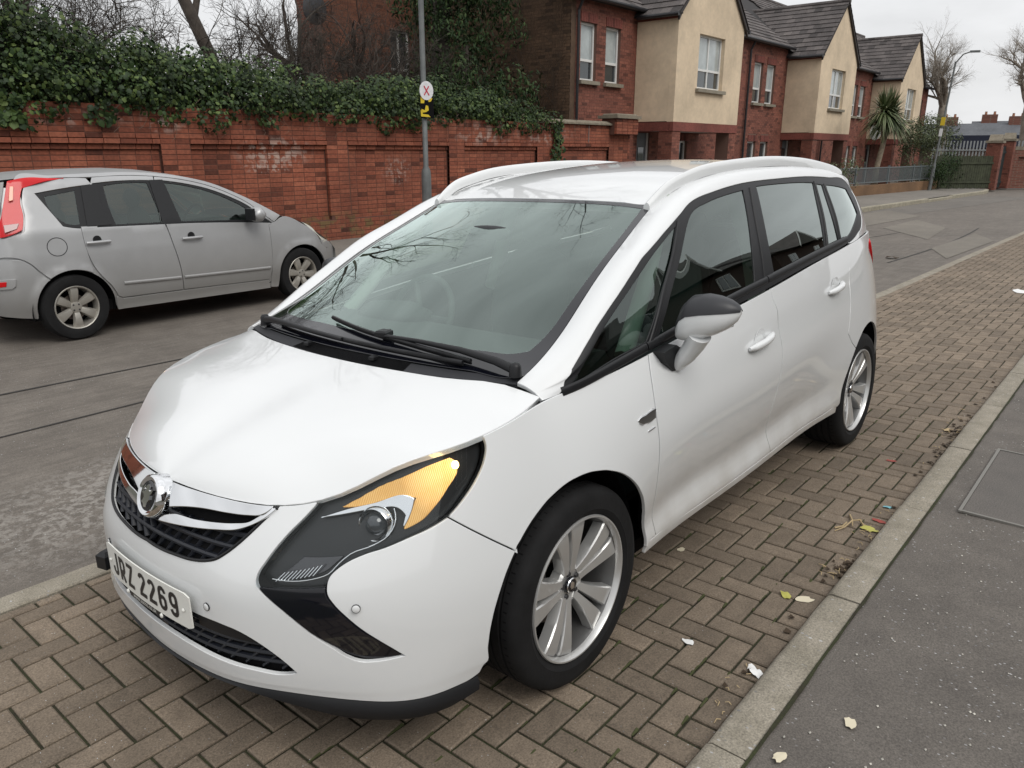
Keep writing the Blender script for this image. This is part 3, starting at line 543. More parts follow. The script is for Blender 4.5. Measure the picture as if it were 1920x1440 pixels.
# headlights --------------------------------------------------------
amb, chr_, low, line = (T2(f[k]) for k in ('hl_amber', 'hl_chrome', 'hl_low', 'hl_line'))
M_hous = mat('headlight_housing', (.014,.015,.016), .3, spec=.5)
M_refl = mat('headlight_reflector', (.85,.86,.87), .14, metal=1.)
M_aml, = (mat('amber_lens_ribs', (.80,.52,.20), .22, metal=.5, emit=((1.,.50,.12), .30)),)
for sg in (False, True):
    ys = -1 if sg else 1
    hb = panel('headlight', SL, hl, M_hous, car, depth=.004, off=-.040, flipy=sg, gap=-.004, step=.03)
    panel('headlight_lens', SL, hl, M_lens, hb, depth=.03, off=-.001, flipy=sg, gap=.002, step=.018, bstep=.006)
    rb = MB(); ribbon(rb, SL, hlI[::-1][:0]+hlT[::-1]+hlI[::-1][0:0]+[], .004, .003, -.002, flipy=sg) if False else None
    panel('indicator_reflector', SL, amb, M_amber, hb, depth=.004, off=-.030, flipy=sg, gap=0, step=.012, bstep=.006, dis=lambda P, V: .0022*np.sin(V[:, 0]*950+V[:, 1]*500))
    panel('chrome_brow', SL, chr_, M_refl, hb, depth=.012, off=-.020, flipy=sg, gap=0, step=.012, bstep=.006)
    panel('running_lamp', SL, low, mat('smoked_reflector', (.10,.10,.105), .2, metal=.8), hb, depth=.006, off=-.030, flipy=sg, gap=.0, step=.008, bstep=.006, dis=lambda P, V: .003*np.sin(V[:, 0]*700-V[:, 1]*250))
    ln = MB(); ribbon(ln, SL, line, .004, .004, -.018, flipy=sg); ln.build('chrome_line', M_refl, hb, smooth=60)
    fn = MB()
    for k in range(10):
        u0 = low[0][0]*(1-k/9.)+low[4][0]*k/9.; u0 = .515+k*.0115
        ribbon(fn, SL, [(u0, .50+.02*k/9), (u0+.026, .535+.02*k/9)], .0035, .004, -.016, flipy=sg, n=3)
    fn.build('reflector_fins', M_refl, hb, smooth=60)
    c0 = SL.pos(f['hl_proj'])[0]-SL.nor(f['hl_proj'])[0]*.034; nn = SL.nor(f['hl_proj'])[0]; nn = np.array([.90, .32, .12]); nn /= np.linalg.norm(nn)
    c0[1] *= ys; nn = nn*[1, ys, 1]; Rp = Vector(nn).to_track_quat('Z', 'Y').to_matrix()
    pm = MB(); pm.lathe([(.031,-.01),(.039,.006),(.044,.012),(.048,.008),(.051,-.012)], axis='Z', n=40); pm.V = [Rp @ Vector(v)+Vector(c0) for v in pm.V]; pm.build('projector_ring', M_chrome, hb, smooth=60)
    pm = MB(); pm.lathe([(0,.024),(.011,.0225),(.021,.017),(.029,.008),(.033,-.004)], axis='Z', n=32); pm.V = [Rp @ Vector(v)+Vector(c0) for v in pm.V]; pm.build('projector_lens', mat('projector_glass', (.03,.035,.04), .04, coat=1.), hb, smooth=True)
    ib = Vector(SL.pos([hlR[1]])[0]); 
    q = SL.pos([( (hlR[1][0]+amb[5][0])/2, (hlR[1][1]+amb[5][1])/2)])[0]
    ic = SL.pos([(amb[6][0]-.012, amb[6][1]-.006)])[0]-SL.nor([amb[6]])[0]*.022
    pm = MB(); pm.lathe([(0,.011),(.007,.009),(.010,.003),(.010,-.003),(.007,-.009),(0,-.011)], c=(ic[0], ic[1]*ys, ic[2]), axis='Z', n=16); pm.build('indicator_bulb', M_bulb, hb, smooth=True)
    for key in ('sensor_a', 'sensor_b'):
        p = SL.pos(f[key])[0]; n = SL.nor(f[key])[0]; Rp = Vector(n*[1, ys, 1]).to_track_quat('Z', 'Y').to_matrix(); C_ = Vector(p*[1, ys, 1])
        sm = MB(); sm.lathe([(0,.0045),(.0095,.0045),(.0105,.0035),(.0105,.001)], axis='Z', n=24); sm.V = [Rp @ Vector(v)+C_ for v in sm.V]; so_ = sm.build('parking_sensor', M_white, car, smooth=50)
        sm = MB(); sm.lathe([(.0103,.0036),(.0114,.0038),(.0118,.000)], axis='Z', n=24); sm.V = [Rp @ Vector(v)+C_ for v in sm.V]; sm.build('sensor_ring', M_trim, so_, smooth=50)
# number plate ------------------------------------------------------
def stroke(mb, pts, w, x0, y0, to3, t=.0012, closed=False):
    P = [np.array(pts[0], float)]
    for p in pts[1:]:
        if np.linalg.norm(np.array(p)-P[-1]) > 2e-4: P.append(np.array(p, float))
    n = len(P); V = []; F = []
    for i, p in enumerate(P):
        a = P[i-1] if (i > 0 or closed) else None; b = P[(i+1) % n] if (i < n-1 or closed) else None
        d1 = (p-a)/np.linalg.norm(p-a) if a is not None else None; d2 = (b-p)/np.linalg.norm(b-p) if b is not None else None
        if d1 is None: d1 = d2
        if d2 is None: d2 = d1
        m = np.array([-(d1+d2)[1], (d1+d2)[0]]); m = m/np.linalg.norm(m); c = max(.55, m@np.array([-d1[1], d1[0]])); m = m*w/2/c
        for s in (1, -1): q = p+m*s; V.append(to3(x0+q[0], y0+q[1], t))
    for i in range(n if closed else n-1): j = (i+1) % n; F.append((2*i, 2*i+1, 2*j+1, 2*j))
    mb.add(V, F)
def arc(cx, cy, rx, ry, a0, a1, n=10): return [(cx+rx*math.cos(math.radians(a0+(a1-a0)*i/n)), cy+ry*math.sin(math.radians(a0+(a1-a0)*i/n))) for i in range(n+1)]
W_, H_, S_ = .043, .079, .0135; h_ = S_/2; xl, xr, yb, yt = h_, W_-h_, h_, H_-h_; rc = .013
GL = {'J': [[(xr, H_), (xr, yb+rc)]+arc(xr-rc, yb+rc, rc, rc, 0, -90, 5)+arc(xl+rc, yb+rc, rc, rc, -90, -180, 5)+[(xl, yb+.020)]],
 'R': [[(xl, 0), (xl, yt), (xr-rc, yt)]+arc(xr-rc, yt-rc, rc, rc, 90, 0, 5)+arc(xr-rc, .036+rc-.004, rc, rc, 0, -90, 5)+[(xl, .032)], [(xr-.020, .033), (xr, 0)]],
 'Z': [[(0, yt), (xr, yt), (xr-.001, yt-.006), (xl+.001, yb+.006), (xl, yb), (W_, yb)]],
 '2': [arc(W_/2, yt-.0145, W_/2-h_, .0145, 170, -20, 12)+[(xl+.002, yb+.010), (xl, yb), (W_, yb)]],
 '6': [arc(W_/2, yt-.0145, W_/2-h_, .0145, 5, 180, 8)+arc(W_/2, yb+.0145, W_/2-h_, .0145, 180, 360, 10)+[(xr, .032)]+arc(W_/2, .032, W_/2-h_, .0125, 0, 160, 8)],
 '9': [arc(W_/2, yb+.0145, W_/2-h_, .0145, 185, 360, 8)+arc(W_/2, yt-.0145, W_/2-h_, .0145, 0, 180, 10)+[(xl, H_-.032)]+arc(W_/2, H_-.032, W_/2-h_, .0125, 180, 340, 8)]}
def plate3(x, y, t):      # x to the car's left seen from the front (viewer's right), y up; gently curved round the bumper
    yy = x-.26; return (.9560+t-.22*yy*yy, yy, .404+y*.995)
pl = MB(); pc_ = [(.26, .0555)]; outl = []
for cx, cy, a0 in ((.512,.103,0),(.008,.103,90),(.008,.008,180),(.512,.008,270)): outl += [(cx+.008*math.cos(math.radians(a0+k*22.5)), cy+.008*math.sin(math.radians(a0+k*22.5))) for k in range(5)]
g_top = []; NX = 26
Vp = []; Fp = []
for i in range(NX+1):
    x = .52*i/NX; ins = .008-math.sqrt(max(0, .008**2-max(0, .008-min(x, .52-x))**2)) if min(x, .52-x) < .008 else 0
    for y in (ins, .111-ins): Vp.append(plate3(x, y, 0)); Vp.append(plate3(x, y, -.004))
for i in range(NX):
    a = 4*i; b = a+4; Fp += [(a, a+2, b+2, b), (a+1, b+1, b+3, a+3), (a, b, b+1, a+1), (a+2, a+3, b+3, b+2)]
Fp += [(0,1,3,2), (4*NX, 4*NX+2, 4*NX+3, 4*NX+1)]
pl.add(Vp, Fp); plate = pl.build('number_plate', M_plate, car)
x0 = .047
for ch in 'JRZ 2269':
    if ch == ' ': x0 += .022; continue
    cmb = MB()
    for s_ in GL[ch]:
        k = []
        for a, b in zip(s_[:-1], s_[1:]):
            k.append(a)
        k.append(s_[-1]); stroke(cmb, k, S_, x0, .017, plate3)
    ch_o = cmb.build('plate_character', M_char, plate); x0 += W_+.0155
for x, y in ((.030,.056),(.490,.056)):
    sc_ = MB(); p = plate3(x, y, 0); sc_.lathe([(0,.006),(.004,.005),(.0065,.001)], c=p, axis='X', n=14); sc_.build('plate_screw', M_plate, plate, smooth=True)
sp = MB()
for a in np.linspace(.155, .355, 11): pass
V = []; F = []
for i in range(9):
    x = .155+.20*i/8
    for y in (-.020, .001): V.append(plate3(x, y, -.002)); V.append(plate3(x, y, -.006))
for i in range(8): a = 4*i; b = a+4; F += [(a, a+2, b+2, b), (a+1, b+1, b+3, a+3), (a, b, b+1, a+1), (a+2, a+3, b+3, b+2)]
F += [(0,1,3,2), (32,34,35,33)]
sp.add(V, F); strip = sp.build('dealer_strip', M_char, plate)
tx = bpy.data.curves.new('strip_text', 'FONT'); tx.body = 'www.autos.co.uk'; tx.size = .021; tx.align_x = 'CENTER'
to = bpy.data.objects.new('strip_text', tx); COL.objects.link(to); dg = bpy.context.evaluated_depsgraph_get(); me = bpy.data.meshes.new_from_object(to.evaluated_get(dg)); bpy.data.objects.remove(to)
tv = [plate3(.255+v.co.x, -.015+v.co.y, -.0008) for v in me.vertices]; tf = [tuple(p.vertices) for p in me.polygons]
mk('strip_lettering', tv, tf, M_plate, strip)
for x in (.148, .362):
    sc_ = MB(); sc_.lathe([(0,.005),(.006,.004),(.0075,0)], c=plate3(x, -.008, 0), axis='X', n=14); sc_.build('plate_clip', M_plate, plate, smooth=True)
blk = MB(); blk.box((.925, -.318, .425), (.05, .045, .055), rz=.25, bev=.012); blk.build('rubber_block', M_trim, car)
# bonnet, wings, doors, quarters ------------------------------------
ub_ = float(SB.us[-1]); vb_ = float(SB.vs[-1])
bh = [(0., .0)]+[(u, 0.) for u in np.linspace(.05, ub_, 12)]+[(ub_, v) for v in np.linspace(.03, vb_, 24)]+[(u, vb_) for u in np.linspace(ub_-.03, 0, 12)]
# bonnet net: u across the car, v from nose to windscreen
panel('bonnet', SB, mirror_half(bh), M_white, car, step=.03, smooth=False, gap=.005, depth=.018)
dfr, dmd, drr, dr2 = (T2(f[k]) for k in ('door_f', 'door_m', 'door_r', 'door_r2'))
def vat(x, z):  # nearest uv for a side point
    i = np.argmin((SL.G[..., 0]-x)**2+(SL.G[..., 2]-z)**2+(SL.G[..., 1] < 0)*9); a, b = np.unravel_index(i, SL.G.shape[:2]); return (float(SL.us[a]), float(SL.vs[b]))
sv = lambda x: vat(x, np.interp(x, [-2.3, -.4], [.352, .338]))
uf_end = archf2[-1][0]; ur0 = archr1[0][0]
wing = [(hlT[-1][0]+.004, VM)]+hlR+seam[1:-1]+archf2[:-1]+[(uf_end+.024, sv(-.40)[1])]+dfr[::-1][0:-1]+[(dfr[0][0], VM)]
for sg in (False, True): panel('front_wing', SL, wing, M_white, car, dis=flare, flipy=sg)
sill = [(uf_end+.006, 0.0), (ur0-.006, 0.), (ur0-.020, sv(-2.3)[1])]+[sv(x) for x in np.linspace(-2.2, -.5, 8)]+[(uf_end+.022, sv(-.40)[1])]
for sg in (False, True): panel('side_sill', SL, sill, M_white, car, flipy=sg, ang=30)
d1 = [(dfr[0][0], VM)]+dfr[1:-1]+[sv(-.455)]+[sv(x) for x in np.linspace(-.6, -1.35, 5)]+[sv(-1.48)]+dmd[::-1][1:-1]+[(dmd[0][0], VM)]
d2 = [(dmd[0][0], VM)]+dmd[1:-1]+[sv(-1.48)]+[sv(x) for x in np.linspace(-1.6, -2.15, 4)]+[(ur0-.024, sv(-2.245)[1])]+archr1[2:]+drr[::-1][0:-1]+[(drr[0][0], VM)]
doors = []
for sg in (False, True):
    doors.append((panel('front_door', SL, d1, M_white, car, dis=flare, flipy=sg, step=.028), sg)); doors.append((panel('rear_door', SL, d2, M_white, car, dis=flare, flipy=sg, step=.028), sg))
# tail lamp and rear quarter
t0, t1, t2, t3 = vat(-3.22, 1.14), vat(-3.42, .93), (vat(-3.5, 1.0)[0]+.12, vat(-3.4, .95)[1]), (vat(-3.45, 1.15)[0]+.12, vat(-3.3, 1.17)[1])
lamp = [t0, vat(-3.27, 1.04), vat(-3.36, .95), t1, t2, t3, vat(-3.3, 1.175)]
quarter = [(drr[0][0], VM)]+drr[1:]+dr2[1:-1]+archr1[::1][1:-1] if False else [(drr[0][0], VM)]+drr[1:]+archr1[-1:]+archr2+[(archr2[-1][0]+.0, 0.0), (float(SL.us[-1]), 0.), (float(SL.us[-1]), VM)]
for sg in (False, True):
    panel('rear_quarter', SL, quarter, M_white, car, holes=[lamp], dis=flare, flipy=sg, ang=20)
    tl = panel('tail_lamp', SL, lamp, M_red, car, flipy=sg, off=.012, depth=.03, step=.02)
# side greenhouse ---------------------------------------------------
dlo = T2(f['dlo']); dlo = [(max(u, float(SU.us[0])+.004), max(v, .002)) for u, v in dlo]
u0, u1, vU = float(SU.us[0]), float(SU.us[-1]), float(SU.vs[-1])
full = [(u0, 0.002), (u0, vU)]+[(u, vU) for u in np.linspace(u0+.2, u1-.2, 20)]+[(u1, vU), (u1, 0.), (1.30, 0.)]
dl_low = [p for p in dlo if p[1] < .03 and p[0] < 1.2]
# body side = strip above the glass outline and the rear pillar
di = max(range(len(dlo)), key=lambda i: dlo[i][0])
upper_edge = dlo[:di+1]; nup_ = int(f['nup'][0][0])
body_side = [(u0, .004), (u0, vU-.001)]+[(u, vU-.001) for u in np.linspace(u0+.1, u1-.05, 30)]+[(u1, vU-.001), (u1, .002), (1.0, .002), (dlo[nup_-1][0]+.03, .002)]+dlo[0:nup_][::-1]
for sg in (False, True):
    panel('body_side', SU, body_side, M_white, car, flipy=sg, step=.025, ang=25, gap=.002, depth=.014)
    fr_ = panel('window_frame', SU, dlo, M_trim, car, holes=[T2(f['g%d' % k]) for k in range(1, 6)], flipy=sg, step=.03, off=-.003, gap=-.004, hgap=-.001, ang=25, depth=.008)
    for k in range(1, 6):
        panel('side_window', SU, T2(f['g%d' % k]), M_sideg if k < 3 else M_tint, car, flipy=sg, step=.03, off=-.007, gap=-.008, depth=0, ang=45, r=0)
    mo = MB()
    for a, b in ((-1.86, -.475), (-.465, .62)) if False else ((-1.968, -1.505), (-1.498, -.448), (-.440, .66)):
        us = np.linspace(a, b, 14); lowv = [float(np.interp(u, [p[0] for p in dl_low][::-1], [p[1] for p in dl_low][::-1])) for u in us] if len(dl_low) > 1 else [.01]*14
        ribbon(mo, SU, [(u, v+.016) for u, v in zip(us, lowv)], .030, .008, -.002, flipy=sg)
    mo.build('belt_moulding', M_trim, car, smooth=50)
    # black gloss posts beside the windows
    g1, g2, g3, g4, g5 = (f['g%d' % k] for k in range(1, 6))
    po = MB(); ribbon(po, SU, [(g1[-1][0]+.016, .028), (g1[-2][0]+.018, g1[-2][1]), (g1[-3][0]+.012, g1[-3][1]), (g1[-4][0]+.030, g1[-4][1]+.006)], (.020,.014), .005, -.002, flipy=sg); po.build('window_post', M_trim, car, smooth=50)
    po = MB(); ribbon(po, SU, [((g2[9][0]+g3[0][0])/2, .028), ((g2[8][0]+g3[1][0])/2, .12), ((g2[6][0]+g3[3][0])/2, .285)], .010, .004, -.003, flipy=sg); po.build('window_post', M_trim, car, smooth=50)
    po = MB(); ribbon(po, SU, [((g4[0][0]+g3[7][0])/2, .03), ((g4[2][0]+g3[5][0])/2, .28)], .016, .005, -.003, flipy=sg); po.build('window_post', M_trim, car, smooth=50)
    po = MB(); ribbon(po, SU, [((g4[5][0]+g5[0][0])/2, .03), ((g4[3][0]+g5[2][0])/2, .27)], .016, .005, -.003, flipy=sg); po.build('window_post', M_trim, car, smooth=50)
# roof --------------------------------------------------------------
ur, vr = float(SR.us[-1]), float(SR.vs[-1])
rh = [(0., 0.)]+[(u, 0.) for u in np.linspace(.05, ur, 10)]+[(ur, v) for v in np.linspace(.05, vr, 40)]+[(u, vr) for u in np.linspace(ur-.05, 0, 10)]
panel('roof', SR, mirror_half(rh), M_white, car, step=.05, smooth=False, gap=.003, dis=lambda P, V: -.006*np.exp(-((np.abs(V[:, 0])-.50)/.03)**2))
RL = [(-.885,.578,1.468),(-1.005,.590,1.538),(-1.128,.593,1.572),(-1.301,.594,1.602),(-1.542,.594,1.620),(-1.812,.593,1.631),(-2.116,.591,1.634),(-2.462,.588,1.623),(-2.735,.582,1.603),(-2.98,.575,1.578),(-3.12,.57,1.553)]
for sg in (1, -1):
    P = curvy([p for p in RL], .05, 60, closed=False) if False else np.array(RL)
    t = np.arange(len(P)); A = spline_mat(t, np.linspace(0, len(P)-1, 60)); Q = A @ P
    V = []; F = []; w = .0135; hgt = .017
    for i, q in enumerate(Q):
        s = min(1, i/8+.25, (len(Q)-1-i)/8+.25)
        drop = .055
        for (a, b) in ((-w, -drop*0-.030), (-w, hgt*.2), (-w*.55, hgt*.75), (0, hgt), (w*.55, hgt*.75), (w, hgt*.1), (w, -.030)):
            V.append((q[0], (q[1]+a)*sg, q[2]-.007+b))
    k = 7
    for i in range(len(Q)-1):
        for a in range(k-1): F.append((i*k+a, i*k+a+1, (i+1)*k+a+1, (i+1)*k+a))
    F += [tuple(range(k)), tuple((len(Q)-1)*k+a for a in range(k))]
    rm = MB(); rm.add(V, F); rm.build('roof_rail', M_white, car, smooth=50)
# windscreen --------------------------------------------------------
uw, vw = float(SW.us[-1]), float(SW.vs[-1])
clear = [(0,.150),(.25,.152),(.50,.150),(.585,.155),(.622,.178),(.632,.24),(.640,.45),(.645,.75),(.642,1.02),(.640,1.112),(.50,1.122),(.25,1.122),(0,1.120)]
wsb = [(0,.046),(.25,.046),(.5,.042),(.66,.036)]
edge = [(uw, v) for v in np.linspace(.05, vw, 20)]
wout = wsb+edge+[(u, vw) for u in np.linspace(uw-.05, 0, 10)]
wf = panel('windscreen_border', SW, mirror_half(wout), M_gloss, car, holes=[mirror_half(clear)], gap=.003, hgap=0, step=.03, depth=.006, off=-.003, ang=45)
wsx = panel('windscreen', SW, mirror_half(clear), M_ws, car, gap=-.010, r=0, depth=0, step=.04, off=-.0045, ang=45)
cow = [(0, .0)]+[(u, 0.) for u in np.linspace(.05, uw, 10)]+[(uw, .034)]+wsb[::-1]
panel('cowl_panel', SW, mirror_half(cow), M_cowl, car, step=.03, off=-.007, gap=.002, ang=45, depth=.02)
vt = MB()
for k in range(11): ribbon(vt, SW, [(-.255+.003*k, .006+.0036*k), (0, .004+.0042*k), (.30, .004+.0040*k)], .0022, .0018, -.0065, n=3)
vt.build('cowl_vent', M_black, car)
vb2 = MB(); vb2.lathe([(0,0)], n=3) if False else None
for u in (-.18, .16):
    nz_ = MB(); p = SW.pos([(u, .03)])[0]; nz_.box((p[0], p[1], p[2]+.004), (.03, .022, .014), rz=.2, bev=.005); nz_.build('washer_jet', M_trim, car)
def wiper(pv, arm, bl, nm='wiper_arm'):
    a = [SW.pos([q])[0]+SW.nor([q])[0]*h for q, h in arm]
    m = MB(); m.tube(a, [.016,.014,.011,.008,.007][:len(a)], 8); o_ = m.build(nm, M_trim, car, smooth=60)
    b = [SW.pos([q])[0]+SW.nor([q])[0]*.016 for q in curvy(bl, .04, 60, closed=False)]
    m = MB(); m.tube(b, .0075, 6)
    b = [SW.pos([q])[0]+SW.nor([q])[0]*.006 for q in curvy(bl, .04, 60, closed=False)]
    m.tube(b, .004, 4); m.build('wiper_blade', M_trim, o_, smooth=60)
    m = MB(); p = a[0]; m.lathe([(0,.024),(.012,.022),(.018,.012),(.020,-.02)], c=p, axis='Z', n=16); m.build('wiper_spindle', M_trim, o_, smooth=50)
wiper(0, [((.655,.035),.022), ((.585,.062),.030), ((.45,.098),.030), ((.28,.118),.026), ((.12,.122),.020)], [(.62,.060),(.45,.088),(.2,.120),(0,.139),(-.16,.165)] if False else [(.50,.068),(.25,.110),(.0,.140),(-.19,.172)])
wiper(0, [((-.575,.050),.022), ((-.50,.062),.030), ((-.36,.070),.030), ((-.20,.072),.026), ((-.02,.070),.020)], [(-.50,.085),(-.25,.082),(.05,.074),(.30,.066),(.48,.056)])
bh_ = MB(); p = SW.pos([(.12,.128)])[0]; bh_.box((p[0], p[1], p[2]+.022), (.05,.045,.02), rz=.3, bev=.006); bh_.build('wiper_joint', M_trim, car)
# mirrors -----------------------------------------------------------
def mirror(sg):
    # rings across the car (y), each an oval in x-z; the black cap above the split, the white case below
    R = [(.912,1.075,.050,.045),(.930,1.094,.064,.074),(.955,1.108,.070,.086),(1.0,1.118,.070,.084),(1.040,1.126,.062,.072),(1.075,1.134,.048,.054),(1.100,1.142,.030,.032),(1.112,1.148,.010,.011)]
    xc = -.58; n = 32
    def ring(y, zc, rx, rz_):
        out = []
        for k in range(n):
            a = 2*math.pi*k/n; ca, sa = math.cos(a), math.sin(a)
            x = xc-.10*(y-.9)+rx*np.sign(ca)*abs(ca)**.8*(1.0 if ca > 0 else .75); z = zc+rz_*np.sign(sa)*abs(sa)**.85*(1 if sa > 0 else .78)
            out.append((x, y*sg, z))
        return out
    top = MB(); bot = MB(); V = []
    for r_ in R: V += ring(*r_)
    Ft = []; Fb = []
    for i in range(len(R)-1):
        for k in range(n):
            q = (i*n+k, i*n+(k+1) % n, (i+1)*n+(k+1) % n, (i+1)*n+k)
            (Ft if 1 <= k < 15 else Fb).append(q)
    Fb.append(tuple(range(n))); Fb.append(tuple((len(R)-1)*n+k for k in range(n)))
    case = MB(); case.add(V, Fb); o_ = case.build('door_mirror', M_white, car, smooth=60)
    cen = Vector((xc-.02, 1.0*sg, 1.12)); Vc = [tuple(cen+(Vector(v)-cen)*1.02) for v in V]
    cp = MB(); cp.add(Vc, Ft); cp.build('mirror_cap', M_mirr, o_, smooth=60)
    gl_ = MB(); gl_.prism([(y*sg, z) for y, z in ((.925,1.06),(.925,1.16),(.97,1.19),(1.05,1.185),(1.09,1.15),(1.07,1.09),(1.0,1.06))], 'X', xc-.062, xc-.056); gl_.build('mirror_glass', M_chrome, o_)
    am = MB(); am.tube([(xc+.01, .985*sg, 1.065), (xc+.0, .965*sg, 1.03), (xc+.0, .935*sg, .985), (xc+.0, .905*sg, .950), (xc, .88*sg, .935)], [.040,.036,.032,.026,.020], 14)
    am.V = [(xc+(v[0]-xc)*1.15, v[1], v[2]) for v in am.V]; am.build('mirror_arm', M_white, o_, smooth=60)
    bs = MB(); bs.prism([(-.475,1.008),(-.50,.965),(-.545,.930),(-.60,.925),(-.60,1.0),(-.56,1.02)], 'Y', .862*sg, .905*sg); bs.build('mirror_base', M_trim, o_)
for sg in (1, -1): mirror(sg)
# door handles ------------------------------------------------------
for x0_, z0_, x1_, z1_ in ((-1.135,.895,-1.375,.918),(-2.10,.990,-2.33,1.014)):
    for sg in (1, -1):
        def yat(x, z): u = vat(x, z); p = SL.pos([u]); return float((p+SL.nor([u])*flare(p, np.array([u]))[:, None])[0, 1])
        P = []
        for i, s in enumerate(np.linspace(0, 1, 9)):
            x = x0_+(x1_-x0_)*s; z = z0_+(z1_-z0_)*s; o_ = .036*math.sin(math.pi*(.06+.88*s))**.5; P.append((x, (yat(x, z)+o_-.008)*sg, z))
        m = MB(); m.tube(P, [.008,.014,.016,.016,.016,.016,.016,.014,.009], 10); m.build('door_handle', M_white, car, smooth=60)
        xm, zm = (x0_+x1_)/2, (z0_+z1_)/2; ym = yat(xm, zm)
        m = MB(); m.lathe([(0,-.004),(.030,-.003),(.046,.0005),(.052,.003),(.056,.0005)], c=(xm, ym*sg, zm), axis='Y', n=32); m.V = [(v[0], v[1] if sg > 0 else 2*ym*sg-v[1], v[2]) for v in m.V]; m.build('handle_recess', M_white, car, smooth=True)
# side emblems
for sg in (False, True):
    panel('side_emblem', SL, T2(f['emblem']), mat('satin_chrome', (.72,.73,.74), .28, metal=1.), car, flipy=sg, off=.006, depth=.006, gap=0, step=.01, bstep=.005, dis=lambda P, V: .002*np.sin((V[:, 1]-V[:, 0])*120))
    panel('side_emblem', SL, T2(f['badge2']), M_chrome, car, flipy=sg, off=.004, depth=.004, gap=0, step=.01, bstep=.005)
# underbody and wheel housings --------------------------------------
ub = MB(); ub.box((-1.35, 0, .25), (3.0, 1.15, .06)); ub.box((-1.38, 0, .27), (1.98, 1.66, .05)); ub.box((.62,0,.24),(.36,1.1,.05)); ub.box((-3.35,0,.30),(.5,1.3,.05)); ub.build('underbody', M_black, car)
wh = MB()
for cx in (.015, -2.76):
    for sg in (1, -1):
        prof = [(.02, .55*sg), (.400, .55*sg), (.400, (.852 if cx > -1 else .885)*sg)]; V = []; F = []; n = 36
        for (r_, h) in prof:
            for k in range(n+1):
                a = math.radians(-12+204*k/n); V.append((cx+r_*math.cos(a), h, .336+r_*math.sin(a)))
        for i in range(2):
            for k in range(n): F.append((i*(n+1)+k, i*(n+1)+k+1, (i+1)*(n+1)+k+1, (i+1)*(n+1)+k))
        mk('wheel_housing', V, F, M_black, car, smooth=True)
# wheels ------------------------------------------------------------
def spoke(mb, a0, sgn, r0=.045, r1=.226, w0=.042, w1=.080, da0=15, da1=12.6):
    V = []; F = []; N = 10
    for i in range(N+1):
        s = i/N; r = r0+(r1-r0)*s; an = math.radians(a0+sgn*(da0+(da1-da0)*s)); w = .026+.048*s**1.4
        h = .070+.026*math.sin(s*1.5)-.002*s*s
        if s > .93: h -= .006
        an = math.radians(a0); c, n_ = np.array([math.cos(an), math.sin(an)]), np.array([-math.sin(an), math.cos(an)])*sgn
        sec = [(-w*.52, h-.040), (-w*.50, h-.006), (-w*.44, h-.001), (w*.42, h), (w*.50, h-.005), (w*.54, h-.040)]
        for (t, y) in sec:
            q = c*r+n_*(t+.0155+.033*s**1.3); V.append((q[0], y, q[1]))
    k = 6
    for i in range(N):
        for a in range(k-1): F.append((i*k+a, i*k+a+1, (i+1)*k+a+1, (i+1)*k+a))
    F.append(tuple(range(k))); F.append(tuple(N*k+a for a in range(k)))
    mb.add(V, F)
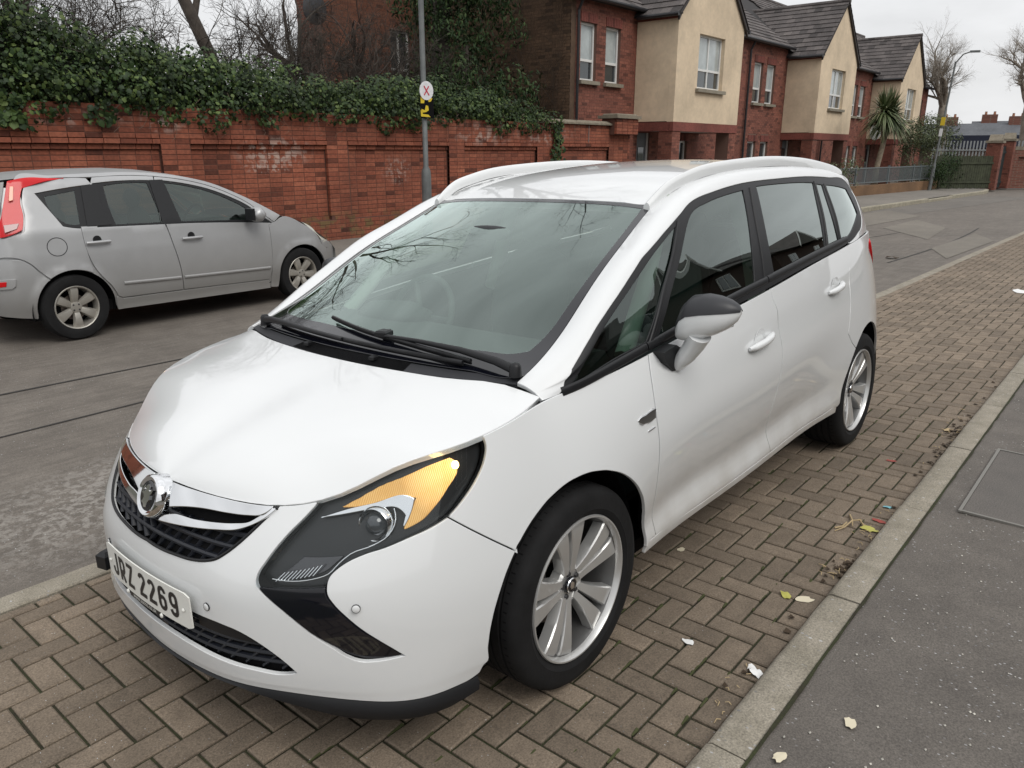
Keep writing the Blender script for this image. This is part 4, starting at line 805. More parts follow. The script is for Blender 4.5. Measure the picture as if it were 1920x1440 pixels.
def wheel_big():
    tm = MB()
    pr = [(.236,-.095),(.246,-.108),(.268,-.1155),(.296,-.117),(.316,-.111),(.328,-.098),(.3325,-.082),(.3335,-.062),(.3265,-.060),(.3265,-.053),(.334,-.051),(.334,-.022),(.3265,-.020),(.3265,-.012),(.334,-.010),(.334,.010),(.3265,.012),(.3265,.020),(.334,.022),(.334,.051),(.3265,.053),(.3265,.060),(.3335,.062),(.3325,.082),(.328,.098),(.316,.111),(.296,.117),(.268,.1155),(.262,.1165),(.256,.113),(.246,.108),(.236,.095)]
    tm.lathe(pr, n=96); w = tm.build('wheel', M_tyre, None, smooth=35)
    # tread sipes on the shoulders
    sp_ = MB()
    for k in range(72):
        a = 2*math.pi*k/72
        for s in (1, -1):
            M_ = Matrix.Rotation(-a, 3, 'Y'); b_ = MB(); b_.box((.3313, s*.0725, 0), (.0036, .018, .0035)); sp_.add([M_ @ Vector(v) for v in b_.V], b_.F)
    sp_.build('tread_block', M_black, w)['kind'] = 'stuff'
    rm = MB(); rm.lathe([(.226,.092),(.222,.080),(.214,.030),(.205,-.05),(.205,-.10)], n=80); rm.build('rim_barrel', mat('shaded_barrel_alloy', (.16,.16,.158), .38, metal=.7), w, smooth=40)  # darker alloy paints shade into the gaps between the spokes
    rm = MB(); rm.lathe([(.238,.100),(.2415,.106),(.239,.112),(.234,.112),(.229,.104),(.226,.092)], n=80)
    rm.lathe([(0,.058),(.030,.060),(.058,.068),(.066,.060),(.070,.03)], n=40)
    for k in range(5):
        for s in (1, -1): spoke(rm, 90+72*k, s)
    rim = rm.build('rim', M_alloy, w, smooth=28)
    lug = MB()
    for k in range(5):
        a = math.radians(90+36+72*k+36); lug.lathe([(0,.069),(.007,.070),(.010,.064)], c=(.040*math.cos(a), .0, .040*math.sin(a)), n=10)
    lug.build('wheel_bolt', M_dark, w, smooth=30)
    hc = MB(); hc.lathe([(0,.0745),(.020,.074),(.026,.072),(.028,.066)], n=32); hc.build('hub_cap', M_gloss, w, smooth=40)
    he = MB(); he.lathe([(.021,.0752),(.0235,.0762),(.0255,.0735)], n=32); he.prism([(-.008,-.013),(.006,-.012),(.011,.0),(.006,.013),(-.003,.014),(-.011,.004)], 'Y', .0742, .0765); he.build('hub_emblem', M_chrome, w, smooth=30)
    ds = MB(); ds.lathe([(.06,.0),(.148,.0),(.150,-.004),(.150,-.024),(.06,-.024)], n=48); ds.build('brake_disc', M_disc, w, smooth=30)
    cp = MB(); cp.box((.10,.0,.09), (.07,.05,.13), bev=.012); cp.build('brake_caliper', M_dark, w)
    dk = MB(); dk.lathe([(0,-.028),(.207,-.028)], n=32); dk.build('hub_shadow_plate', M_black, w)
    return w
W0 = wheel_big(); first = True
for (cx, sg, st, spin) in ((0, 1, 0, 9), (-2.76, 1, 0, 30), (0, -1, 0, 0), (-2.76, -1, 0, 50)):
    w = W0 if first else copy_tree(W0); first = False
    w.parent = car; w.location = (cx, .795*sg, .334)
    w.rotation_euler = (0, math.radians(spin), 0) if sg > 0 else (0, math.radians(spin), math.pi)
# cabin -------------------------------------------------------------
def soft(name, c, d, m, parent, rx=0, ry=0, rz=0, lev=2):
    import bmesh
    bm = bmesh.new(); bmesh.ops.create_cube(bm, size=1); bmesh.ops.subdivide_edges(bm, edges=bm.edges[:], cuts=3, use_grid_fill=True)
    for v in bm.verts:
        p = v.co*2; q = Vector([p[i]*math.sqrt(max(0, 1-.5*p[(i+1) % 3]**2*.7-.5*p[(i+2) % 3]**2*.7)) for i in range(3)]); v.co = Vector((q[0]*d[0]/2, q[1]*d[1]/2, q[2]*d[2]/2))
    M_ = Matrix.Translation(c) @ Matrix.Rotation(rz, 4, 'Z') @ Matrix.Rotation(ry, 4, 'Y') @ Matrix.Rotation(rx, 4, 'X')
    bmesh.ops.transform(bm, matrix=M_, verts=bm.verts); me = bpy.data.meshes.new(name); bm.to_mesh(me); bm.free(); me.shade_smooth(); me.materials.append(m)
    return link(bpy.data.objects.new(name, me), parent)
dsh = MB(); dsh.prism([(.12,.90),(.02,1.0),(-.20,1.02),(-.42,1.0),(-.50,.93),(-.50,.70),(.1,.70)], 'Y', -.70, .70); dsh.build('dashboard', M_dash, car, smooth=30)
soft('instrument_hood', (-.40,-.37,1.02), (.22,.36,.10), M_dash, car)
sw_ = MB(); ctr = Vector((-.55,-.37,.98)); Rw = Matrix.Rotation(math.radians(65), 3, 'Y')
pts_ = [ctr+Rw @ Vector((.185*math.cos(a), .185*math.sin(a), 0)) for a in np.linspace(0, 2*math.pi, 33)]
sw_.tube(pts_, .014, 8, cap=False)
for a in (0, 120, 240): sw_.tube([ctr, ctr+Rw @ Vector((.18*math.cos(math.radians(a+90)), .18*math.sin(math.radians(a+90)), 0))], .014, 6)
sw_.build('steering_wheel', M_dash, car, smooth=60)
for y in (-.37, .37):
    s_ = soft('seat', (-1.05, y, .62), (.52,.50,.18), M_seat, car)
    soft('seat_back', (-1.32, y, .93), (.16,.48,.62), M_seat, s_, ry=-.30); soft('headrest', (-1.44, y, 1.30), (.10,.26,.18), M_seat, s_, ry=-.2)
for y in (-.42, 0, .42):
    s_ = soft('seat', (-1.95, y, .64), (.48,.42,.18), M_seat, car); soft('seat_back', (-2.22, y, .95), (.14,.40,.60), M_seat, s_, ry=-.25); soft('headrest', (-2.34, y, 1.28), (.09,.24,.15), M_seat, s_)
for sg in (1, -1):
    bp_ = MB(); bp_.tube([(-.45,.76*sg,.98),(-.70,.70*sg,1.22),(-.88,.64*sg,1.40),(-1.02,.60*sg,1.48)], [.035,.032,.03,.03], 8); bp_.build('pillar_lining', M_liner, car, smooth=60)
    bp_ = MB(); bp_.tube([(-1.52,.80*sg,.95),(-1.54,.72*sg,1.25),(-1.55,.62*sg,1.50)], [.045,.04,.04], 8); bp_.build('pillar_lining', M_liner, car, smooth=60)
fl = MB(); fl.box((-1.7,0,.42), (3.0,1.5,.03)); fl.build('cabin_floor', M_black, car)
hdl = MB(); 
rl_ = panel('headlining', SR, mirror_half(rh), M_liner, car, step=.2, smooth=False, off=-.045, depth=0, r=0)
soft('interior_mirror', (-.62,0,1.36), (.04,.22,.06), M_dash, car)
tg = MB(); tg.prism([(-.52,1.22),(.52,1.22),(.44,1.44),(-.44,1.44)], 'X', -3.49, -3.47); tg.build('tailgate_glass', M_gloss, car)

# ------------------------------------------------------------------ ground
def gz(y):                        # cross fall of the road: the paved bay falls towards its outer edge
    if y > 1.37: return .012
    return max(-.052, min(.012, .0227*(y-.9))) if y > -1.4 else -.052
def edge_y(x):                    # outer edge of the block paving
    return float(np.interp(x, [-40, -18, -8, -3, .2, 8], [-.2, -.27, -.42, -.80, -1.035, -1.10]))
def sheet(name, xs, ys, zf, m, label=None):
    V = [(x, y, zf(x, y)) for x in xs for y in ys]; n = len(ys)
    F = [(i*n+j, (i+1)*n+j, (i+1)*n+j+1, i*n+j+1) for i in range(len(xs)-1) for j in range(n-1)]
    o = mk(name, V, F, m); tag(o, label, kind='structure'); return o
def gmat(name, c1, c2, scale, rough=.85, chips=None, streak=None, spots=None):
    m = mat(name, c1, rough); t, n, l, b = nodes(m); g = n.new('ShaderNodeNewGeometry')
    def noise(s, vec=None, det=8):
        q = n.new('ShaderNodeTexNoise'); q.inputs['Scale'].default_value = s; q.inputs['Detail'].default_value = det; q.inputs['Roughness'].default_value = .65; l.new(vec or g.outputs['Position'], q.inputs['Vector']); return q.outputs[0]
    def rng_(x, a, b_, c=0, d=1):
        q = n.new('ShaderNodeMapRange'); q.inputs[1].default_value = a; q.inputs[2].default_value = b_; q.inputs[3].default_value = c; q.inputs[4].default_value = d; l.new(x, q.inputs[0]); return q.outputs[0]
    def mix(f_, a, b_):
        q = n.new('ShaderNodeMix'); q.data_type = 'RGBA'; l.new(f_, q.inputs[0])
        for s_, v in ((6, a), (7, b_)):
            if isinstance(v, tuple): q.inputs[s_].default_value = (*v, 1)
            else: l.new(v, q.inputs[s_])
        return q.outputs[2]
    def mul(c, f_):
        q = n.new('ShaderNodeVectorMath'); q.operation = 'SCALE'; l.new(c, q.inputs[0]); l.new(f_, q.inputs['Scale']); return q.outputs[0]
    col = mix(rng_(noise(scale), .32, .68), c1, c2)
    fine = noise(170, det=3); col = mul(col, rng_(fine, .3, .7, .62, 1.4)); col = mul(col, rng_(noise(.45), .3, .7, .86, 1.13))
    if streak:
        mp_ = n.new('ShaderNodeMapping'); mp_.inputs['Scale'].default_value = streak[0]; mp_.inputs['Rotation'].default_value = (0, 0, streak[2]); l.new(g.outputs['Position'], mp_.inputs[0])
        col = mul(col, rng_(noise(streak[1], mp_.outputs[0], 4), .35, .65, streak[3], streak[4]))
    h = fine
    if chips:
        v = n.new('ShaderNodeTexVoronoi'); v.inputs['Scale'].default_value = chips[0]; v.inputs['Randomness'].default_value = 1
        mp_ = n.new('ShaderNodeMapping'); mp_.inputs['Scale'].default_value = (1, .62, 1); mp_.inputs['Rotation'].default_value = (0, 0, .5); l.new(g.outputs['Position'], mp_.inputs[0]); l.new(mp_.outputs[0], v.inputs['Vector'])
        near = rng_(v.outputs['Distance'], chips[1], chips[1]*.8)
        sep = n.new('ShaderNodeSeparateColor'); l.new(v.outputs['Color'], sep.inputs[0])
        sel = rng_(sep.outputs[0], chips[2], chips[2]+.02); mm_ = n.new('ShaderNodeMath'); mm_.operation = 'MULTIPLY'; l.new(near, mm_.inputs[0]); l.new(sel, mm_.inputs[1])
        mk2 = n.new('ShaderNodeMath'); mk2.operation = 'MULTIPLY'; l.new(mm_.outputs[0], mk2.inputs[0]); l.new(rng_(noise(1.3, det=3), .40, .56, .15, 1), mk2.inputs[1]); mm_ = mk2; cs = n.new('ShaderNodeMapRange'); cs.inputs[3].default_value = .14; cs.inputs[4].default_value = .50; l.new(sep.outputs[1], cs.inputs[0]); cb = n.new('ShaderNodeCombineColor'); l.new(cs.outputs[0], cb.inputs[0]); l.new(cs.outputs[0], cb.inputs[1])
        l.new(cs.outputs[0], cb.inputs[2]); col = mix(mm_.outputs[0], col, cb.outputs[0])
    if spots:      # worn or bleached patches with a place of their own: (x, y, radius, colour, amount)
        for (px, py, rx, ry, cc_, am) in spots:
            sb = n.new('ShaderNodeVectorMath'); sb.operation = 'SUBTRACT'; sb.inputs[1].default_value = (px, py, 0); l.new(g.outputs['Position'], sb.inputs[0])
            ml = n.new('ShaderNodeVectorMath'); ml.operation = 'MULTIPLY'; ml.inputs[1].default_value = (1/rx, 1/ry, 0); l.new(sb.outputs[0], ml.inputs[0])
            ln_ = n.new('ShaderNodeVectorMath'); ln_.operation = 'LENGTH'; l.new(ml.outputs[0], ln_.inputs[0])
            q = n.new('ShaderNodeMath'); q.operation = 'MULTIPLY'; l.new(rng_(ln_.outputs['Value'], 1.1, .3, 0, am), q.inputs[0]); l.new(rng_(noise(28, det=5), .47, .58), q.inputs[1]); col = mix(q.outputs[0], col, cc_)
    l.new(col, b.inputs['Base Color'])
    bp = n.new('ShaderNodeBump'); bp.inputs['Strength'].default_value = .5; bp.inputs['Distance'].default_value = .004; l.new(h, bp.inputs['Height']); l.new(bp.outputs[0], b.inputs['Normal'])
    return m
M_earth = gmat('garden_earth', (.06,.05,.035), (.04,.05,.025), 2)
M_road = gmat('worn_road_concrete', (.108,.094,.080), (.150,.132,.113), 3.5, .82, chips=(75, .22, .86), streak=((1.2, 14, 1), 1.6, .05, .88, 1.14), spots=[(.42,-1.75,.75,.65,(.36,.34,.31),.5), (-.3,-2.1,.8,.4,(.34,.32,.30),.4), (1.0,-2.9,.5,.4,(.3,.28,.26),.3)])
M_road2 = gmat('dark_road_tarmac', (.115,.104,.092), (.150,.136,.118), 2.2, .82, chips=(90,.2,.9))
M_patch = gmat('pale_road_concrete', (.175,.158,.132), (.15,.135,.115), 3, .85)
M_path = gmat('footpath_tarmac', (.098,.087,.077), (.136,.121,.106), 5, .85, chips=(62, .18, .42))
M_farpath = gmat('far_footpath_tarmac', (.15,.138,.12), (.19,.172,.15), 3)
M_kerb = gmat('kerb_concrete', (.20,.18,.14), (.30,.27,.22), 9, .9, chips=(60,.25,.72))
M_kerb2 = gmat('pale_kerb_stone', (.34,.31,.24), (.22,.20,.15), 7, .9)
M_joint = gmat('mossy_joint_sand', (.022,.017,.010), (.028,.036,.010), 11, .95)
M_pave = gmat('block_paver', (.130,.102,.075), (.174,.137,.101), 14, .88, chips=(130,.20,.90), spots=None)
t_, n_, l_, b_ = nodes(M_pave)      # each block its own tone
g_ = n_.new('ShaderNodeNewGeometry'); r_ = n_.new('ShaderNodeMapRange'); r_.inputs[3].default_value = .78; r_.inputs[4].default_value = 1.22; l_.new(g_.outputs['Random Per Island'], r_.inputs[0])
oi = n_.new('ShaderNodeObjectInfo'); r2_ = n_.new('ShaderNodeMapRange'); r2_.inputs[3].default_value = .84; r2_.inputs[4].default_value = 1.18; l_.new(oi.outputs['Random'], r2_.inputs[0])
mu_ = n_.new('ShaderNodeMath'); mu_.operation = 'MULTIPLY'; l_.new(r_.outputs[0], mu_.inputs[0]); l_.new(r2_.outputs[0], mu_.inputs[1])
old = b_.inputs['Base Color'].links[0].from_socket; s_ = n_.new('ShaderNodeVectorMath'); s_.operation = 'SCALE'; l_.new(old, s_.inputs[0]); l_.new(mu_.outputs[0], s_.inputs['Scale']); l_.new(s_.outputs[0], b_.inputs['Base Color'])
xs = np.linspace(-60, 8, 35)
sheet('ground', [-600, -300, -120, -60, 0, 60, 300], [-600, -300, -60, 0, 60, 300, 600], lambda x, y: -.16, M_earth)
_V = []; _F = []
for _i, _x in enumerate(xs):
    _e = edge_y(_x)
    for _y, _z in ((-7.62, -.056), (-5, -.056), (-3, -.056), (-1.4, -.056), (_e-.10, gz(_e-.1)-.006), (_e-.05, -.10), (0, -.10)): _V.append((_x, _y, _z))
for _i in range(len(xs)-1): _F += [(_i*7+_j, _i*7+7+_j, _i*7+8+_j, _i*7+_j+1) for _j in range(6)]
tag(mk('road', _V, _F, M_road), kind='structure')
sheet('side_road', np.linspace(-130, -34, 20), [-5.5, 0, 6, 12], lambda x, y: -.060, M_road2)
# slab joints and relaid patches of the road
def strip(name, P, w, m, z=.001, seg=30):
    V = []; F = []; P = curvy(P, .5, 60, closed=False)
    for i, p in enumerate(P):
        d = P[min(i+1, len(P)-1)]-P[max(0, i-1)]; d /= np.linalg.norm(d); nrm_ = np.array([-d[1], d[0]])
        for s in (-1, 1): q = p+nrm_*w/2*s*(1+.3*rng.random()); V.append((q[0], q[1], gz(q[1])+z))
    for i in range(len(P)-1): F.append((2*i, 2*i+1, 2*i+3, 2*i+2))
    o = mk(name, V, F, m); tag(o, kind='structure'); return o
M_tar = mat('joint_tar', (.030,.028,.026), .8)
strip('road_joint', [(4, -4.20), (0, -4.20), (-1.5, -4.16), (-12, -4.2), (-22, -4.15)], .022, M_tar)
strip('road_joint', [(4, -3.24), (.4, -3.22), (-.5, -3.25), (-10, -3.1), (-17.5, -2.3)], .018, M_tar)
strip('road_joint', [(-11.5, -1.25), (-14, -1.15), (-19, -1.3)], .03, M_tar)
def quad(name, P, m, z=.004):
    o = mk(name, [(x, y, gz(y)+z) for x, y in P], [tuple(range(len(P)))], m); tag(o, kind='structure'); return o
quad('road_patch', [(-15.4,-3.6), (-21.8,-3.2), (-23.5,-4.5), (-17.5,-4.9), (-14.9,-4.4)], M_patch, .002)
quad('road_patch', [(-15.6,-1.6), (-18.6,-1.9), (-20.6,-3.0), (-17.6,-3.0)], M_patch, .002)
quad('road_patch', [(-12.5,-.62), (-16,-.50), (-17.5,-1.1), (-14.0,-1.18)], M_patch, .002)
quad('road_patch', [(-20.0,-3.9), (-34,-2.2), (-34,-5.0), (-23.5,-5.0)], M_road2, .0005)
# block paving ------------------------------------------------------
paving = sheet('paving_bed', list(np.linspace(-36, 4, 41)), [-1.20, -1.0, -.6, 0, .45, .9, 1.2, 1.40], lambda x, y: gz(y)-.009 if y > edge_y(x)-.13 else -.070, M_joint)
MU = .094; X0, Y0 = -1.005, .797
def paver_mesh(w, d):
    b = .004; x, y = w/2, d/2; V = []; j = lambda s: (rng.random()-.5)*s
    base = [(-x, -y), (x, -y), (x, y), (-x, y)]
    for a, c in base: V.append((a+j(.002), c+j(.002), -.03))
    for a, c in base: V.append((a+j(.002), c+j(.002), -b*1.1))
    for a, c in base: V.append((a*(1-b/x*1.2)+j(.002), c*(1-b/y*1.2)+j(.002), j(.0008)))
    F = [(8,9,10,11)]+[(i,(i+1)%4,4+(i+1)%4,4+i) for i in range(4)]+[(4+i,4+(i+1)%4,8+(i+1)%4,8+i) for i in range(4)]
    return V, F
cand = []
for a in range(-330, 30):
    for b in range(-24, 8):
        k = (a+b+3) % 4
        if k == 0: c = (a, b, 2, 1)
        elif k == 2: c = (a, b, 1, 2)
        else: continue
        x0, y0 = X0+c[0]*MU, Y0+c[1]*MU; x1, y1 = x0+c[2]*MU, y0+c[3]*MU
        ey = edge_y((x0+x1)/2); y0c, y1c = max(y0, ey), min(y1, 1.366)
        if y1c-y0c < .02: continue
        g = .0045
        cand.append(((x0+x1)/2, (y0c+y1c)/2, x1-x0-2*g, y1c-y0c-2*g))
_cx = np.array([list(camo.matrix_world.col[0])[:3], list(camo.matrix_world.col[1])[:3], [-v for v in list(camo.matrix_world.col[2])[:3]]])
def to_px(P):
    q = _cx @ (np.asarray(P)-OW); return 512+q[0]/q[2]*766.5, 384-q[1]/q[2]*766.5, q[2]
def seen(x, y):
    u, v, w = to_px((x, y, 0)); 
    if w <= 0 or not (-10 < u < 1034 and -10 < v < 780): return 1e9
    if x < .95 and y < .93 and x > -3.6: return 1e9
    return math.dist((x, y, 0), OW)
cand.sort(key=lambda c: seen(c[0], c[1]))
paving['kind'] = 'structure'
pmesh = {}
mass = MB()
for i, (x, y, w, d) in enumerate(cand):
    z = gz(y)+(rng.random()-.5)*.0025; tilt = ((rng.random()-.5)*.022, (rng.random()-.5)*.022+.0, (rng.random()-.5)*.012)
    if i < 300:
        key = (round(w, 3), round(d, 3), i % 4)
        if key not in pmesh:
            V, F = paver_mesh(w, d); me = bpy.data.meshes.new('paver'); me.from_pydata(V, [], F); me.materials.append(M_pave); pmesh[key] = me
        o = bpy.data.objects.new('paver', pmesh[key]); COL.objects.link(o); o.parent = paving; o.location = (x, y, z); o.rotation_euler = (tilt[0]+.0227*(y > -1.4), tilt[1], tilt[2])
    else:
        V, F = paver_mesh(w, d)
        if math.dist((x, y), (OW[0], OW[1])) > 9: V = V[4:]; F = [(4,5,6,7)]+[(i_,(i_+1)%4,4+(i_+1)%4,4+i_) for i_ in range(4)]
        mass.add([(v[0]+x, v[1]+y, v[2]+z+v[0]*-tilt[1]+v[1]*(tilt[0]+.0227)) for v in V], F)
pm_ = mass.build('paver', M_pave, paving); pm_['kind'] = 'stuff'
# flush edging blocks along the outer edge of the paving
x = 3.9; edging = empty('edging_strip', (0, 0, 0)); edging['kind'] = 'structure'
while x > -30:
    L = .90; xm = x-L/2; y0, y1 = edge_y(x), edge_y(x-L); e_ = MB(); e_.box((xm, (y0+y1)/2-.062, gz(-1.0)-.042), (L-.008, .115, .10), rz=math.atan2(y0-y1, L), bev=.006); e_.build('edging_stone', M_kerb, edging); x -= L
# kerb and near footpath
kerb = empty('kerb', (0, 0, 0)); kerb['kind'] = 'structure'; x = 3.04
kme = None
while x > -41:
    if x > -3 or kme is None:
        k_ = MB(); V = []
        prof = [(1.367, -.08), (1.367, .035), (1.374, .046), (1.389, .052), (1.484, .052), (1.491, .046), (1.491, -.08)]
        nseg = 8
        for i in range(nseg+1):
            for (yy, zz) in prof: V.append((.5-(i/nseg), yy+(rng.random()-.5)*.004, zz+(rng.random()-.5)*.003))
        n = len(prof); F = [(i*n+j, i*n+j+1, (i+1)*n+j+1, (i+1)*n+j) for i in range(nseg) for j in range(n-1)]+[tuple(range(n)), tuple(nseg*n+j for j in range(n))]
        k_.add([(v[0]*.992, v[1], v[2]) for v in V], F); o = k_.build('kerb_stone', M_kerb, kerb, smooth=50); kme = o.data
    else: o = link(bpy.data.objects.new('kerb_stone', kme), kerb)
    o.location = (x-.5, 0, (rng.random()-.5)*.006); o.rotation_euler = (0, 0, (rng.random()-.5)*.004); x -= 1.0
sheet('footpath', np.linspace(-60, 6, 67), [1.494, 1.53, 1.9, 3, 4.2], lambda x, y: .046+(.003*math.sin(x*2.3) if y > 1.6 else -.004), M_path)
strip_m = MB(); P = [(6, 1.494), (-30, 1.494)]
crack = MB(); V = []; 
for i in range(241):
    x = 3-i*.1; w = .003+.005*rng.random(); V += [(x, 1.489, .0535+.001), (x, 1.489+w*1.6, .0495)]
crack.add(V, [(2*i, 2*i+1, 2*i+3, 2*i+2) for i in range(240)]); tag(crack.build('path_edge_gap', M_joint), kind='structure')
# inspection cover let into the footpath
cov = empty('inspection_cover', (-2.57, 1.98, .050)); tag(cov, 'large rectangular inspection cover with a thin metal frame set in the footpath at the right', 'cover')
m = MB(); m.box((0, 0, 0), (.98, .74, .006)); m.build('cover_plate', gmat('cover_infill', (.12,.108,.098), (.10,.092,.084), 6), cov)
for c, d in (((0, -.378, .0025), (1.02, .014, .010)), ((0, .378, .0025), (1.02, .014, .010)), ((.500, 0, .0025), (.014, .742, .010)), ((-.500, 0, .0025), (.014, .742, .010))):
    m = MB(); m.box(c, d); m.build('cover_frame', mat('frame_steel', (.22,.21,.19), .55, metal=.4), cov)
cov.rotation_euler = (0, 0, .0)
# opposite footpath with its kerb
sheet('opposite_footpath', list(np.linspace(-21, 6, 10)), [-9.9, -9.3, -7.74], lambda x, y: .07+(.05 if y < -8 else 0), M_farpath)
_ex = [-46, -37.6, -36.2, -33, -30, -27, -24, -21.7, -21.4, -20.8]; _V = []
for _x in _ex:
    _e = float(np.interp(_x, [-46, -37.6, -36.2, -21.7, -21.4, -20.8], [-4.6, -4.36, -4.20, -5.0, -6.9, -7.6]))
    _V += [(_x, -14, .09), (_x, -6.9, .09), (_x, min(-6.0, _e-.02), .085), (_x, _e, .064)]
_o = mk('far_footpath', _V, [(4*i+j, 4*i+4+j, 4*i+5+j, 4*i+j+1) for i in range(9) for j in range(3)], M_farpath); tag(_o, kind='structure')
kb2 = empty('opposite_kerb', (0, 0, 0)); kb2['kind'] = 'structure'
pts = [(6, -7.66), (-20.6, -7.66), (-21.4, -6.9), (-21.7, -4.95), (-36.2, -4.15), (-37.6, -4.3)]
for (xa, ya), (xb, yb2) in zip(pts[:-1], pts[1:]):
    L = math.hypot(xb-xa, yb2-ya); n = max(1, int(L/.95))
    for i in range(n):
        s = (i+.5)/n; xm, ym = xa+(xb-xa)*s, ya+(yb2-ya)*s
        low = -.035 if -31.2 < xm < -28.9 and ym > -5.5 else 0
        m = MB(); m.box((xm, ym, .01+low), (L/n-.01, .15, .13), rz=math.atan2(yb2-ya, xb-xa), bev=.015); m.build('kerb_stone', M_kerb2, kb2)

# ------------------------------------------------------------------ old red brick boundary wall
def brickmat(name, c1, c2, dark=.35, rnd=.25, stains=None):
    m = mat(name, c1, .85); t, n, l, b = nodes(m); g = n.new('ShaderNodeNewGeometry'); oi = n.new('ShaderNodeObjectInfo')
    ad = n.new('ShaderNodeMath'); ad.operation = 'ADD'; l.new(g.outputs['Random Per Island'], ad.inputs[0]); l.new(oi.outputs['Random'], ad.inputs[1]); fr = n.new('ShaderNodeMath'); fr.operation = 'FRACT'; l.new(ad.outputs[0], fr.inputs[0])
    cr = n.new('ShaderNodeValToRGB'); e = cr.color_ramp.elements; e[0].position = 0; e[0].color = (*[c*dark for c in c1], 1); e[1].position = 1; e[1].color = (*c2, 1)
    x = cr.color_ramp.elements.new(.07); x.color = (*[c*.62 for c in c1], 1); x = cr.color_ramp.elements.new(.16); x.color = (*c1, 1); x = cr.color_ramp.elements.new(.8); x.color = (*[(a+b_)/2 for a, b_ in zip(c1, c2)], 1)
    l.new(fr.outputs[0], cr.inputs[0]); nz = n.new('ShaderNodeTexNoise'); nz.inputs['Scale'].default_value = 22; nz.inputs['Detail'].default_value = 6; l.new(g.outputs['Position'], nz.inputs['Vector'])
    mr = n.new('ShaderNodeMapRange'); mr.inputs[1].default_value = .3; mr.inputs[2].default_value = .7; mr.inputs[3].default_value = .74; mr.inputs[4].default_value = 1.2; l.new(nz.outputs[0], mr.inputs[0])
    sc_ = n.new('ShaderNodeVectorMath'); sc_.operation = 'SCALE'; l.new(cr.outputs[0], sc_.inputs[0]); l.new(mr.outputs[0], sc_.inputs['Scale'])
    n2 = n.new('ShaderNodeTexNoise'); n2.inputs['Scale'].default_value = 1.1; n2.inputs['Detail'].default_value = 5; l.new(g.outputs['Position'], n2.inputs['Vector'])
    m2 = n.new('ShaderNodeMapRange'); m2.inputs[1].default_value = .3; m2.inputs[2].default_value = .7; m2.inputs[3].default_value = .72; m2.inputs[4].default_value = 1.16; l.new(n2.outputs[0], m2.inputs[0])
    s2 = n.new('ShaderNodeVectorMath'); s2.operation = 'SCALE'; l.new(sc_.outputs[0], s2.inputs[0]); l.new(m2.outputs[0], s2.inputs['Scale']); col = s2.outputs[0]
    for (px, pz, rx, rz_, cc_, am, ns) in (stains or []):
        sb = n.new('ShaderNodeVectorMath'); sb.operation = 'SUBTRACT'; sb.inputs[1].default_value = (px, 0, pz); l.new(g.outputs['Position'], sb.inputs[0])
        ml = n.new('ShaderNodeVectorMath'); ml.operation = 'MULTIPLY'; ml.inputs[1].default_value = (1/rx, 0, 1/rz_); l.new(sb.outputs[0], ml.inputs[0]); ln_ = n.new('ShaderNodeVectorMath'); ln_.operation = 'LENGTH'; l.new(ml.outputs[0], ln_.inputs[0])
        a_ = n.new('ShaderNodeMapRange'); a_.inputs[1].default_value = 1.1; a_.inputs[2].default_value = .4; a_.inputs[4].default_value = am; l.new(ln_.outputs['Value'], a_.inputs[0])
        n3 = n.new('ShaderNodeTexNoise'); n3.inputs['Scale'].default_value = ns; n3.inputs['Detail'].default_value = 5; l.new(g.outputs['Position'], n3.inputs['Vector'])
        b3 = n.new('ShaderNodeMapRange'); b3.inputs[1].default_value = .50; b3.inputs[2].default_value = .60; l.new(n3.outputs[0], b3.inputs[0]); q = n.new('ShaderNodeMath'); q.operation = 'MULTIPLY'; l.new(a_.outputs[0], q.inputs[0]); l.new(b3.outputs[0], q.inputs[1])
        mx_ = n.new('ShaderNodeMix'); mx_.data_type = 'RGBA'; l.new(q.outputs[0], mx_.inputs[0]); l.new(col, mx_.inputs[6]); mx_.inputs[7].default_value = (*cc_, 1); col = mx_.outputs[2]
    l.new(col, b.inputs['Base Color']); bp = n.new('ShaderNodeBump'); bp.inputs['Strength'].default_value = .4; bp.inputs['Distance'].default_value = .004; l.new(nz.outputs[0], bp.inputs['Height']); l.new(bp.outputs[0], b.inputs['Normal'])
    return m
CH = (.55,.48,.42)
M_brick = brickmat('old_red_brick', (.22,.062,.033), (.30,.098,.054), .38, stains=[(-5.75,1.62,.75,.25,CH,.55,9), (-5.6,1.40,.5,.12,CH,.5,16), (-3.9,2.08,.35,.2,CH,.6,8), (-2.6,2.1,1.0,.15,CH,.35,7), (-10.8,2.0,1.0,.25,CH,.45,6), (-12.8,2.0,1.2,.25,CH,.35,7), (-8.4,1.3,.4,.3,CH,.3,20), (-5,.35,9,.28,(.10,.11,.04),.6,5)])
M_mortar = mat('old_mortar', (.105,.046,.032), .95)
M_stone = gmat('weathered_coping_stone', (.16,.135,.10), (.24,.21,.16), 6)
WY = -9.30; wall = empty('brick_boundary_wall', (-6, WY, .1)); tag(wall, 'long old red brick boundary wall with recessed panels under an overhanging mass of ivy', 'wall')
PIERS = [(3.4, 2.95), (.3, -.15), (-1.0, -1.45), (-3.82, -4.28), (-6.76, -7.22), (-9.74, -10.2), (-12.6, -13.15), (-15.55, -16.55)]
def recess(x, z):
    for a, b in PIERS:
        if b <= x <= a: return 0
    if .50 < z < 1.695: return -.075
    if 1.695 <= z < 1.77: return -.035
    if 1.77 <= z < 1.845: return .018
    return 0
bm_w = []; m = MB()
xw0, xw1 = 3.4, -16.5
c = 0; z = .10; CH_ = .075
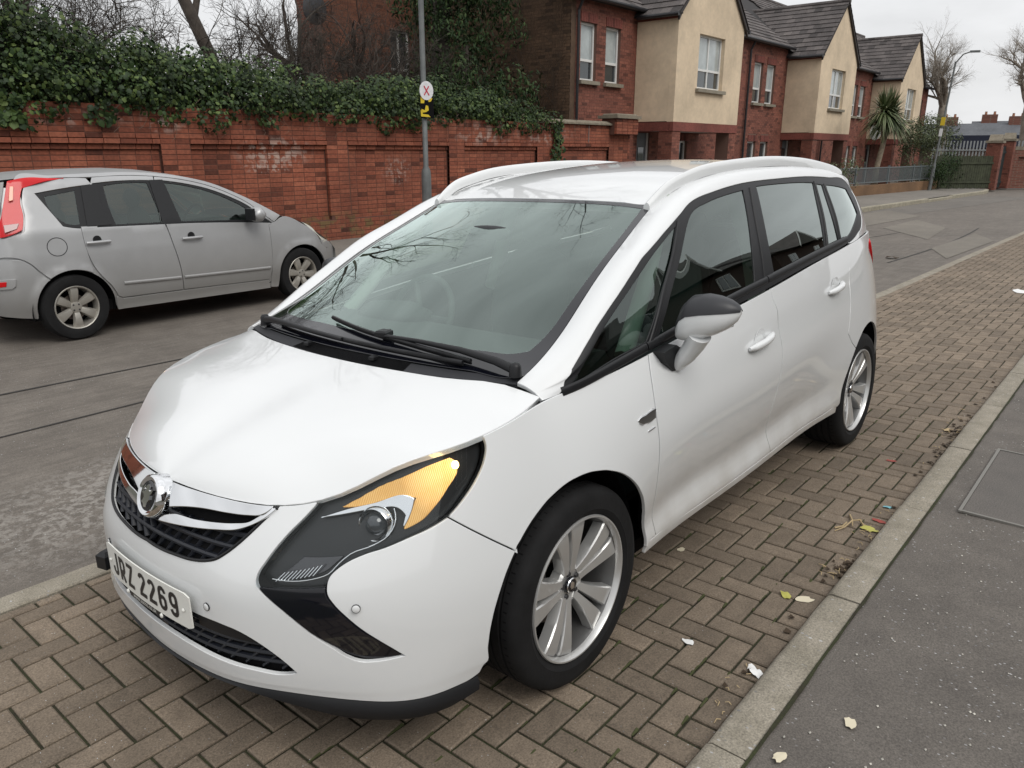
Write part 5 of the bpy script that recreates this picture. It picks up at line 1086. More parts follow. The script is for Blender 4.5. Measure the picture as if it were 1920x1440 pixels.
while z < 2.26:
    z1 = z+CH_-.009; off_ = .1125 if c % 2 else 0; x = xw0-off_-(.0 if c % 2 else 0)
    full_hd = (c % 2 == 0)
    L0 = .225
    while x > xw1:
        L = L0 if not (c % 3 == 2) else .225
        xa, xb = x, x-L+.009
        # break bricks at pier edges
        for a, b in PIERS:
            for e in (a, b):
                if xb < e-.03 < xa-.06 and z > .5: xb = e+.004
        xm = (xa+xb)/2; r_ = recess(xm, (z+z1)/2)
        if xa-xb > .03: bm_w.append((xa, xb, z, z1, r_))
        x = xb-.009
    z += CH_; c += 1
bm_w.sort(key=lambda q: seen2(q) if False else math.dist(((q[0]+q[1])/2, WY, q[2]), OW)+(0 if (lambda uv: -5 < uv[0] < 1030 and uv[2] > 0)(to_px(((q[0]+q[1])/2, WY, q[2]))) else 1000)+(50 if (q[0] > -3.4 and q[2] < 1.45 or q[0] > -5.6 and q[2] < 1.25) else 0))
def brick_vf(xa, xb, z0, z1, r_, jit=.004):
    y1 = WY+r_+(rng.random()-.5)*jit; y0 = y1-.06; b = .004
    V = [(xa, y0, z0), (xb, y0, z0), (xb, y0, z1), (xa, y0, z1), (xa, y1-b, z0), (xb, y1-b, z0), (xb, y1-b, z1), (xa, y1-b, z1), (xa-b, y1, z0+b), (xb+b, y1, z0+b), (xb+b, y1, z1-b), (xa-b, y1, z1-b)]
    F = [(8,11,10,9)]+[(i,4+i,4+(i+1)%4,(i+1)%4) for i in range(4)]+[(4+i,8+i,8+(i+1)%4,4+(i+1)%4) for i in range(4)]
    return V, F
bmass = MB(); bcache = {}
wx, wy, wz = wall.location
for i, (xa, xb, z0, z1, r_) in enumerate(bm_w):
    if i < 300:
        key = (round(xa-xb, 3), i % 5)
        if key not in bcache:
            V, F = brick_vf((xa-xb)/2, -(xa-xb)/2, 0, z1-z0, 0, 0); V = [(v[0], v[1]-WY, v[2]) for v in V]; me = bpy.data.meshes.new('brick'); me.from_pydata(V, [], F); me.materials.append(M_brick); bcache[key] = me
        o = link(bpy.data.objects.new('brick', bcache[key]), wall); o.location = ((xa+xb)/2-wx, WY+r_+(rng.random()-.5)*.005-wy, z0-wz)
    else:
        V, F = brick_vf(xa, xb, z0, z1, r_); bmass.add([(v[0]-wx, v[1]-wy, v[2]-wz) for v in V], F)
o = bmass.build('brick', M_brick, wall); o['kind'] = 'stuff'
m = MB()
m.box(((xw0+xw1)/2-wx, -.075-.005-.11, 1.09-wz), (xw0-xw1, .22, 2.3))
for a, b in PIERS: m.box(((a+b)/2-wx, -.066, 1.09-wz), (a-b-.01, .12, 2.3))
o = m.build('mortar', M_mortar, wall); o['kind'] = 'stuff'
m = MB(); m.box(((xw0+xw1)/2-wx, -.065, 2.055-wz), (xw0-xw1, .12, .37)); m.box(((xw0+xw1)/2-wx, -.065, .29-wz), (xw0-xw1, .12, .38)); m.build('mortar_band', M_mortar, wall)
x = -12.9
while x > -15.5:
    m = MB(); m.prism([(-.20, 2.27), (.08, 2.27), (.08, 2.31), (-.06, 2.37), (-.20, 2.33)], 'X', x-wx, x-.72-wx); m.V = [(v[0], v[1], v[2]-wz) for v in m.V]; m.build('coping_stone', M_stone, wall); x -= .73
m = MB(); m.box((-16.05-wx, -.02, 2.25-wz), (1.0, .44, .40)); m.build('end_pier', M_mortar, wall)
for i_ in range(5):
    for j_ in range(4): m = MB(); m.box((-16.44+.26*j_-wx+(.0 if i_ % 2 else .0), .19, 2.10+.075*i_-wz), (.25 if (i_+j_) % 2 else .235, .07, .066)); m.build('brick', M_brick, wall)
m = MB(); m.box((-16.05-wx, -.02, 2.48-wz), (1.16, .60, .07)); m.box((-16.05-wx, -.02, 2.535-wz), (.95, .45, .05), bev=.02); m.build('pier_cap', M_stone, wall)
m = MB(); m.tube([(-14.62-wx, .012, 1.85-wz), (-14.62-wx, .012, 2.27-wz)], .008, 5); m.build('conduit', mat('grey_pvc', (.25,.24,.23), .6), wall)
# ------------------------------------------------------------------ ivy over the wall
M_ivy = mat('ivy_leaf', (.040,.075,.022), .55, spec=.25, rnd=.0); t_, n_, l_, b_ = nodes(M_ivy)
def leafmat(m, cs):
    t_, n_, l_, b_ = nodes(m); g_ = n_.new('ShaderNodeNewGeometry'); cr = n_.new('ShaderNodeValToRGB'); e = cr.color_ramp.elements
    e[0].color = (*cs[0], 1); e[1].color = (*cs[-1], 1)
    for i, c in enumerate(cs[1:-1]): x = e.new((i+1)/(len(cs)-1)); x.color = (*c, 1)
    l_.new(g_.outputs['Random Per Island'], cr.inputs[0])
    nz_ = n_.new('ShaderNodeTexNoise'); nz_.inputs['Scale'].default_value = 2.2; nz_.inputs['Detail'].default_value = 3; l_.new(g_.outputs['Position'], nz_.inputs['Vector']); mr = n_.new('ShaderNodeMapRange'); mr.inputs[1].default_value = .35; mr.inputs[2].default_value = .65; mr.inputs[3].default_value = .7; mr.inputs[4].default_value = 1.35; l_.new(nz_.outputs[0], mr.inputs[0])
    s_ = n_.new('ShaderNodeVectorMath'); s_.operation = 'SCALE'; l_.new(cr.outputs[0], s_.inputs[0]); l_.new(mr.outputs[0], s_.inputs['Scale']); l_.new(s_.outputs[0], b_.inputs['Base Color'])
leafmat(M_ivy, [(.010,.020,.008), (.018,.035,.011), (.026,.048,.014), (.040,.068,.018), (.09,.125,.035)])
def leaves(name, P, N, size, m, parent, lobed=True, jitter=.7):
    # P centres, N facing directions; each leaf is a folded shape of four or six faces
    n = len(P); S_ = size*(.45+1.15*rng.random(n)**1.4)
    d = N+(rng.random((n, 3))-.5)*2*jitter; d /= np.linalg.norm(d, axis=1, keepdims=True)
    t = rng.random((n, 3))-.5+np.array([0, 0, -.6]); t -= d*(t*d).sum(1, keepdims=True); t /= np.linalg.norm(t, axis=1, keepdims=True); b = np.cross(d, t)
    shape = [(-.5,0,0),(-.28,.42,-.07),(.12,.46,-.10),(.55,0,-.04),(.12,-.46,-.10),(-.28,-.42,-.07),(0,0,.06)] if lobed else [(-.5,0,0),(-.1,.22,-.04),(.3,.18,-.06),(.6,0,-.08),(.3,-.18,-.06),(-.1,-.22,-.04),(0,0,.03)]
    V = np.empty((n, 7, 3))
    for k, (a, c, h) in enumerate(shape): V[:, k] = P+(t*a+b*c+d*h)*S_[:, None]
    V = V.reshape(-1, 3); base = (np.arange(n)*7)[:, None]
    F = np.concatenate([base+np.array(q)[None] for q in ((0,1,6),(1,2,6),(2,3,6),(3,4,6),(4,5,6),(5,0,6))])
    me = bpy.data.meshes.new(name); me.vertices.add(len(V)); me.vertices.foreach_set('co', V.ravel()); me.loops.add(len(F)*3); me.loops.foreach_set('vertex_index', F.ravel().astype(np.int32))
    me.polygons.add(len(F)); me.polygons.foreach_set('loop_start', (np.arange(len(F))*3).astype(np.int32)); me.materials.append(m); me.update(); me.validate()
    o = link(bpy.data.objects.new(name, me), parent); o['kind'] = 'stuff'; return o
def clumps(cen, nper, rad):
    out = []; nor = []
    for (c, r_) in zip(cen, rad):
        k = int(nper*r_*r_); q = rng.normal(size=(k, 3)); q /= np.linalg.norm(q, axis=1, keepdims=True); rr = r_*(.72+.36*rng.random((k, 1))); out.append(np.array(c)+q*rr*[1, .9, .85]); nor.append(q)
    return np.concatenate(out), np.concatenate(nor)
topz = lambda x: float(np.interp(x, [-15, -13.6, -12.6, -11, -9.5, -7.5, -6.2, -5.2, -4.2, -3.3, -2.5, -1.6, 3.5], [2.25, 2.30, 2.55, 2.85, 2.95, 2.80, 2.88, 2.98, 3.10, 3.20, 3.38, 3.85, 4.1]))
ivy = empty('ivy_hedge', (-6, -9.6, 2.2)); tag(ivy, 'thick dark green ivy growing over the top of the red brick wall', 'ivy')
cen = []; rad = []
x = 3.4
while x > -14.2:
    tz = topz(x); bz_ = 2.33+.08*math.sin(x*1.7)+.06*math.sin(x*4.1)-(.12 if x > -2.6 else 0)
    zz = bz_
    while zz < tz:
        for yy in (-9.30, -9.65, -10.15):
            fr_ = (zz-bz_)/max(.2, tz-bz_); r_ = .20+.12*rng.random()
            if yy > -9.4 and fr_ > .93: continue
            cen.append((x+(rng.random()-.5)*.3, yy-.28*fr_*fr_+(rng.random()-.5)*.16, zz+(rng.random()-.5)*.18-.04)); rad.append(r_)
        zz += .24
    x -= .27
P, N = clumps(cen, 2500, rad); P[:, 0] += 6; P[:, 1] += 9.6; P[:, 2] -= 2.2
keep = rng.random(len(P)) < np.where(N[:, 1] > -.3, 1, .25); P, N = P[keep], N[keep]
leaves('leaf', P, N+np.array([0, .3, .35]), .048, M_ivy, ivy)
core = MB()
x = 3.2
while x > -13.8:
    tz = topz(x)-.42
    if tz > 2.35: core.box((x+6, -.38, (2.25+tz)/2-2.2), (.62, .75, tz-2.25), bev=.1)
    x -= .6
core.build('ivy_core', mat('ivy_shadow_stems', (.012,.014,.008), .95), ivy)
stm = MB()
for i in range(60):
    x = -1-13*rng.random(); z = 2.2+.3*rng.random(); p = np.array([x+6, .34, z-2.2]); L = [tuple(p)]
    for k in range(6): p = p+np.array([(rng.random()-.5)*.22, (rng.random()-.3)*.01, -(.02+.07*rng.random())]); p[1] = min(p[1], .355); L.append(tuple(p))
    stm.tube(L, [.006,.005,.005,.004,.003,.003,.002], 4)
so_ = stm.build('stem', mat('ivy_stem', (.15,.11,.08), .9), ivy); so_['kind'] = 'stuff'
tr_P = []; 
for x, zlo, n in ((-13.25, 1.2, 260), (-3.0, 1.98, 60), (-1.9, 1.95, 120), (-5.6, 2.0, 60)):
    q = np.stack([x+rng.normal(size=n)*.10, np.full(n, WY+.05)+rng.random(n)*.06, zlo+(2.3-zlo)*rng.random(n)], 1); tr_P.append(q)
P = np.concatenate(tr_P)+[6, 9.6, -2.2]; leaves('leaf', P, np.tile([0, 1, .2], (len(P), 1)), .075, M_ivy, ivy)

# ------------------------------------------------------------------ houses
M_hb = brickmat('house_red_brick', (.19,.066,.045), (.26,.095,.064), .55)
M_hm = mat('house_mortar', (.15,.085,.065), .95)
M_sold = brickmat('soldier_brick', (.17,.048,.036), (.21,.062,.045), .7)
M_rend = mat('cream_render', (.63,.51,.365), .92, noise=[(1.3,.84,1.10),(9,.95,1.05)], bump=(160,.3,.003))
M_tile = brickmat('roof_tile', (.085,.074,.072), (.135,.118,.112), .7)
M_under = mat('roof_underlay', (.02,.018,.018), .9)
M_upvc = mat('white_window_frame', (.68,.68,.66), .4)
M_gl = mat('window_pane', (.03,.04,.045), .04, coat=1.)
M_blind = mat('window_blind', (.50,.52,.50), .7)
M_pipe = mat('black_downpipe', (.012,.012,.014), .4)
M_sill = gmat('concrete_sill', (.26,.23,.18), (.19,.17,.13), 8)
M_bwall = mat('far_brick', (.22,.07,.042), .9)
t_, n_, l_, b_ = nodes(M_bwall); g_ = n_.new('ShaderNodeNewGeometry'); mp_ = n_.new('ShaderNodeMapping'); mp_.inputs['Rotation'].default_value = (math.pi/2, 0, 0); l_.new(g_.outputs['Position'], mp_.inputs[0])
bt_ = n_.new('ShaderNodeTexBrick'); bt_.inputs['Scale'].default_value = 1; bt_.inputs['Brick Width'].default_value = .225; bt_.inputs['Row Height'].default_value = .075; bt_.inputs['Mortar Size'].default_value = .008; bt_.inputs['Color1'].default_value = (.19,.066,.045,1); bt_.inputs['Color2'].default_value = (.13,.045,.032,1); bt_.inputs['Mortar'].default_value = (.17,.13,.10,1)
l_.new(mp_.outputs[0], bt_.inputs['Vector']); l_.new(bt_.outputs[0], b_.inputs['Base Color'])
def wallpoly(name, poly, holes, axis, c, th, m, parent, sgn=1):
    # wall outline (x or y, z) with openings, thickness behind the face
    V, F = fill(np.array(poly, float) if area2(poly) > 0 else np.array(poly, float)[::-1], [np.array(h, float) if area2(h) > 0 else np.array(h, float)[::-1] for h in holes], 50)
    loops = [poly]+list(holes); n = len(V)
    f3 = (lambda p, d: (p[0], c+d, p[1])) if axis == 'Y' else (lambda p, d: (c+d, p[0], p[1]))
    VV = [f3(p, 0) for p in V]; FF = [tuple(t) for t in F]
    for lp in loops:
        b = len(VV); k = len(lp); VV += [f3(p, 0) for p in lp]+[f3(p, -th*sgn) for p in lp]; FF += [(b+i, b+(i+1) % k, b+k+(i+1) % k, b+k+i) for i in range(k)]
    mb = MB(); mb.add(VV, FF); return mb.build(name, m, parent)
def rect(x0, x1, z0, z1): return [(x0, z0), (x1, z0), (x1, z1), (x0, z1)]
def bricks(name, x0, x1, z0, z1, y, holes, parent, sgn=1, axis='Y', m=None, maxn=9e9, origin=(0, 0, 0)):
    mb = MB(); z = z0; c = 0; hs = [(min(p[0] for p in h), max(p[0] for p in h), min(p[1] for p in h), max(p[1] for p in h)) for h in holes]
    while z+.065 <= z1+.01:
        x = x0-(.1125 if c % 2 else 0)
        while x < x1:
            a, b = max(x, x0), min(x+.216, x1); segs = [(a, b)]
            for (h0, h1, g0, g1) in hs:
                if z+.065 > g0+.01 and z < g1-.01: segs = [s for (p, q) in segs for s in ((p, min(q, h0)), (max(p, h1), q)) if s[1]-s[0] > .02]
            for (p, q) in segs:
                if q-p > .02:
                    d = .006+(rng.random()-.5)*.003
                    if axis == 'Y': mb.add([(p, y, z), (q, y, z), (q, y, z+.066), (p, y, z+.066), (p, y+d*sgn, z), (q, y+d*sgn, z), (q, y+d*sgn, z+.066), (p, y+d*sgn, z+.066)], [(4,5,6,7), (0,1,5,4), (1,2,6,5), (2,3,7,6), (3,0,4,7)])
                    else: mb.add([(y, p, z), (y, q, z), (y, q, z+.066), (y, p, z+.066), (y+d*sgn, p, z), (y+d*sgn, q, z), (y+d*sgn, q, z+.066), (y+d*sgn, p, z+.066)], [(4,5,6,7), (0,1,5,4), (1,2,6,5), (2,3,7,6), (3,0,4,7)])
            x += .225
        z += .075; c += 1
    o = mk(name, mb.V, mb.F, m or M_hb, parent); o['kind'] = 'stuff'; return o
def window(parent, x0, x1, z0, z1, y, mul=(), tran=(.36,), blind=True, dep=.10):
    # frame members round one or more lights, set back in the opening
    yf = y-dep; fr = MB(); t = .055
    w = mk('window', *(lambda q: (q.V, q.F))(MB().box(((x0+x1)/2, yf-.02, z0+t/2), (x1-x0, .06, t))), M_upvc, parent)
    def bar(c, d, nm='frame'): q = MB(); q.box(c, d); return q.build(nm, M_upvc, w)
    bar(((x0+x1)/2, yf-.02, z1-t/2), (x1-x0, .06, t)); bar((x0+t/2, yf-.02, (z0+z1)/2), (t, .06, z1-z0-2*t)); bar((x1-t/2, yf-.02, (z0+z1)/2), (t, .06, z1-z0-2*t))
    zt = [z0+(z1-z0)*k for k in tran]; xm = [x0+(x1-x0)*k for k in mul]
    for k in zt: bar(((x0+x1)/2, yf-.018, k), (x1-x0-2*t, .064, .06), 'transom')
    for k in xm: bar((k, yf-.022, (z0+z1)/2), (.055, .058, z1-z0-2*t), 'mullion')
    zs = [z0+t]+zt+[z1-t]; xs_ = [x0+t]+xm+[x1-t]
    for i in range(len(zs)-1):
        for j in range(len(xs_)-1):
            q = MB(); q.box(((xs_[j]+xs_[j+1])/2, yf-.03, (zs[i]+zs[i+1])/2), (xs_[j+1]-xs_[j], .01, zs[i+1]-zs[i])); q.build('pane', M_gl, w)
    if blind:
        q = MB(); q.box(((x0+x1)/2, yf-.0225, (zt[0]+.03+z1-t)/2), (x1-x0-2*t-.03, .003, z1-t-zt[0]-.03)); q.build('blind', M_glb, w)
    return w
M_glb = mat('blind_behind_glass', (.36,.40,.40), .12, coat=1., noise=[(1.7,.75,1.2)])
def tiles(name, P0, eu, ev, nu, nv, tu, tv, parent, clip=None, each=False):
    # courses of lapped tiles on a slope: P0 eaves corner, eu along the eaves, ev up the slope
    P0, eu, ev = (np.array(a, float) for a in (P0, eu, ev)); nn = np.cross(eu, ev); nn = nn/np.linalg.norm(nn)
    if nn[2] < 0: nn = -nn
    mb = MB(); shared = {}
    for j in range(nv):
        for i in range(-1, nu+1):
            a0 = (i+(.5 if j % 2 else 0))*tu; a1 = a0+tu-.006; v0, v1 = j*tv, j*tv+tv*1.12
            lo, hi = clip(j*tv+.5*tv) if clip else (0, nu*tu)
            a0, a1 = max(a0, lo), min(a1, hi)
            if a1-a0 < .04: continue
            h = .030+(rng.random()-.5)*.006
            def q(a, v, z): return P0+eu*a+ev*v+nn*z
            V = [q(a0, v0, 0), q(a1, v0, 0), q(a0, v0, h), q(a1, v0, h), q(a0, v1, .004), q(a1, v1, .004)]
            F = [(0,1,3,2), (2,3,5,4), (0,2,4), (1,5,3)]
            if each:
                key = (round(a1-a0, 2), (i+j) % 3)
                ce = q((a0+a1)/2, v0, 0)
                if key not in shared:
                    me = bpy.data.meshes.new('roof_tile'); me.from_pydata([tuple(v-ce) for v in V], [], F); me.materials.append(M_tile); shared[key] = me
                o = link(bpy.data.objects.new('roof_tile', shared[key]), parent); o.location = tuple(ce)
            else: mb.add(V, F)
    if not each: o = mk('roof_tile', mb.V, mb.F, M_tile, parent); o['kind'] = 'stuff'
FY, BY = -10.03, -8.77
def house(k, x1, label, near):
    # x runs away from the camera (negative); the bay stands 3.05 m along the front
    dz = -.11*k
    h = empty('terraced_house', (x1, FY, 0)); tag(h, label, 'house', 'terraced houses with cream bays')
    def pos_(o): return o
    root = h; X = lambda d: -d; E = 5.31+dz; ox = 0
    # all children in local coordinates: x from 0 to -10.6, y relative to FY
    L = 13.7 if k == 0 else 10.6
    wins = [rect(-1.12, -.42, 3.37, 4.74), rect(-2.25, -1.55, 3.37, 4.74)] if k == 0 else []
    o0 = -10.85 if k == 0 else -7.8
    w2 = [rect(o0-.75, o0, 3.29+dz, 4.63+dz), rect(o0-1.85, o0-1.10, 3.29+dz, 4.63+dz)]
    # openings at ground level
    bx0, bx1 = (-3.05, -7.05) if k == 0 else (-0.0-.05, -4.05)
    gw = [rect(a[0][0]+.1, a[1][0]+.05, .95+dz, 1.98+dz) for a in w2]
    dr = [rect(bx0-.95, bx0-.25, .05, 2.15+dz), rect(bx1+.75, bx1+1.45, .75, 1.95+dz)]
    face = [(0, 0), (-L, 0), (-L, E), (0, E)]
    hs = wins+w2+gw+dr
    wallpoly('wall', face, hs, 'Y', -.012, .25, M_hm, h)
    bricks('brick', -L, 0, 0.0, E-.02, -.012, [rect(a[0][0], a[1][0], a[0][1], a[2][1]+.22) for a in hs], h)
    for a in hs:
        x0_, x1_, z0_, z1_ = a[0][0], a[1][0], a[0][1], a[2][1]; x0_, x1_ = min(x0_, x1_), max(x0_, x1_)
        ar = MB(); xx = x0_-.02
        while xx < x1_+.02: ar.box((xx+.033, .0, z1_+.11), (.064, .035, .215)); xx += .0745
        o = mk('lintel', ar.V, ar.F, M_sold, h); o['kind'] = 'stuff'
        if z0_ > .5: s_ = MB(); s_.box(((x0_+x1_)/2, .02, z0_-.045), (x1_-x0_+.14, .16, .09)); s_.build('sill', M_sill, h)
        if a is dr[0]:
            d_ = MB(); d_.box(((x0_+x1_)/2, -.12, (z0_+z1_)/2), (x1_-x0_, .05, z1_-z0_)); dd = d_.build('door', mat('grey_door', (.09,.10,.11), .4), h)
            for zc in (.55, 1.45): q = MB(); q.box(((x0_+x1_)/2, -.09, zc), (.30, .02, .6)); q.build('door_glass', M_gl, dd)
            for s in (x0_+.03, x1_-.03): q = MB(); q.box((s, -.10, (z0_+z1_)/2), (.06, .08, z1_-z0_)); q.build('door_frame', M_upvc, dd)
        else: window(h, x0_, x1_, z0_, z1_, 0, blind=(z0_ > 3))
    # bay --------------------------------------------------------
    by = BY-FY; zb, ze, za = 2.416+dz, 5.127+dz, 7.07+dz; xm = (bx0+bx1)/2
    bw_ = rect(bx0-2.79, bx0-1.22, 3.33+dz, 4.74+dz)
    wallpoly('bay_front', [(bx0, zb), (bx1, zb), (bx1, ze), (xm, za), (bx0, ze)], [bw_], 'Y', by, .2, M_rend, h)
    window(h, bw_[0][0], bw_[1][0], 3.33+dz, 4.74+dz, by, mul=(.5,) if True else (), blind=True, dep=.12)
    s_ = MB(); s_.box(((bw_[0][0]+bw_[1][0])/2, by+.03, 3.33+dz-.05), (abs(bw_[1][0]-bw_[0][0])+.16, .14, .09)); s_.build('sill', M_sill, h)
    for xx, s in ((bx0, 1), (bx1, -1)):
        q = MB(); q.box((xx-.10*s+.0, (by-.2)/2, (zb+ze)/2-.06), (.20, by-.206, ze-zb-.15)); q.build('bay_side', M_rend, h)
        q = MB(); q.box((xx-.10*s, by/2-.003, ze-.065), (.226, by-.02, .14)); q.build('eaves_course', M_sold, h)
    # soldier course and brick piers below the bay
    def sold(x0_, x1_, y0_, y1_):
        q = MB(); q.box(((x0_+x1_)/2, (y0_+y1_)/2, zb-.122), (abs(x1_-x0_) if x1_ != x0_ else .2, abs(y1_-y0_) if y1_ != y0_ else .2, .235)); q.build('soldier_course', M_sold, h)
    sold(bx0+.01, bx1-.01, by-.11, by+.012); sold(bx0-.1, bx0+.012, -.0, by-.12); sold(bx1-.012, bx1+.1, -.0, by-.12)
    q = MB(); q.box((xm, by/2, zb-.21), (abs(bx1-bx0)-.24, by-.24, .03)); q.build('bay_soffit', mat('white_soffit', (.45,.44,.42), .7), h)
    if near:
        for dx_ in np.arange(0, abs(bx1-bx0), .075):
            pass
    for xx, s in ((bx0, 1), (bx1, -1)):
        q = MB(); q.box((xx-.24*s, by-.23, (zb-.24)/2), (.44, .42, zb-.24)); po = q.build('bay_pier', M_hm, h)
        if near: bricks('brick', min(xx-.46*s, xx-.02*s), max(xx-.46*s, xx-.02*s), 0, zb-.25, by-.02, [], h); bricks('brick', by-.44, by-.02, 0, zb-.25, xx-.02*s, [], h, sgn=s, axis='X')
        else: po.data.materials[0] = M_bwall
    # gable verge
    for xa, xb in ((bx0, xm), (bx1, xm)):
        q = MB(); d = .10; s = 1 if xa > xb else -1
        q.add([(xa+.10*s, by+.02, ze-.20), (xa-.02*s, by+.02, ze-.02), (xb, by+.02, za-.02), (xb, by+.02, za+.10), (xa+.12*s, by+.02, ze+.0), (xa+.10*s, by+.08, ze-.20), (xa-.02*s, by+.08, ze-.02), (xb, by+.08, za-.02), (xb, by+.08, za+.10), (xa+.12*s, by+.08, ze+.0)], [(0,1,2,3,4), (9,8,7,6,5), (0,5,6,1), (1,6,7,2), (3,8,9,4), (4,9,5,0)]); q.build('bargeboard', mat('dark_bargeboard', (.03,.024,.022), .6), h)
    # roofs: bay roof slopes running back, main roof behind
    rx = abs(bx1-bx0)/2+.16; sl = math.hypot(rx, (za-ze)+.10); nv = int(sl/.27)+1; tv = sl/nv
    back = 4.2
    for s, xx in ((1, bx0), (-1, bx1)):
        p0 = np.array([xx+.16*s, by+.10, ze-.02]); ev = np.array([-rx*s, 0, za-ze+.10]); ev = ev/np.linalg.norm(ev); eu = np.array([0, -1, 0])
        def clip(v, ev=ev): z_ = v*ev[2]; return (0, by+.10+.30+max(0, (z_+.0))/math.tan(math.radians(36)))
        tiles('roof_tile', p0, eu, ev, int(6/.30), nv, .30, tv, h, clip=clip, each=(s == 1))
        q = MB(); a = p0-np.array([0, 0, .03]); b_ = a+ev*sl; c_ = b_+np.array([0, -back-.5, 0]); d = a+np.array([0, -by-.3, 0]); q.add([a, b_, c_, d], [(0,1,2,3)]); q.build('bay_roof', M_under, h)
        g_ = MB(); g_.tube([(xx+.20*s, by+.10, ze-.06), (xx+.20*s, .1, ze-.06)], .055, 8); g_.build('gutter', M_pipe, h)
        g_ = MB(); g_.box((xx+.08*s, (by+.1)/2, ze-.03), (.20, by+.1, .03)); g_.build('eaves_soffit', M_under, h)
    rdg = MB(); yy = by+.12
    while yy > -2.6: rdg.tube([(xm, yy, za+.07), (xm, yy-.30, za+.07)], .09, 8); yy -= .305
    o = mk('ridge_tile', rdg.V, rdg.F, M_tile, h); o['kind'] = 'stuff'
    pit = math.radians(36); D = 4.2; slm = D/math.cos(pit); nvm = int(slm/.27); ev = np.array([0, -math.cos(pit), math.sin(pit)])
    segs = [(0.35 if k == 0 else .0, bx0-.0, 0), (bx1, -L, 1)]
    for (xa, xb, q_) in segs:
        if abs(xb-xa) < .3: continue
        Lh = abs(xb-xa)
        def clip2(v, q_=q_, Lh=Lh):
            ex = max(0, v*math.sin(pit))/((za-ze+.1)/rx)
            return (0, Lh+(ex if q_ == 0 else 0)) if q_ == 0 else (-ex, Lh)
        tiles('roof_tile', (xa, .22, E-.02), (-1, 0, 0), ev, int((Lh+2.5)/.30)+1, nvm, .30, slm/nvm, h, clip=clip2)
        g_ = MB(); g_.tube([(xa, .26, E-.05), (xb, .26, E-.05)], .055, 8); g_.build('gutter', M_pipe, h)
        g_ = MB(); g_.box(((xa+xb)/2, .12, E-.04), (Lh, .28, .03)); g_.build('eaves_soffit', M_under, h)
    q = MB(); q.add([(.35 if k == 0 else 0, .20, E-.05), (-L, .20, E-.05), (-L, .20-D, E-.05+D*math.tan(pit)), (.35 if k == 0 else 0, .20-D, E-.05+D*math.tan(pit)), (.35 if k == 0 else 0, .20-2*D, E-.05), (-L, .20-2*D, E-.05)], [(0,1,2,3), (3,2,5,4)]); q.build('main_roof', M_under, h)
    g_ = MB(); xx = .35
    while xx > -L: g_.tube([(xx, .20-D, E+D*math.tan(pit)+.0), (xx-.30, .20-D, E+D*math.tan(pit)+.0)], .10, 8); xx -= .305
    o = mk('ridge_tile', g_.V, g_.F, M_tile, h); o['kind'] = 'stuff'
    dpx = -.22 if k == 0 else bx1-.35
    g_ = MB(); g_.tube([(dpx, .07, 0), (dpx, .07, E-.35), (dpx, .22, E-.06)], .036, 8); g_.build('downpipe', M_pipe, h)
    if k == 0: g_ = MB(); g_.tube([(-10.3, .07, 0), (-10.3, .07, E-.35), (-10.3, .22, E-.06)], .040, 8); g_.build('downpipe', M_pipe, h)
    ll = MB(); ll.lathe([(0,.10),(.06,.09),(.09,.05),(.09,0)], c=(bx0+.55 if False else bx0-1.25+.9, .0, 2.0), axis='Y', n=16)
    q = MB(); q.box((0, 0, 0), (.01,.01,.01)) if False else None
    return h
H0 = house(0, -14.8, 'nearest brick terraced house with a cream rendered bay, past the end of the ivy wall', True)
H1 = house(1, -28.5, 'middle brick terraced house with a cream gabled bay behind the palm tree', True)
H2 = house(2, -39.1, 'farthest brick terraced house with a cream gabled bay, beside the bare tree', True)
# gable wall of the nearest house with the bare creeper
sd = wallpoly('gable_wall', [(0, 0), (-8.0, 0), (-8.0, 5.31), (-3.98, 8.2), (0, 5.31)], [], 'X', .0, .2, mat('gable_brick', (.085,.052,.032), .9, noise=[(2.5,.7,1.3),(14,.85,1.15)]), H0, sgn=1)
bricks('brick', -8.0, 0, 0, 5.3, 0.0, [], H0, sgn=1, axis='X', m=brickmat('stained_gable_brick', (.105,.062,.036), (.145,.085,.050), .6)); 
vine = empty('bare_creeper', (-14.75, -12, 2)); tag(vine, 'leafless creeper stems spread over the side wall of the nearest house', 'creeper')
vm = MB(); R_ = random.Random(3)
def creep(p, a, L, r):
    P = [p]; ang = a
    for i in range(int(L/.16)):
        ang += R_.uniform(-.35, .35); p = (p[0], p[1]+math.cos(ang)*.16, p[2]+math.sin(ang)*.16)
        if not (-5.8 < p[1] < 1.95 and -2 < p[2] < 3.4): break
        P.append(p)
        if R_.random() < .30 and r > .004: creep(p, ang+R_.choice((-1, 1))*R_.uniform(.4, .9), L*.6, r*.68)
    if len(P) > 1: vm.tube([(.03+R_.uniform(0, .02), q[1], q[2]) for q in P], [r*(1-.6*i/len(P)) for i in range(len(P))], 4, cap=False)
for i in range(16): creep((0, -5.5+R_.uniform(0, 4.5), -1.6+R_.uniform(0, 1.5)), R_.uniform(.1, .9), R_.uniform(2.5, 5), R_.uniform(.008, .016))
o = mk('stem', vm.V, vm.F, mat('creeper_stem', (.045,.030,.020), .9), vine); o['kind'] = 'stuff'
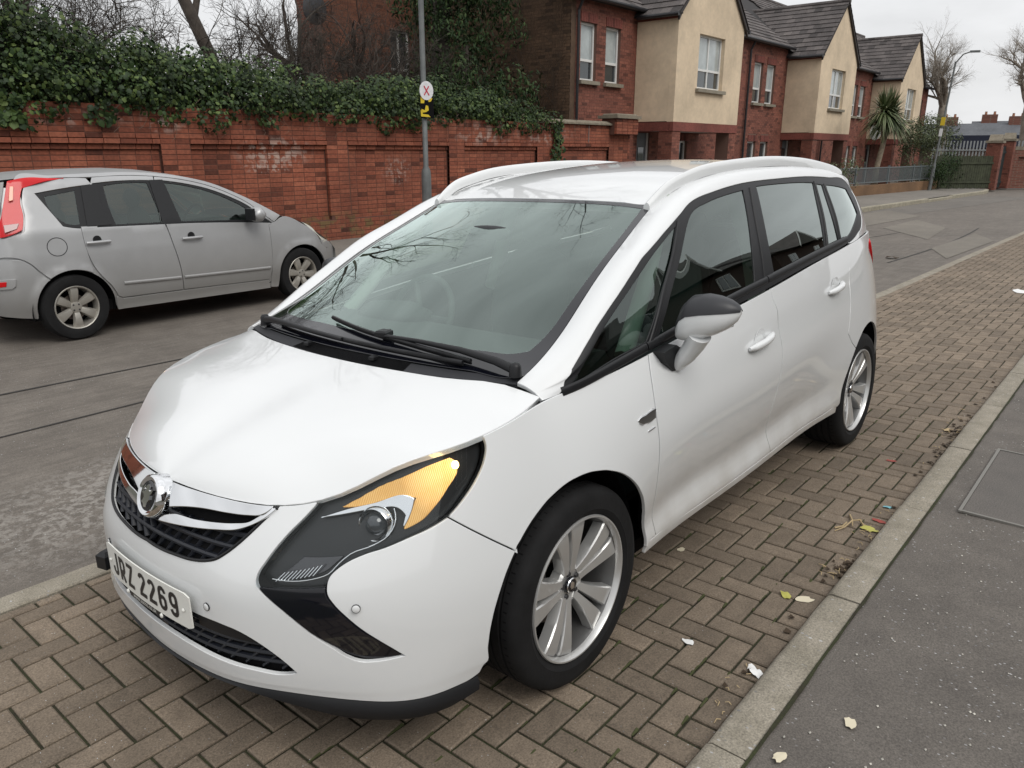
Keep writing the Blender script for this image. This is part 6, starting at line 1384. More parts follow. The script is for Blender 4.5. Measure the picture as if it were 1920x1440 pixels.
# older brick house behind the wall
ob = empty('old_brick_house', (-13.5, -15.6, 0)); tag(ob, 'old red brick house partly hidden behind the ivy and bare twigs, with one white window', 'house')
wn_ = rect(-1.10, -.35, 3.3, 4.9)
wallpoly('wall', [(1.95, 0), (-3.5, 0), (-3.5, 7.5), (1.95, 7.5)], [wn_], 'Y', 0, .3, M_hm, ob)
bricks('brick', -3.5, 1.95, 1.8, 7.5, 0, [wn_], ob, m=brickmat('orange_brick', (.17,.065,.038), (.23,.095,.055), .5)); window(ob, -1.10, -.35, 3.3, 4.9, 0, mul=(.5,), blind=False)
q = MB(); q.box((-.80, -.72, 3.75), (5.4, .8, 7.4)); q.build('side_wall', M_bwall, ob)
ds_ = empty('satellite_dish', (-11.0, -15.1, 5.0)); tag(ds_, 'grey satellite dish on the corner of the old brick house behind the ivy', 'satellite dish')
q = MB(); q.lathe([(0,.06),(.2,.045),(.34,.0),(.36,-.01),(.34,-.03),(.2,.015),(0,.03)], axis='Y', n=28); dd = q.build('dish', mat('dish_grey', (.035,.037,.042), .6), ds_, smooth=True)
q = MB(); q.tube([(0,-.4,-.1),(0,-.05,-.1),(0,.4,-.2)], .02, 6); q.build('dish_arm', M_pipe, ds_)
# palm-side garden wall with railings
gwl = empty('garden_wall', (-29.1, -6.80, .05)); tag(gwl, 'low brick garden wall with grey metal railings in front of the terraced houses', 'wall')
an = math.atan2(-.8, 8.1)
gwl.rotation_euler = (0, 0, math.atan2(.8, -8.1))
q = MB(); q.box((2.0, 0, .17), (12.0, .22, .44)); q.build('wall_base', brickmat('mossy_brick', (.13,.075,.035), (.18,.10,.05), .6), gwl)
M_rail = mat('grey_railing', (.12,.14,.145), .5)
for zz in (.48, 1.0): q = MB(); q.box((2.0, .05, zz), (12.0, .04, .04)); q.build('rail', M_rail, gwl)
i = 0; xx = -4.0
bar_me = None
while xx < 8.0:
    if bar_me is None: q = MB(); q.box((0, 0, .74), (.030, .012, .50)); o = q.build('railing_bar', M_rail, gwl); bar_me = o.data
    else: o = link(bpy.data.objects.new('railing_bar', bar_me), gwl)
    o.location = (xx, .05, 0); xx += .085
for xx in (-4, -1, 2, 4.6, 5.4, 8): q = MB(); q.box((xx, .05, .55), (.06,.06,1.05)); q.build('railing_post', M_rail, gwl)
# lamp post with signs near the wall ---------------------------------
lp = empty('lamp_post', (-7.80, -7.95, .07)); tag(lp, 'grey steel lamp post standing in front of the ivy covered wall', 'lamp post')
q = MB(); q.lathe([(0,0),(.085,0),(.085,1.15),(.078,1.25),(.045,1.33),(.044,4.2),(.040,7.0),(0,7.0)], axis='Z', n=20); q.build('pole', mat('galvanised_grey', (.15,.16,.16), .5, metal=.3, noise=[(6,.8,1.15)]), lp, smooth=50)
q = MB(); q.box((.06,.055,.8), (.02,.02,.55), rz=.8); q.build('access_door', mat('door_grey', (.12,.125,.125), .5), lp)
sgn = empty('round_sign', (-7.78, -7.86, 2.62)); tag(sgn, 'small white round sign with a red X on the lamp post before the ivy', 'sign'); sgn.rotation_euler = (0, 0, math.radians(-20))
q = MB(); q.prism([(.125*math.cos(a), .15*math.sin(a)) for a in np.linspace(0, 2*math.pi, 32, endpoint=False)], 'Y', -.006, .0); so_ = q.build('sign_disc', mat('sign_white', (.72,.72,.74), .5, noise=[(30,.85,1.05)]), sgn)
rd = mat('sign_red', (.5,.03,.06), .5)
for s in (1, -1): q = MB(); q.box((0, .003, 0), (.018, .004, .17), ry=.55*s); q.V = [(v[0], v[1]+.001*s, v[2]) for v in q.V]; q.build('cross_stroke', rd, sgn)
ys = empty('yellow_sign', (-7.79, -7.87, 2.36)); tag(ys, 'torn yellow and black sign strapped to the lamp post below the round sign', 'sign'); ys.rotation_euler = (0, 0, math.radians(-25))
ye = mat('sign_yellow', (.62,.45,.02), .5); bk = M_black
q = MB(); q.box((.0, 0, 0), (.24, .006, .36)); q.build('sign_plate', bk, ys)
for poly in ([(-.10,.14),(-.02,.16),(-.03,.08),(-.07,.09)], [(.03,.16),(.11,.165),(.11,.06),(.05,.06)], [(-.02,.02),(.02,.03),(.04,-.05),(.10,-.03),(.09,-.09),(.02,-.08),(-.03,-.05)], [(-.06,-.16),(.11,-.15),(.115,-.05),(.085,-.05),(.08,-.11),(-.02,-.12)]):
    q = MB(); q.prism(poly, 'Y', .003, .006); q.build('yellow_mark', ye, ys)
for z_ in (-.165, .165): q = MB(); q.lathe([(.050, z_-.012), (.052, z_), (.050, z_+.012)], c=(0, -.045, 0), axis='Z', n=16); q.build('strap', M_pipe, ys)
# far end of the street ----------------------------------------------
fb = empty('pale_bungalow', (-58, -9, -.45)); tag(fb, 'low pale building with a dark blue fascia at the end of the street', 'building')
AZ = math.radians(194)      # across the line of sight
fb.rotation_euler = (0, 0, math.radians(104))
q = MB(); q.box((0, -3, 1.1), (13, 6, 2.3)); q.build('wall', mat('pinkish_render', (.27,.20,.165), .9, noise=[(2,.9,1.1)]), fb)
q = MB(); q.box((0, -3, 2.62), (13.8, 7.2, .72)); q.build('fascia', mat('navy_fascia', (.018,.024,.05), .6), fb)
window(fb, -2.6, 1.4, .5, 2.15, .06, mul=(.33,.66), tran=(.5,), blind=True, dep=.03); window(fb, -5.6, -3.2, .5, 2.15, .06, mul=(.5,), tran=(.5,), blind=True, dep=.03)
M_slate = mat('grey_slate', (.085,.09,.10), .75, noise=[(.5,.8,1.2),(6,.85,1.15)])
for i, (px_, py_, hh) in enumerate([(-74, -17, 2.9), (-78, -3.5, 3.1)]):
    tr = empty('slate_roofed_terrace', (px_, py_, -.75)); tr.rotation_euler = (0, 0, math.radians(104 if i == 0 else 100)); tag(tr, ['long slate roofed terrace rising behind the low pale building', 'white gabled slate roofed terrace at the far right of the street'][i], 'building')
    q = MB(); q.box((0, -4, hh/2-.3), (18, 8, hh)); q.build('wall', M_bwall if i == 0 else mat('white_render', (.5,.48,.45), .9), tr)
    q = MB(); q.prism([(.4, hh-.35), (-4, hh+1.6), (-8.4, hh-.35)], 'X', -9.2, 9.2); q.build('roof', M_slate, tr)
    for xx in (-8, -2.5, 3, 7.6):
        q = MB(); q.box((xx, -4, hh+1.55), (1.1, .7, 1.1)); c_ = q.build('chimney', M_bwall, tr)
        for dx_ in (-.3, .3): q = MB(); q.lathe([(.10,0),(.08,.22),(.10,.24)], c=(xx+dx_, -4, hh+2.09), axis='Z', n=10); q.build('chimney_pot', mat('clay_pot', (.3,.14,.08), .8), c_)
    for xx in (-6, -3.5, -.5, 2, 5, 7): window(tr, xx-.5, xx+.5, hh-2.0, hh-.7, .02, blind=False, dep=-.03)
# gate pillars, gate, fence
def pillar(x, y, h, label, s=.55):
    p = empty('gate_pillar', (x, y, 0)); tag(p, label, 'pillar')
    q = MB(); q.box((0, 0, h/2), (s, s, h)); q.build('shaft', M_bwall, p); bricks('brick', -s/2, s/2, .02, h-.05, s/2, [], p, axis='X'); bricks('brick', -s/2, s/2, .02, h-.05, s/2, [], p)
    q = MB(); q.box((0, 0, h+.04), (s+.12, s+.12, .1)); q.prism([(-s*.5,h+.09),(s*.5,h+.09),(0,h+.35)], 'Y', -s*.45, s*.45); q.build('cap', M_stone, p); return p
pillar(-38.7, -4.45, 2.0, 'brick gate pillar nearest the green fence, at the left of the black gate'); pillar(-40.9, -4.28, 2.1, 'brick gate pillar with a pointed stone cap, at the right of the black gate', .5)
gt = empty('side_gate', (-39.75, -4.40, 0)); tag(gt, 'tall black gate between the two brick pillars', 'gate'); gt.rotation_euler = (0, 0, math.radians(-5))
for i in range(9): q = MB(); q.box((-.76+i*.19, 0, .95), (.175, .03, 1.8)); q.build('gate_board', mat('black_green_paint', (.015,.028,.03), .5), gt)
for zz in (.3, 1.6): q = MB(); q.box((0, .03, zz), (1.7, .05, .1)); q.build('gate_rail', MATS['black_green_paint'], gt)
ew = empty('panelled_brick_wall', (-43.85, -.70, 0)); tag(ew, 'red brick wall with sunken panels at the far right edge of the street', 'wall'); ew.rotation_euler = (0, 0, math.radians(-53))
q = MB(); q.box((0, -.12, .85), (9, .2, 1.7)); q.build('wall_face', M_bwall, ew); q = MB(); q.box((0, -.08, 1.78), (9.1, .36, .16)); q.build('coping', M_stone, ew)
for i in range(7): q = MB(); q.box((-4.3+i*1.43, .02, .85), (.5, .14, 1.68)); q.build('pier', M_bwall, ew)
q = MB(); q.box((0, .02, 1.55), (9, .13, .3)); q.build('band', M_bwall, ew); q = MB(); q.box((0, .02, .12), (9, .13, .24)); q.build('plinth', M_bwall, ew)
fn_ = empty('green_fence', (-37.3, -5.35, .05)); tag(fn_, 'overgrown green boarded fence left of the first gate pillar', 'fence'); fn_.rotation_euler = (0, 0, math.radians(140))
for i in range(26): q = MB(); q.box((-1.2+i*.112, 0, .72), (.10, .025, 1.36+.03*math.sin(i*2.1))); q.build('fence_board', mat('mossy_green_board', (.046,.052,.030), .9, noise=[(5,.7,1.3)]), fn_)
for zz in (.3, 1.1): q = MB(); q.box((.2, -.03, zz), (2.9, .04, .08)); q.build('fence_rail', MATS['mossy_green_board'], fn_)
pf = empty('palisade_fence', (-44.5, -7.6, 0)); tag(pf, 'pale metal palisade fence above the green boards, before the low building', 'fence'); pf.rotation_euler = (0, 0, math.radians(104))
bar_me = None
for i in range(19, 46):
    if bar_me is None: q = MB(); q.box((0, 0, 1.1), (.07, .02, 2.1)); o = q.build('pale', mat('galvanised_pale', (.30,.32,.33), .5, metal=.3), pf); bar_me = o.data
    else: o = link(bpy.data.objects.new('pale', bar_me), pf)
    o.location = (-3.4+i*.15, 0, 0)
for zz in (.4, 1.7): q = MB(); q.box((1.45, -.03, zz), (4.2, .04, .06)); q.build('palisade_rail', MATS['galvanised_pale'], pf)
fp = empty('street_lamp', (-34.6, -5.9, .06)); tag(fp, 'slim street lamp leaning slightly, with yellow and white notices, by the far garden railings', 'lamp post'); fp.rotation_euler = (math.radians(-2.5), math.radians(-1.5), 0)
q = MB(); q.lathe([(0,0),(.07,0),(.07,1.0),(.040,1.15),(.034,5.0),(0,5.0)], axis='Z', n=14); q.build('pole', MATS['galvanised_grey'], fp, smooth=50)
q = MB(); q.tube([(0,0,4.95),(.15,.25,5.25),(.25,.5,5.32)], .025, 6); q.box((.33,.68,5.32),(.14,.34,.07)); q.build('lamp_head', MATS['galvanised_grey'], fp)
q = MB(); q.box((.06,.0,2.75), (.02,.16,.32)); q.build('yellow_notice', ye, fp); q = MB(); q.box((.06,.0,2.32), (.02,.12,.30)); q.build('white_notice', MATS['sign_white'], fp)
# houses across the street, behind the camera: seen reflected in the side windows
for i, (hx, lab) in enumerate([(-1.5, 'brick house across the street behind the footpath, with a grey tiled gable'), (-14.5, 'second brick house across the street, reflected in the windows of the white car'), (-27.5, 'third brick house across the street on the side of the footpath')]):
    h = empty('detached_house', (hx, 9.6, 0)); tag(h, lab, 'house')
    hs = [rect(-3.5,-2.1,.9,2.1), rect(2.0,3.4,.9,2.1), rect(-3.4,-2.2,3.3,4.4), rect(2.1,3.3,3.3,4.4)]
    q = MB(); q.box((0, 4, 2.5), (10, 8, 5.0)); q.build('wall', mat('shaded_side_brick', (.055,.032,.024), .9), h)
    q = MB(); q.prism([(-.5,4.9),(4,8.0),(8.5,4.9)], 'X', -5.3, 5.3); q.build('roof', M_tile, h)
    q = MB(); q.prism([(-1.9,4.9),(0,6.9),(1.9,4.9)], 'Y', -.55, 4.0); q.build('gable_roof', M_tile, h)
    q = MB(); q.prism([(-1.7,4.9),(0,6.7),(1.7,4.9)], 'Y', -.62, -.56); q.build('gable_face', mat('grey_render', (.10,.095,.085), .9), h)
    for s in (1, -1): q = MB(); q.add([(0,-.66,6.95),(1.95*s,-.66,4.88),(1.95*s,-.66,4.70),(0,-.66,6.75),(0,-.62,6.95),(1.95*s,-.62,4.88),(1.95*s,-.62,4.70),(0,-.62,6.75)], [(0,1,2,3),(7,6,5,4),(0,4,5,1),(3,2,6,7)]); q.build('bargeboard', M_upvc, h)
    for a in hs:
        q = MB(); q.box(((a[0][0]+a[1][0])/2, -.02, (a[0][1]+a[2][1])/2), (1.3, .06, 1.25)); w_ = q.build('window', M_upvc, h)
        for dx_ in (-.3, .3): q = MB(); q.box(((a[0][0]+a[1][0])/2+dx_, -.055, (a[0][1]+a[2][1])/2), (.5, .02, 1.1)); q.build('pane', M_gl, w_)
    q = MB(); q.box((0,-.03,1.1),(1.0,.08,2.1)); q.build('door', mat('dark_door', (.05,.02,.02), .4), h)

# ------------------------------------------------------------------ trees and shrubs
M_bark = mat('dark_bark', (.050,.040,.032), .9, noise=[(6,.7,1.3)])
M_bark2 = mat('grey_bark', (.26,.225,.185), .9, noise=[(4,.75,1.2)])
def bare_tree(name, base, trunk, seed, levels, L0, r0, spread, m, label, group=None, bend=.25, up=.25, nchild=(3, 4), taper=.62, twigm=None, pollard=False, shrink=.72):
    R_ = random.Random(seed); t = empty(name, base); tag(t, label, 'tree', group); tb = MB(); br = MB()
    def grow(p, d, L, r, lev):
        P = [p]; n = 5 if lev < 2 else (4 if lev < 4 else 3); rad = [r]
        for i in range(n):
            d = (d+Vector((R_.gauss(0, bend), R_.gauss(0, bend), R_.gauss(0, bend)+up*(.16 if lev else .02)))*.45).normalized(); p = p+d*(L/n); P.append(p); rad.append(r*(1-(1-taper)*(i+1)/n))
        (tb if lev < 1 else br).tube(P, rad, 9 if lev < 1 else (6 if lev < 3 else (4 if lev < 4 else 3)), cap=False)
        if lev >= levels: return
        k = R_.randint(*nchild)+(2 if pollard and lev == 0 else 0)
        for i in range(k):
            s = R_.uniform(.35, 1.0) if i < k-1 else 1.0
            if lev == 0: s = R_.uniform(.78, 1.0)
            q = P[min(n, int(s*n))]; ax = d.cross(Vector((R_.gauss(0, 1), R_.gauss(0, 1), R_.gauss(0, 1)))).normalized()
            nd = (Matrix.Rotation(R_.uniform(.35, 1.0)*spread, 3, ax) @ d).normalized()
            grow(q, nd, L*R_.uniform(.6, .95)*shrink, rad[min(n, int(s*n))]*R_.uniform(.5, .72), lev+1)
    P, rad = [Vector(q[:3]) for q in trunk], [q[3] for q in trunk]
    tb.tube(P, rad, 12); top = P[-1]; d = (P[-1]-P[-2]).normalized()
    for i in range(5 if pollard else 4):
        ax = d.cross(Vector((R_.gauss(0, 1), R_.gauss(0, 1), R_.gauss(0, 1)))).normalized(); nd = (Matrix.Rotation(R_.uniform(.2, .8)*spread, 3, ax) @ d).normalized()
        grow(top+(P[-2]-top)*R_.uniform(0, .5), nd, L0*R_.uniform(.8, 1.1), rad[-1]*R_.uniform(.55, .8), 1)
    tb.build('trunk', m, t, smooth=True); o = mk('branches', br.V, br.F, twigm or m, t); o.data.shade_smooth(); o['kind'] = 'stuff'
    return t
bare_tree('bare_tree', (-6.6, -13.0, 0), [(-.7,.1,0,.22), (-.55,0,2.2,.17), (-.28,0,3.4,.125), (.25,0,4.6,.11)], 5, 7, 3.9, .115, 1.05, M_bark, 'dark leafless tree rising from the ivy left of the old brick house', nchild=(3, 4), shrink=.78)
bare_tree('bare_tree', (-3.6, -12.2, 0), [(0,0,0,.16), (.1,0,1.8,.14), (.3,0,2.9,.11), (.5,0,3.6,.08)], 11, 7, 1.7, .07, 1.25, M_bark, 'leafless twiggy shrub tree behind the ivy above the silver car', nchild=(3, 4), bend=.35, shrink=.80)
bare_tree('bare_tree', (-12.4, -12.1, 0), [(0,0,0,.28), (.1,.0,3,.24), (0,.1,6.5,.20), (-.1,.2,8.5,.17)], 21, 7, 4.6, .17, 1.05, M_bark, 'tall bare tree hidden by the evergreen, its branches reflected in the windscreen', nchild=(3, 4), bend=.30, shrink=.76)
bare_tree('bare_tree', (-10.6, -13.4, 0), [(0,0,0,.12), (.1,0,2.0,.10), (.2,0,3.0,.08)], 33, 6, 1.7, .07, 1.2, mat('reddish_twigs', (.075,.045,.035), .9), 'tangle of reddish leafless twigs in front of the old brick house', nchild=(3, 4), bend=.35, shrink=.80)
bare_tree('bare_tree', (-8.7, -13.0, 0), [(0,0,0,.12), (.1,0,2.0,.10), (-.1,0,3.0,.08)], 35, 6, 1.7, .07, 1.1, M_bark, 'slender leafless tree beside the satellite dish', nchild=(2, 4), bend=.35, shrink=.80)
bare_tree('pollarded_tree', (-50.5, -9.3, 0), [(0,0,0,.36), (0,.1,2.2,.30), (.1,0,3.4,.26), (.2,0,4.2,.22)], 42, 7, 1.85, .10, .85, M_bark2, 'large pollarded leafless tree beyond the last house', pollard=True, nchild=(3, 4), bend=.22, up=.5, shrink=.86)
bare_tree('pollarded_tree', (-50, -5.0, 0), [(0,0,0,.36), (0,.1,2.2,.30), (.1,0,3.4,.26), (.2,0,4.2,.22)], 47, 7, 1.95, .10, .85, M_bark2, 'large leafless tree at the right edge behind the panelled wall', pollard=True, nchild=(3, 4), bend=.24, up=.5, shrink=.86)
# dark evergreen at the gable and looser growth
M_ever = mat('dark_evergreen_leaf', (.022,.040,.018), .65, spec=.15); leafmat(M_ever, [(.010,.022,.009), (.017,.034,.012), (.027,.048,.016), (.042,.066,.022)])
def bush(name, cat, label, base, blobs, nper, size, m, lobed=False, stemh=None):
    t = empty(name, base); tag(t, label, cat)
    P, N = clumps([b[:3] for b in blobs], nper, [b[3] for b in blobs]); leaves('leaves' if cat != 'tree' else 'crown', P, N+np.array([0, .2, .3]), size, m, t, lobed=lobed)
    q = MB(); q.tube([(0,0,0), (.05,0,.6*(stemh or .5)), (.0,.05,stemh or .5)], [.06,.05,.03] if not stemh or stemh < 2 else [.16,.12,.06], 8); q.build('trunk', M_bark, t); return t
R_ = random.Random(9); bl = []
for i in range(130):
    z = R_.uniform(1.6, 7.6); w = 1.35 if z < 5 else 1.2; bl.append((R_.uniform(-w, w), R_.uniform(-.6, .6), z, R_.uniform(.30, .52)))
bush('evergreen_tree', 'tree', 'tall dark evergreen tree standing behind the lamp post against the gable wall', (-12.35, -11.3, 0), bl, 900, .080, M_ever, lobed=False, stemh=4)
bl = [(R_.uniform(-1.6, 1.3), R_.uniform(-.5, .6), R_.uniform(2.1, 3.35), R_.uniform(.22, .40)) for i in range(44)]
bush('evergreen_shrub', 'shrub', 'loose dark evergreen shrub hanging over the wall to the right of the lamp post', (-11.6, -9.95, 0), bl, 420, .085, M_ever, lobed=False, stemh=2.2)
M_shrub = mat('shrub_leaf', (.05,.07,.03), .6); leafmat(M_shrub, [(.030,.045,.016), (.05,.07,.025), (.075,.095,.035), (.11,.12,.055)])
bl = [(R_.uniform(-.8, .8), R_.uniform(-.5, .5), R_.uniform(.3, 1.25), R_.uniform(.22, .38)) for i in range(26)]
bush('garden_shrub', 'shrub', 'low green garden shrub beside the railings just above the white car', (-25.7, -6.85, .05), bl, 900, .06, M_shrub)
bl = [(R_.uniform(-1.2, 1.2), R_.uniform(-1, 1), R_.uniform(.4, 2.9), R_.uniform(.4, .6)) for i in range(34)]
bush('garden_shrub', 'shrub', 'tall grey green garden shrub behind the far street lamp', (-39.4, -7.2, .05), bl, 1500, .07, M_shrub)
bl = [(R_.uniform(-1.0, 1.6), R_.uniform(-.5, .5), R_.uniform(.2, 1.4), R_.uniform(.3, .45)) for i in range(26)]
bush('garden_shrub', 'shrub', 'dark overgrown shrub in front of the green fence', (-36.3, -5.95, .05), bl, 1300, .06, M_ever)
# cordyline palm
pa = empty('cordyline_palm', (-31.0, -7.1, .1)); pa.scale = (1.22, 1.22, 1.22); tag(pa, 'cordyline palm with a spiky green head in front of the middle terraced house', 'palm tree')
q = MB(); q.tube([(0,0,0),(-.05,0,.7),(-.25,.05,1.5),(-.45,.05,2.15)], [.11,.09,.08,.08], 10); q.tube([(-.25,.05,1.5),(-.15,.0,2.0),(-.05,0,2.3)], [.07,.06,.06], 8); q.build('trunk', mat('palm_trunk', (.22,.18,.13), .9, noise=[(12,.7,1.2)]), pa, smooth=True)
M_palm = mat('palm_leaf', (.06,.09,.035), .5); leafmat(M_palm, [(.040,.060,.020), (.07,.10,.035), (.11,.14,.06), (.20,.20,.11)])
V = []; F = []; 
for (cx, cy, cz, n, L0) in ((-.45,.05,2.35,330,.95), (-.05,0,2.45,220,.85), (-.75,.1,2.2,120,.75)):
    for i in range(n):
        th = R_.uniform(0, 2*math.pi); el = R_.uniform(-.75, 1.45); L = L0*R_.uniform(.75, 1.1); d = np.array([math.cos(th)*math.cos(el), math.sin(th)*math.cos(el), math.sin(el)]); s_ = np.cross(d, [0, 0, 1.]); s_ /= np.linalg.norm(s_)+1e-9; b = len(V); w = .022
        for k in range(5):
            f_ = k/4; p = np.array([cx, cy, cz])+d*L*f_+np.array([0, 0, -.42*f_*f_*math.cos(el)]); ww = w*(.5+1.2*f_) if f_ < .5 else w*2.2*(1-f_)+.002
            V += [tuple(p-s_*ww), tuple(p+s_*ww)]
        F += [(b+2*k, b+2*k+1, b+2*k+3, b+2*k+2) for k in range(4)]
o = mk('frond', V, F, M_palm, pa); o['kind'] = 'stuff'
dsh2 = empty('satellite_dish', (-38.4, -9.4, 2.5)); tag(dsh2, 'pale satellite dish on the middle house, half behind the palm head', 'satellite dish'); dsh2.rotation_euler = (0, 0, -.5)
q = MB(); q.lathe([(0,.05),(.2,.035),(.34,.0),(.36,-.01),(.34,-.03),(.2,.01),(0,.02)], axis='Y', n=24); q.build('dish', mat('pale_dish', (.35,.35,.33), .6), dsh2, smooth=True)
# thicket of bare twigs standing in and behind the ivy
th = empty('twig_thicket', (-5, -10.6, 2.4)); tag(th, 'thicket of fine leafless twigs poking up behind the ivy along the wall', 'thicket', kind='stuff')
tw_ = MB(); R_ = random.Random(12)
def twig(p, d, L, r, lev):
    P = [p]; n = 4
    for i in range(n): d = (d+Vector((R_.gauss(0, .30), R_.gauss(0, .25), R_.gauss(.03, .25)))).normalized(); p = p+d*(L/n); P.append(p)
    tw_.tube(P, [r*(1-.5*i/n) for i in range(n+1)], 3, cap=False)
    if lev < 4:
        for k in range(R_.randint(2, 4)): twig(P[R_.randint(1, n)], (d+Vector((R_.gauss(0, .6), R_.gauss(0, .5), R_.gauss(.1, .5)))).normalized(), L*R_.uniform(.55, .8), r*.62, lev+1)
for i in range(190):
    x = R_.uniform(-8.5, 1.5) if i > 70 else R_.uniform(-12.5, -7); w_ = 1 if x < -1.8 else .6
    twig(Vector((x+5, R_.uniform(-2.6, -.2), R_.uniform(-.3, .4))), Vector((R_.gauss(0, .4), R_.gauss(0, .2), 1)).normalized(), R_.uniform(.7, 1.25), R_.uniform(.012, .022), 0)
o = mk('twigs', tw_.V, tw_.F, M_bark, th); o['kind'] = 'stuff'

# ------------------------------------------------------------------ silver hatchback parked by the wall
M_sil = mat('silver_paint', (.40,.405,.41), .40, metal=.4, coat=.12, noise=[(3,.95,1.04)])
t_, n_, l_, b_ = nodes(M_sil); tcn = n_.new('ShaderNodeTexCoord'); g_ = n_.new('ShaderNodeSeparateXYZ'); l_.new(tcn.outputs['Object'], g_.inputs[0])
r_ = n_.new('ShaderNodeMapRange'); r_.inputs[1].default_value = .75; r_.inputs[2].default_value = .25; r_.inputs[3].default_value = 0; r_.inputs[4].default_value = .5; l_.new(g_.outputs[2], r_.inputs[0])
m_ = n_.new('ShaderNodeMix'); m_.data_type = 'RGBA'; old = b_.inputs['Base Color'].links[0].from_socket; l_.new(old, m_.inputs[6]); m_.inputs[7].default_value = (.20,.185,.16,1); l_.new(r_.outputs[0], m_.inputs[0]); l_.new(m_.outputs[2], b_.inputs['Base Color'])
M_steel = mat('dull_alloy', (.42,.40,.36), .38, metal=.6)
HW = .845
class Side:      # side surface as a height field over (x, z)
    def pos(s, uv):
        uv = np.atleast_2d(np.asarray(uv, float)); x, z = uv[:, 0], uv[:, 1]
        w = np.interp(x, [-.75,-.70,-.62,-.50,-.30,0,.4,2.0,2.35,2.6,2.8,2.95,3.05,3.12,3.2], [.40,.58,.70,.775,.822,.842,.845,.845,.838,.815,.765,.68,.57,.42,.2])
        y = w-np.clip(z-1.0, 0, 1)*.40-np.clip(z-.80, 0, .2)*.16-.030*np.clip((.5-z)/.25, 0, 1)**2-.012*np.clip((z-.55)/.25, -1, 1)**2
        y += .010*np.exp(-((z-.46)/.07)**2)*0
        for cx in (0, 2.6):
            rr = np.hypot(x-cx, z-.30); q = np.clip((rr-.34)/.10, 0, 1); y += .016*(1-q*q*(3-2*q))*(rr < .46)
        y = y-np.clip(z-1.45, 0, 1)*1.0
        x = x+(.40+.10*x)*np.clip(.865-y, 0, .6)
        return np.stack([x, y, z], 1)
    def nor(s, uv):
        uv = np.atleast_2d(np.asarray(uv, float)); e = .02; a = s.pos(uv+[e, 0])-s.pos(uv-[e, 0]); b = s.pos(uv+[0, e])-s.pos(uv-[0, e]); n = np.cross(b, a); n *= np.sign(n[:, 1:2])
        return n/np.linalg.norm(n, axis=1, keepdims=True)
SS = Side()
sc_car = empty('silver_hatchback', (-.955, -6.394, -.052), (0, 0, math.radians(-176.833))); tag(sc_car, 'silver five door hatchback with tall red tail lamps parked by the brick wall', 'car')
# local x forward, local y is the car's left; the side we see is its right side (local -y)
def sarch(cx, r, a0, a1, n=18): return [(cx+r*math.cos(math.radians(a0+(a1-a0)*i/(n-1))), .30+r*math.sin(math.radians(a0+(a1-a0)*i/(n-1)))) for i in range(n)]
ra, fa = sarch(0, .355, -5, 185), sarch(2.6, .345, -12, 185)
roofl = [(-.50,1.43),(-.38,1.462),(-.05,1.475),(.236,1.480),(.643,1.485),(.912,1.468),(1.196,1.430),(1.494,1.362),(1.806,1.238),(2.126,1.080)]
dlo_r = [(-.205,1.339),(.208,1.395),(.262,1.400),(.262,1.02),(.06,1.03),(-.02,1.05)]
d_r = [(.30,1.410),(.60,1.428),(.890,1.420),(1.02,1.0),(.28,1.02)]
d_f = [(.905,1.425),(1.196,1.385),(1.494,1.312),(1.72,1.225),(1.93,1.12),(2.05,1.03),(2.215,.925),(1.55,.975),(1.03,1.0)]
lampS = [(-.545,.975),(-.50,.985),(-.36,1.03),(-.335,1.12),(-.33,1.30),(-.30,1.385),(-.12,1.430),(.06,1.463),(-.05,1.470),(-.25,1.466),(-.41,1.450),(-.445,1.34),(-.49,1.20),(-.53,1.08)]
rq = [(-.545,.80),(-.30,.78),(.0,.66+.02)]
def sp(name, outer, holes=(), **kw): 
    for sg in (False, True): panel(name, SS, outer, M_sil, sc_car, holes=holes, flipy=sg, step=.06, bstep=.02, **kw)
# rear quarter above bumper
sp('rear_quarter', [(-.60,.80),(-.42,.79),(-.34,.74),(-.27,.66),(-.2,.595)]+ra[::-1][5:12][:0]+[(-.16,.617),(0,.655),(.12,.634),(.185,.603),(.16,.78),(.14,.92),(.135,1.03),(.28,1.03)]+[(.29,1.412),(.25,1.462)]+[(.06,1.468),(-.12,1.440),(-.29,1.395),(-.32,1.30),(-.325,1.12),(-.35,1.02),(-.50,.975),(-.62,.97)], holes=[dlo_r[:3]+[(.275,1.402),(.275,1.02)]+dlo_r[4:]], ang=30)
sp('rear_bumper', [(-.74,.80),(-.42,.785),(-.345,.735),(-.28,.655),(-.21,.586)]+ra[::-1][:0]+sarch(0,.355,126,185,8)+[(-.36,.24),(-.74,.30)], ang=30)
sp('rear_door', [(.135,1.035),(.14,.92),(.16,.78),(.20,.66),(.26,.56),(.33,.47),(.38,.36),(.42,.335),(1.055,.325),(1.05,.55),(1.0,.80),(.945,1.0),(.91,1.03),(.895,1.462),(.643,1.476),(.30,1.468),(.28,1.40),(.275,1.03)], holes=[d_r], ang=30)
sp('front_door', [(.955,1.0),(1.005,.80),(1.055,.55),(1.06,.325),(2.11,.295),(2.16,.42),(2.175,.60),(2.165,.90),(2.22,.922),(2.06,1.045),(1.94,1.13),(1.73,1.24),(1.50,1.328),(1.20,1.402),(.912,1.44),(.90,1.02)] if False else [(.92,1.02),(.955,1.0),(1.005,.80),(1.055,.55),(1.06,.325),(2.11,.295),(2.16,.42),(2.175,.60),(2.165,.90),(2.24,.925),(2.07,1.05),(1.95,1.14),(1.74,1.250),(1.50,1.345),(1.20,1.420),(.900,1.460)], holes=[d_f], ang=30)
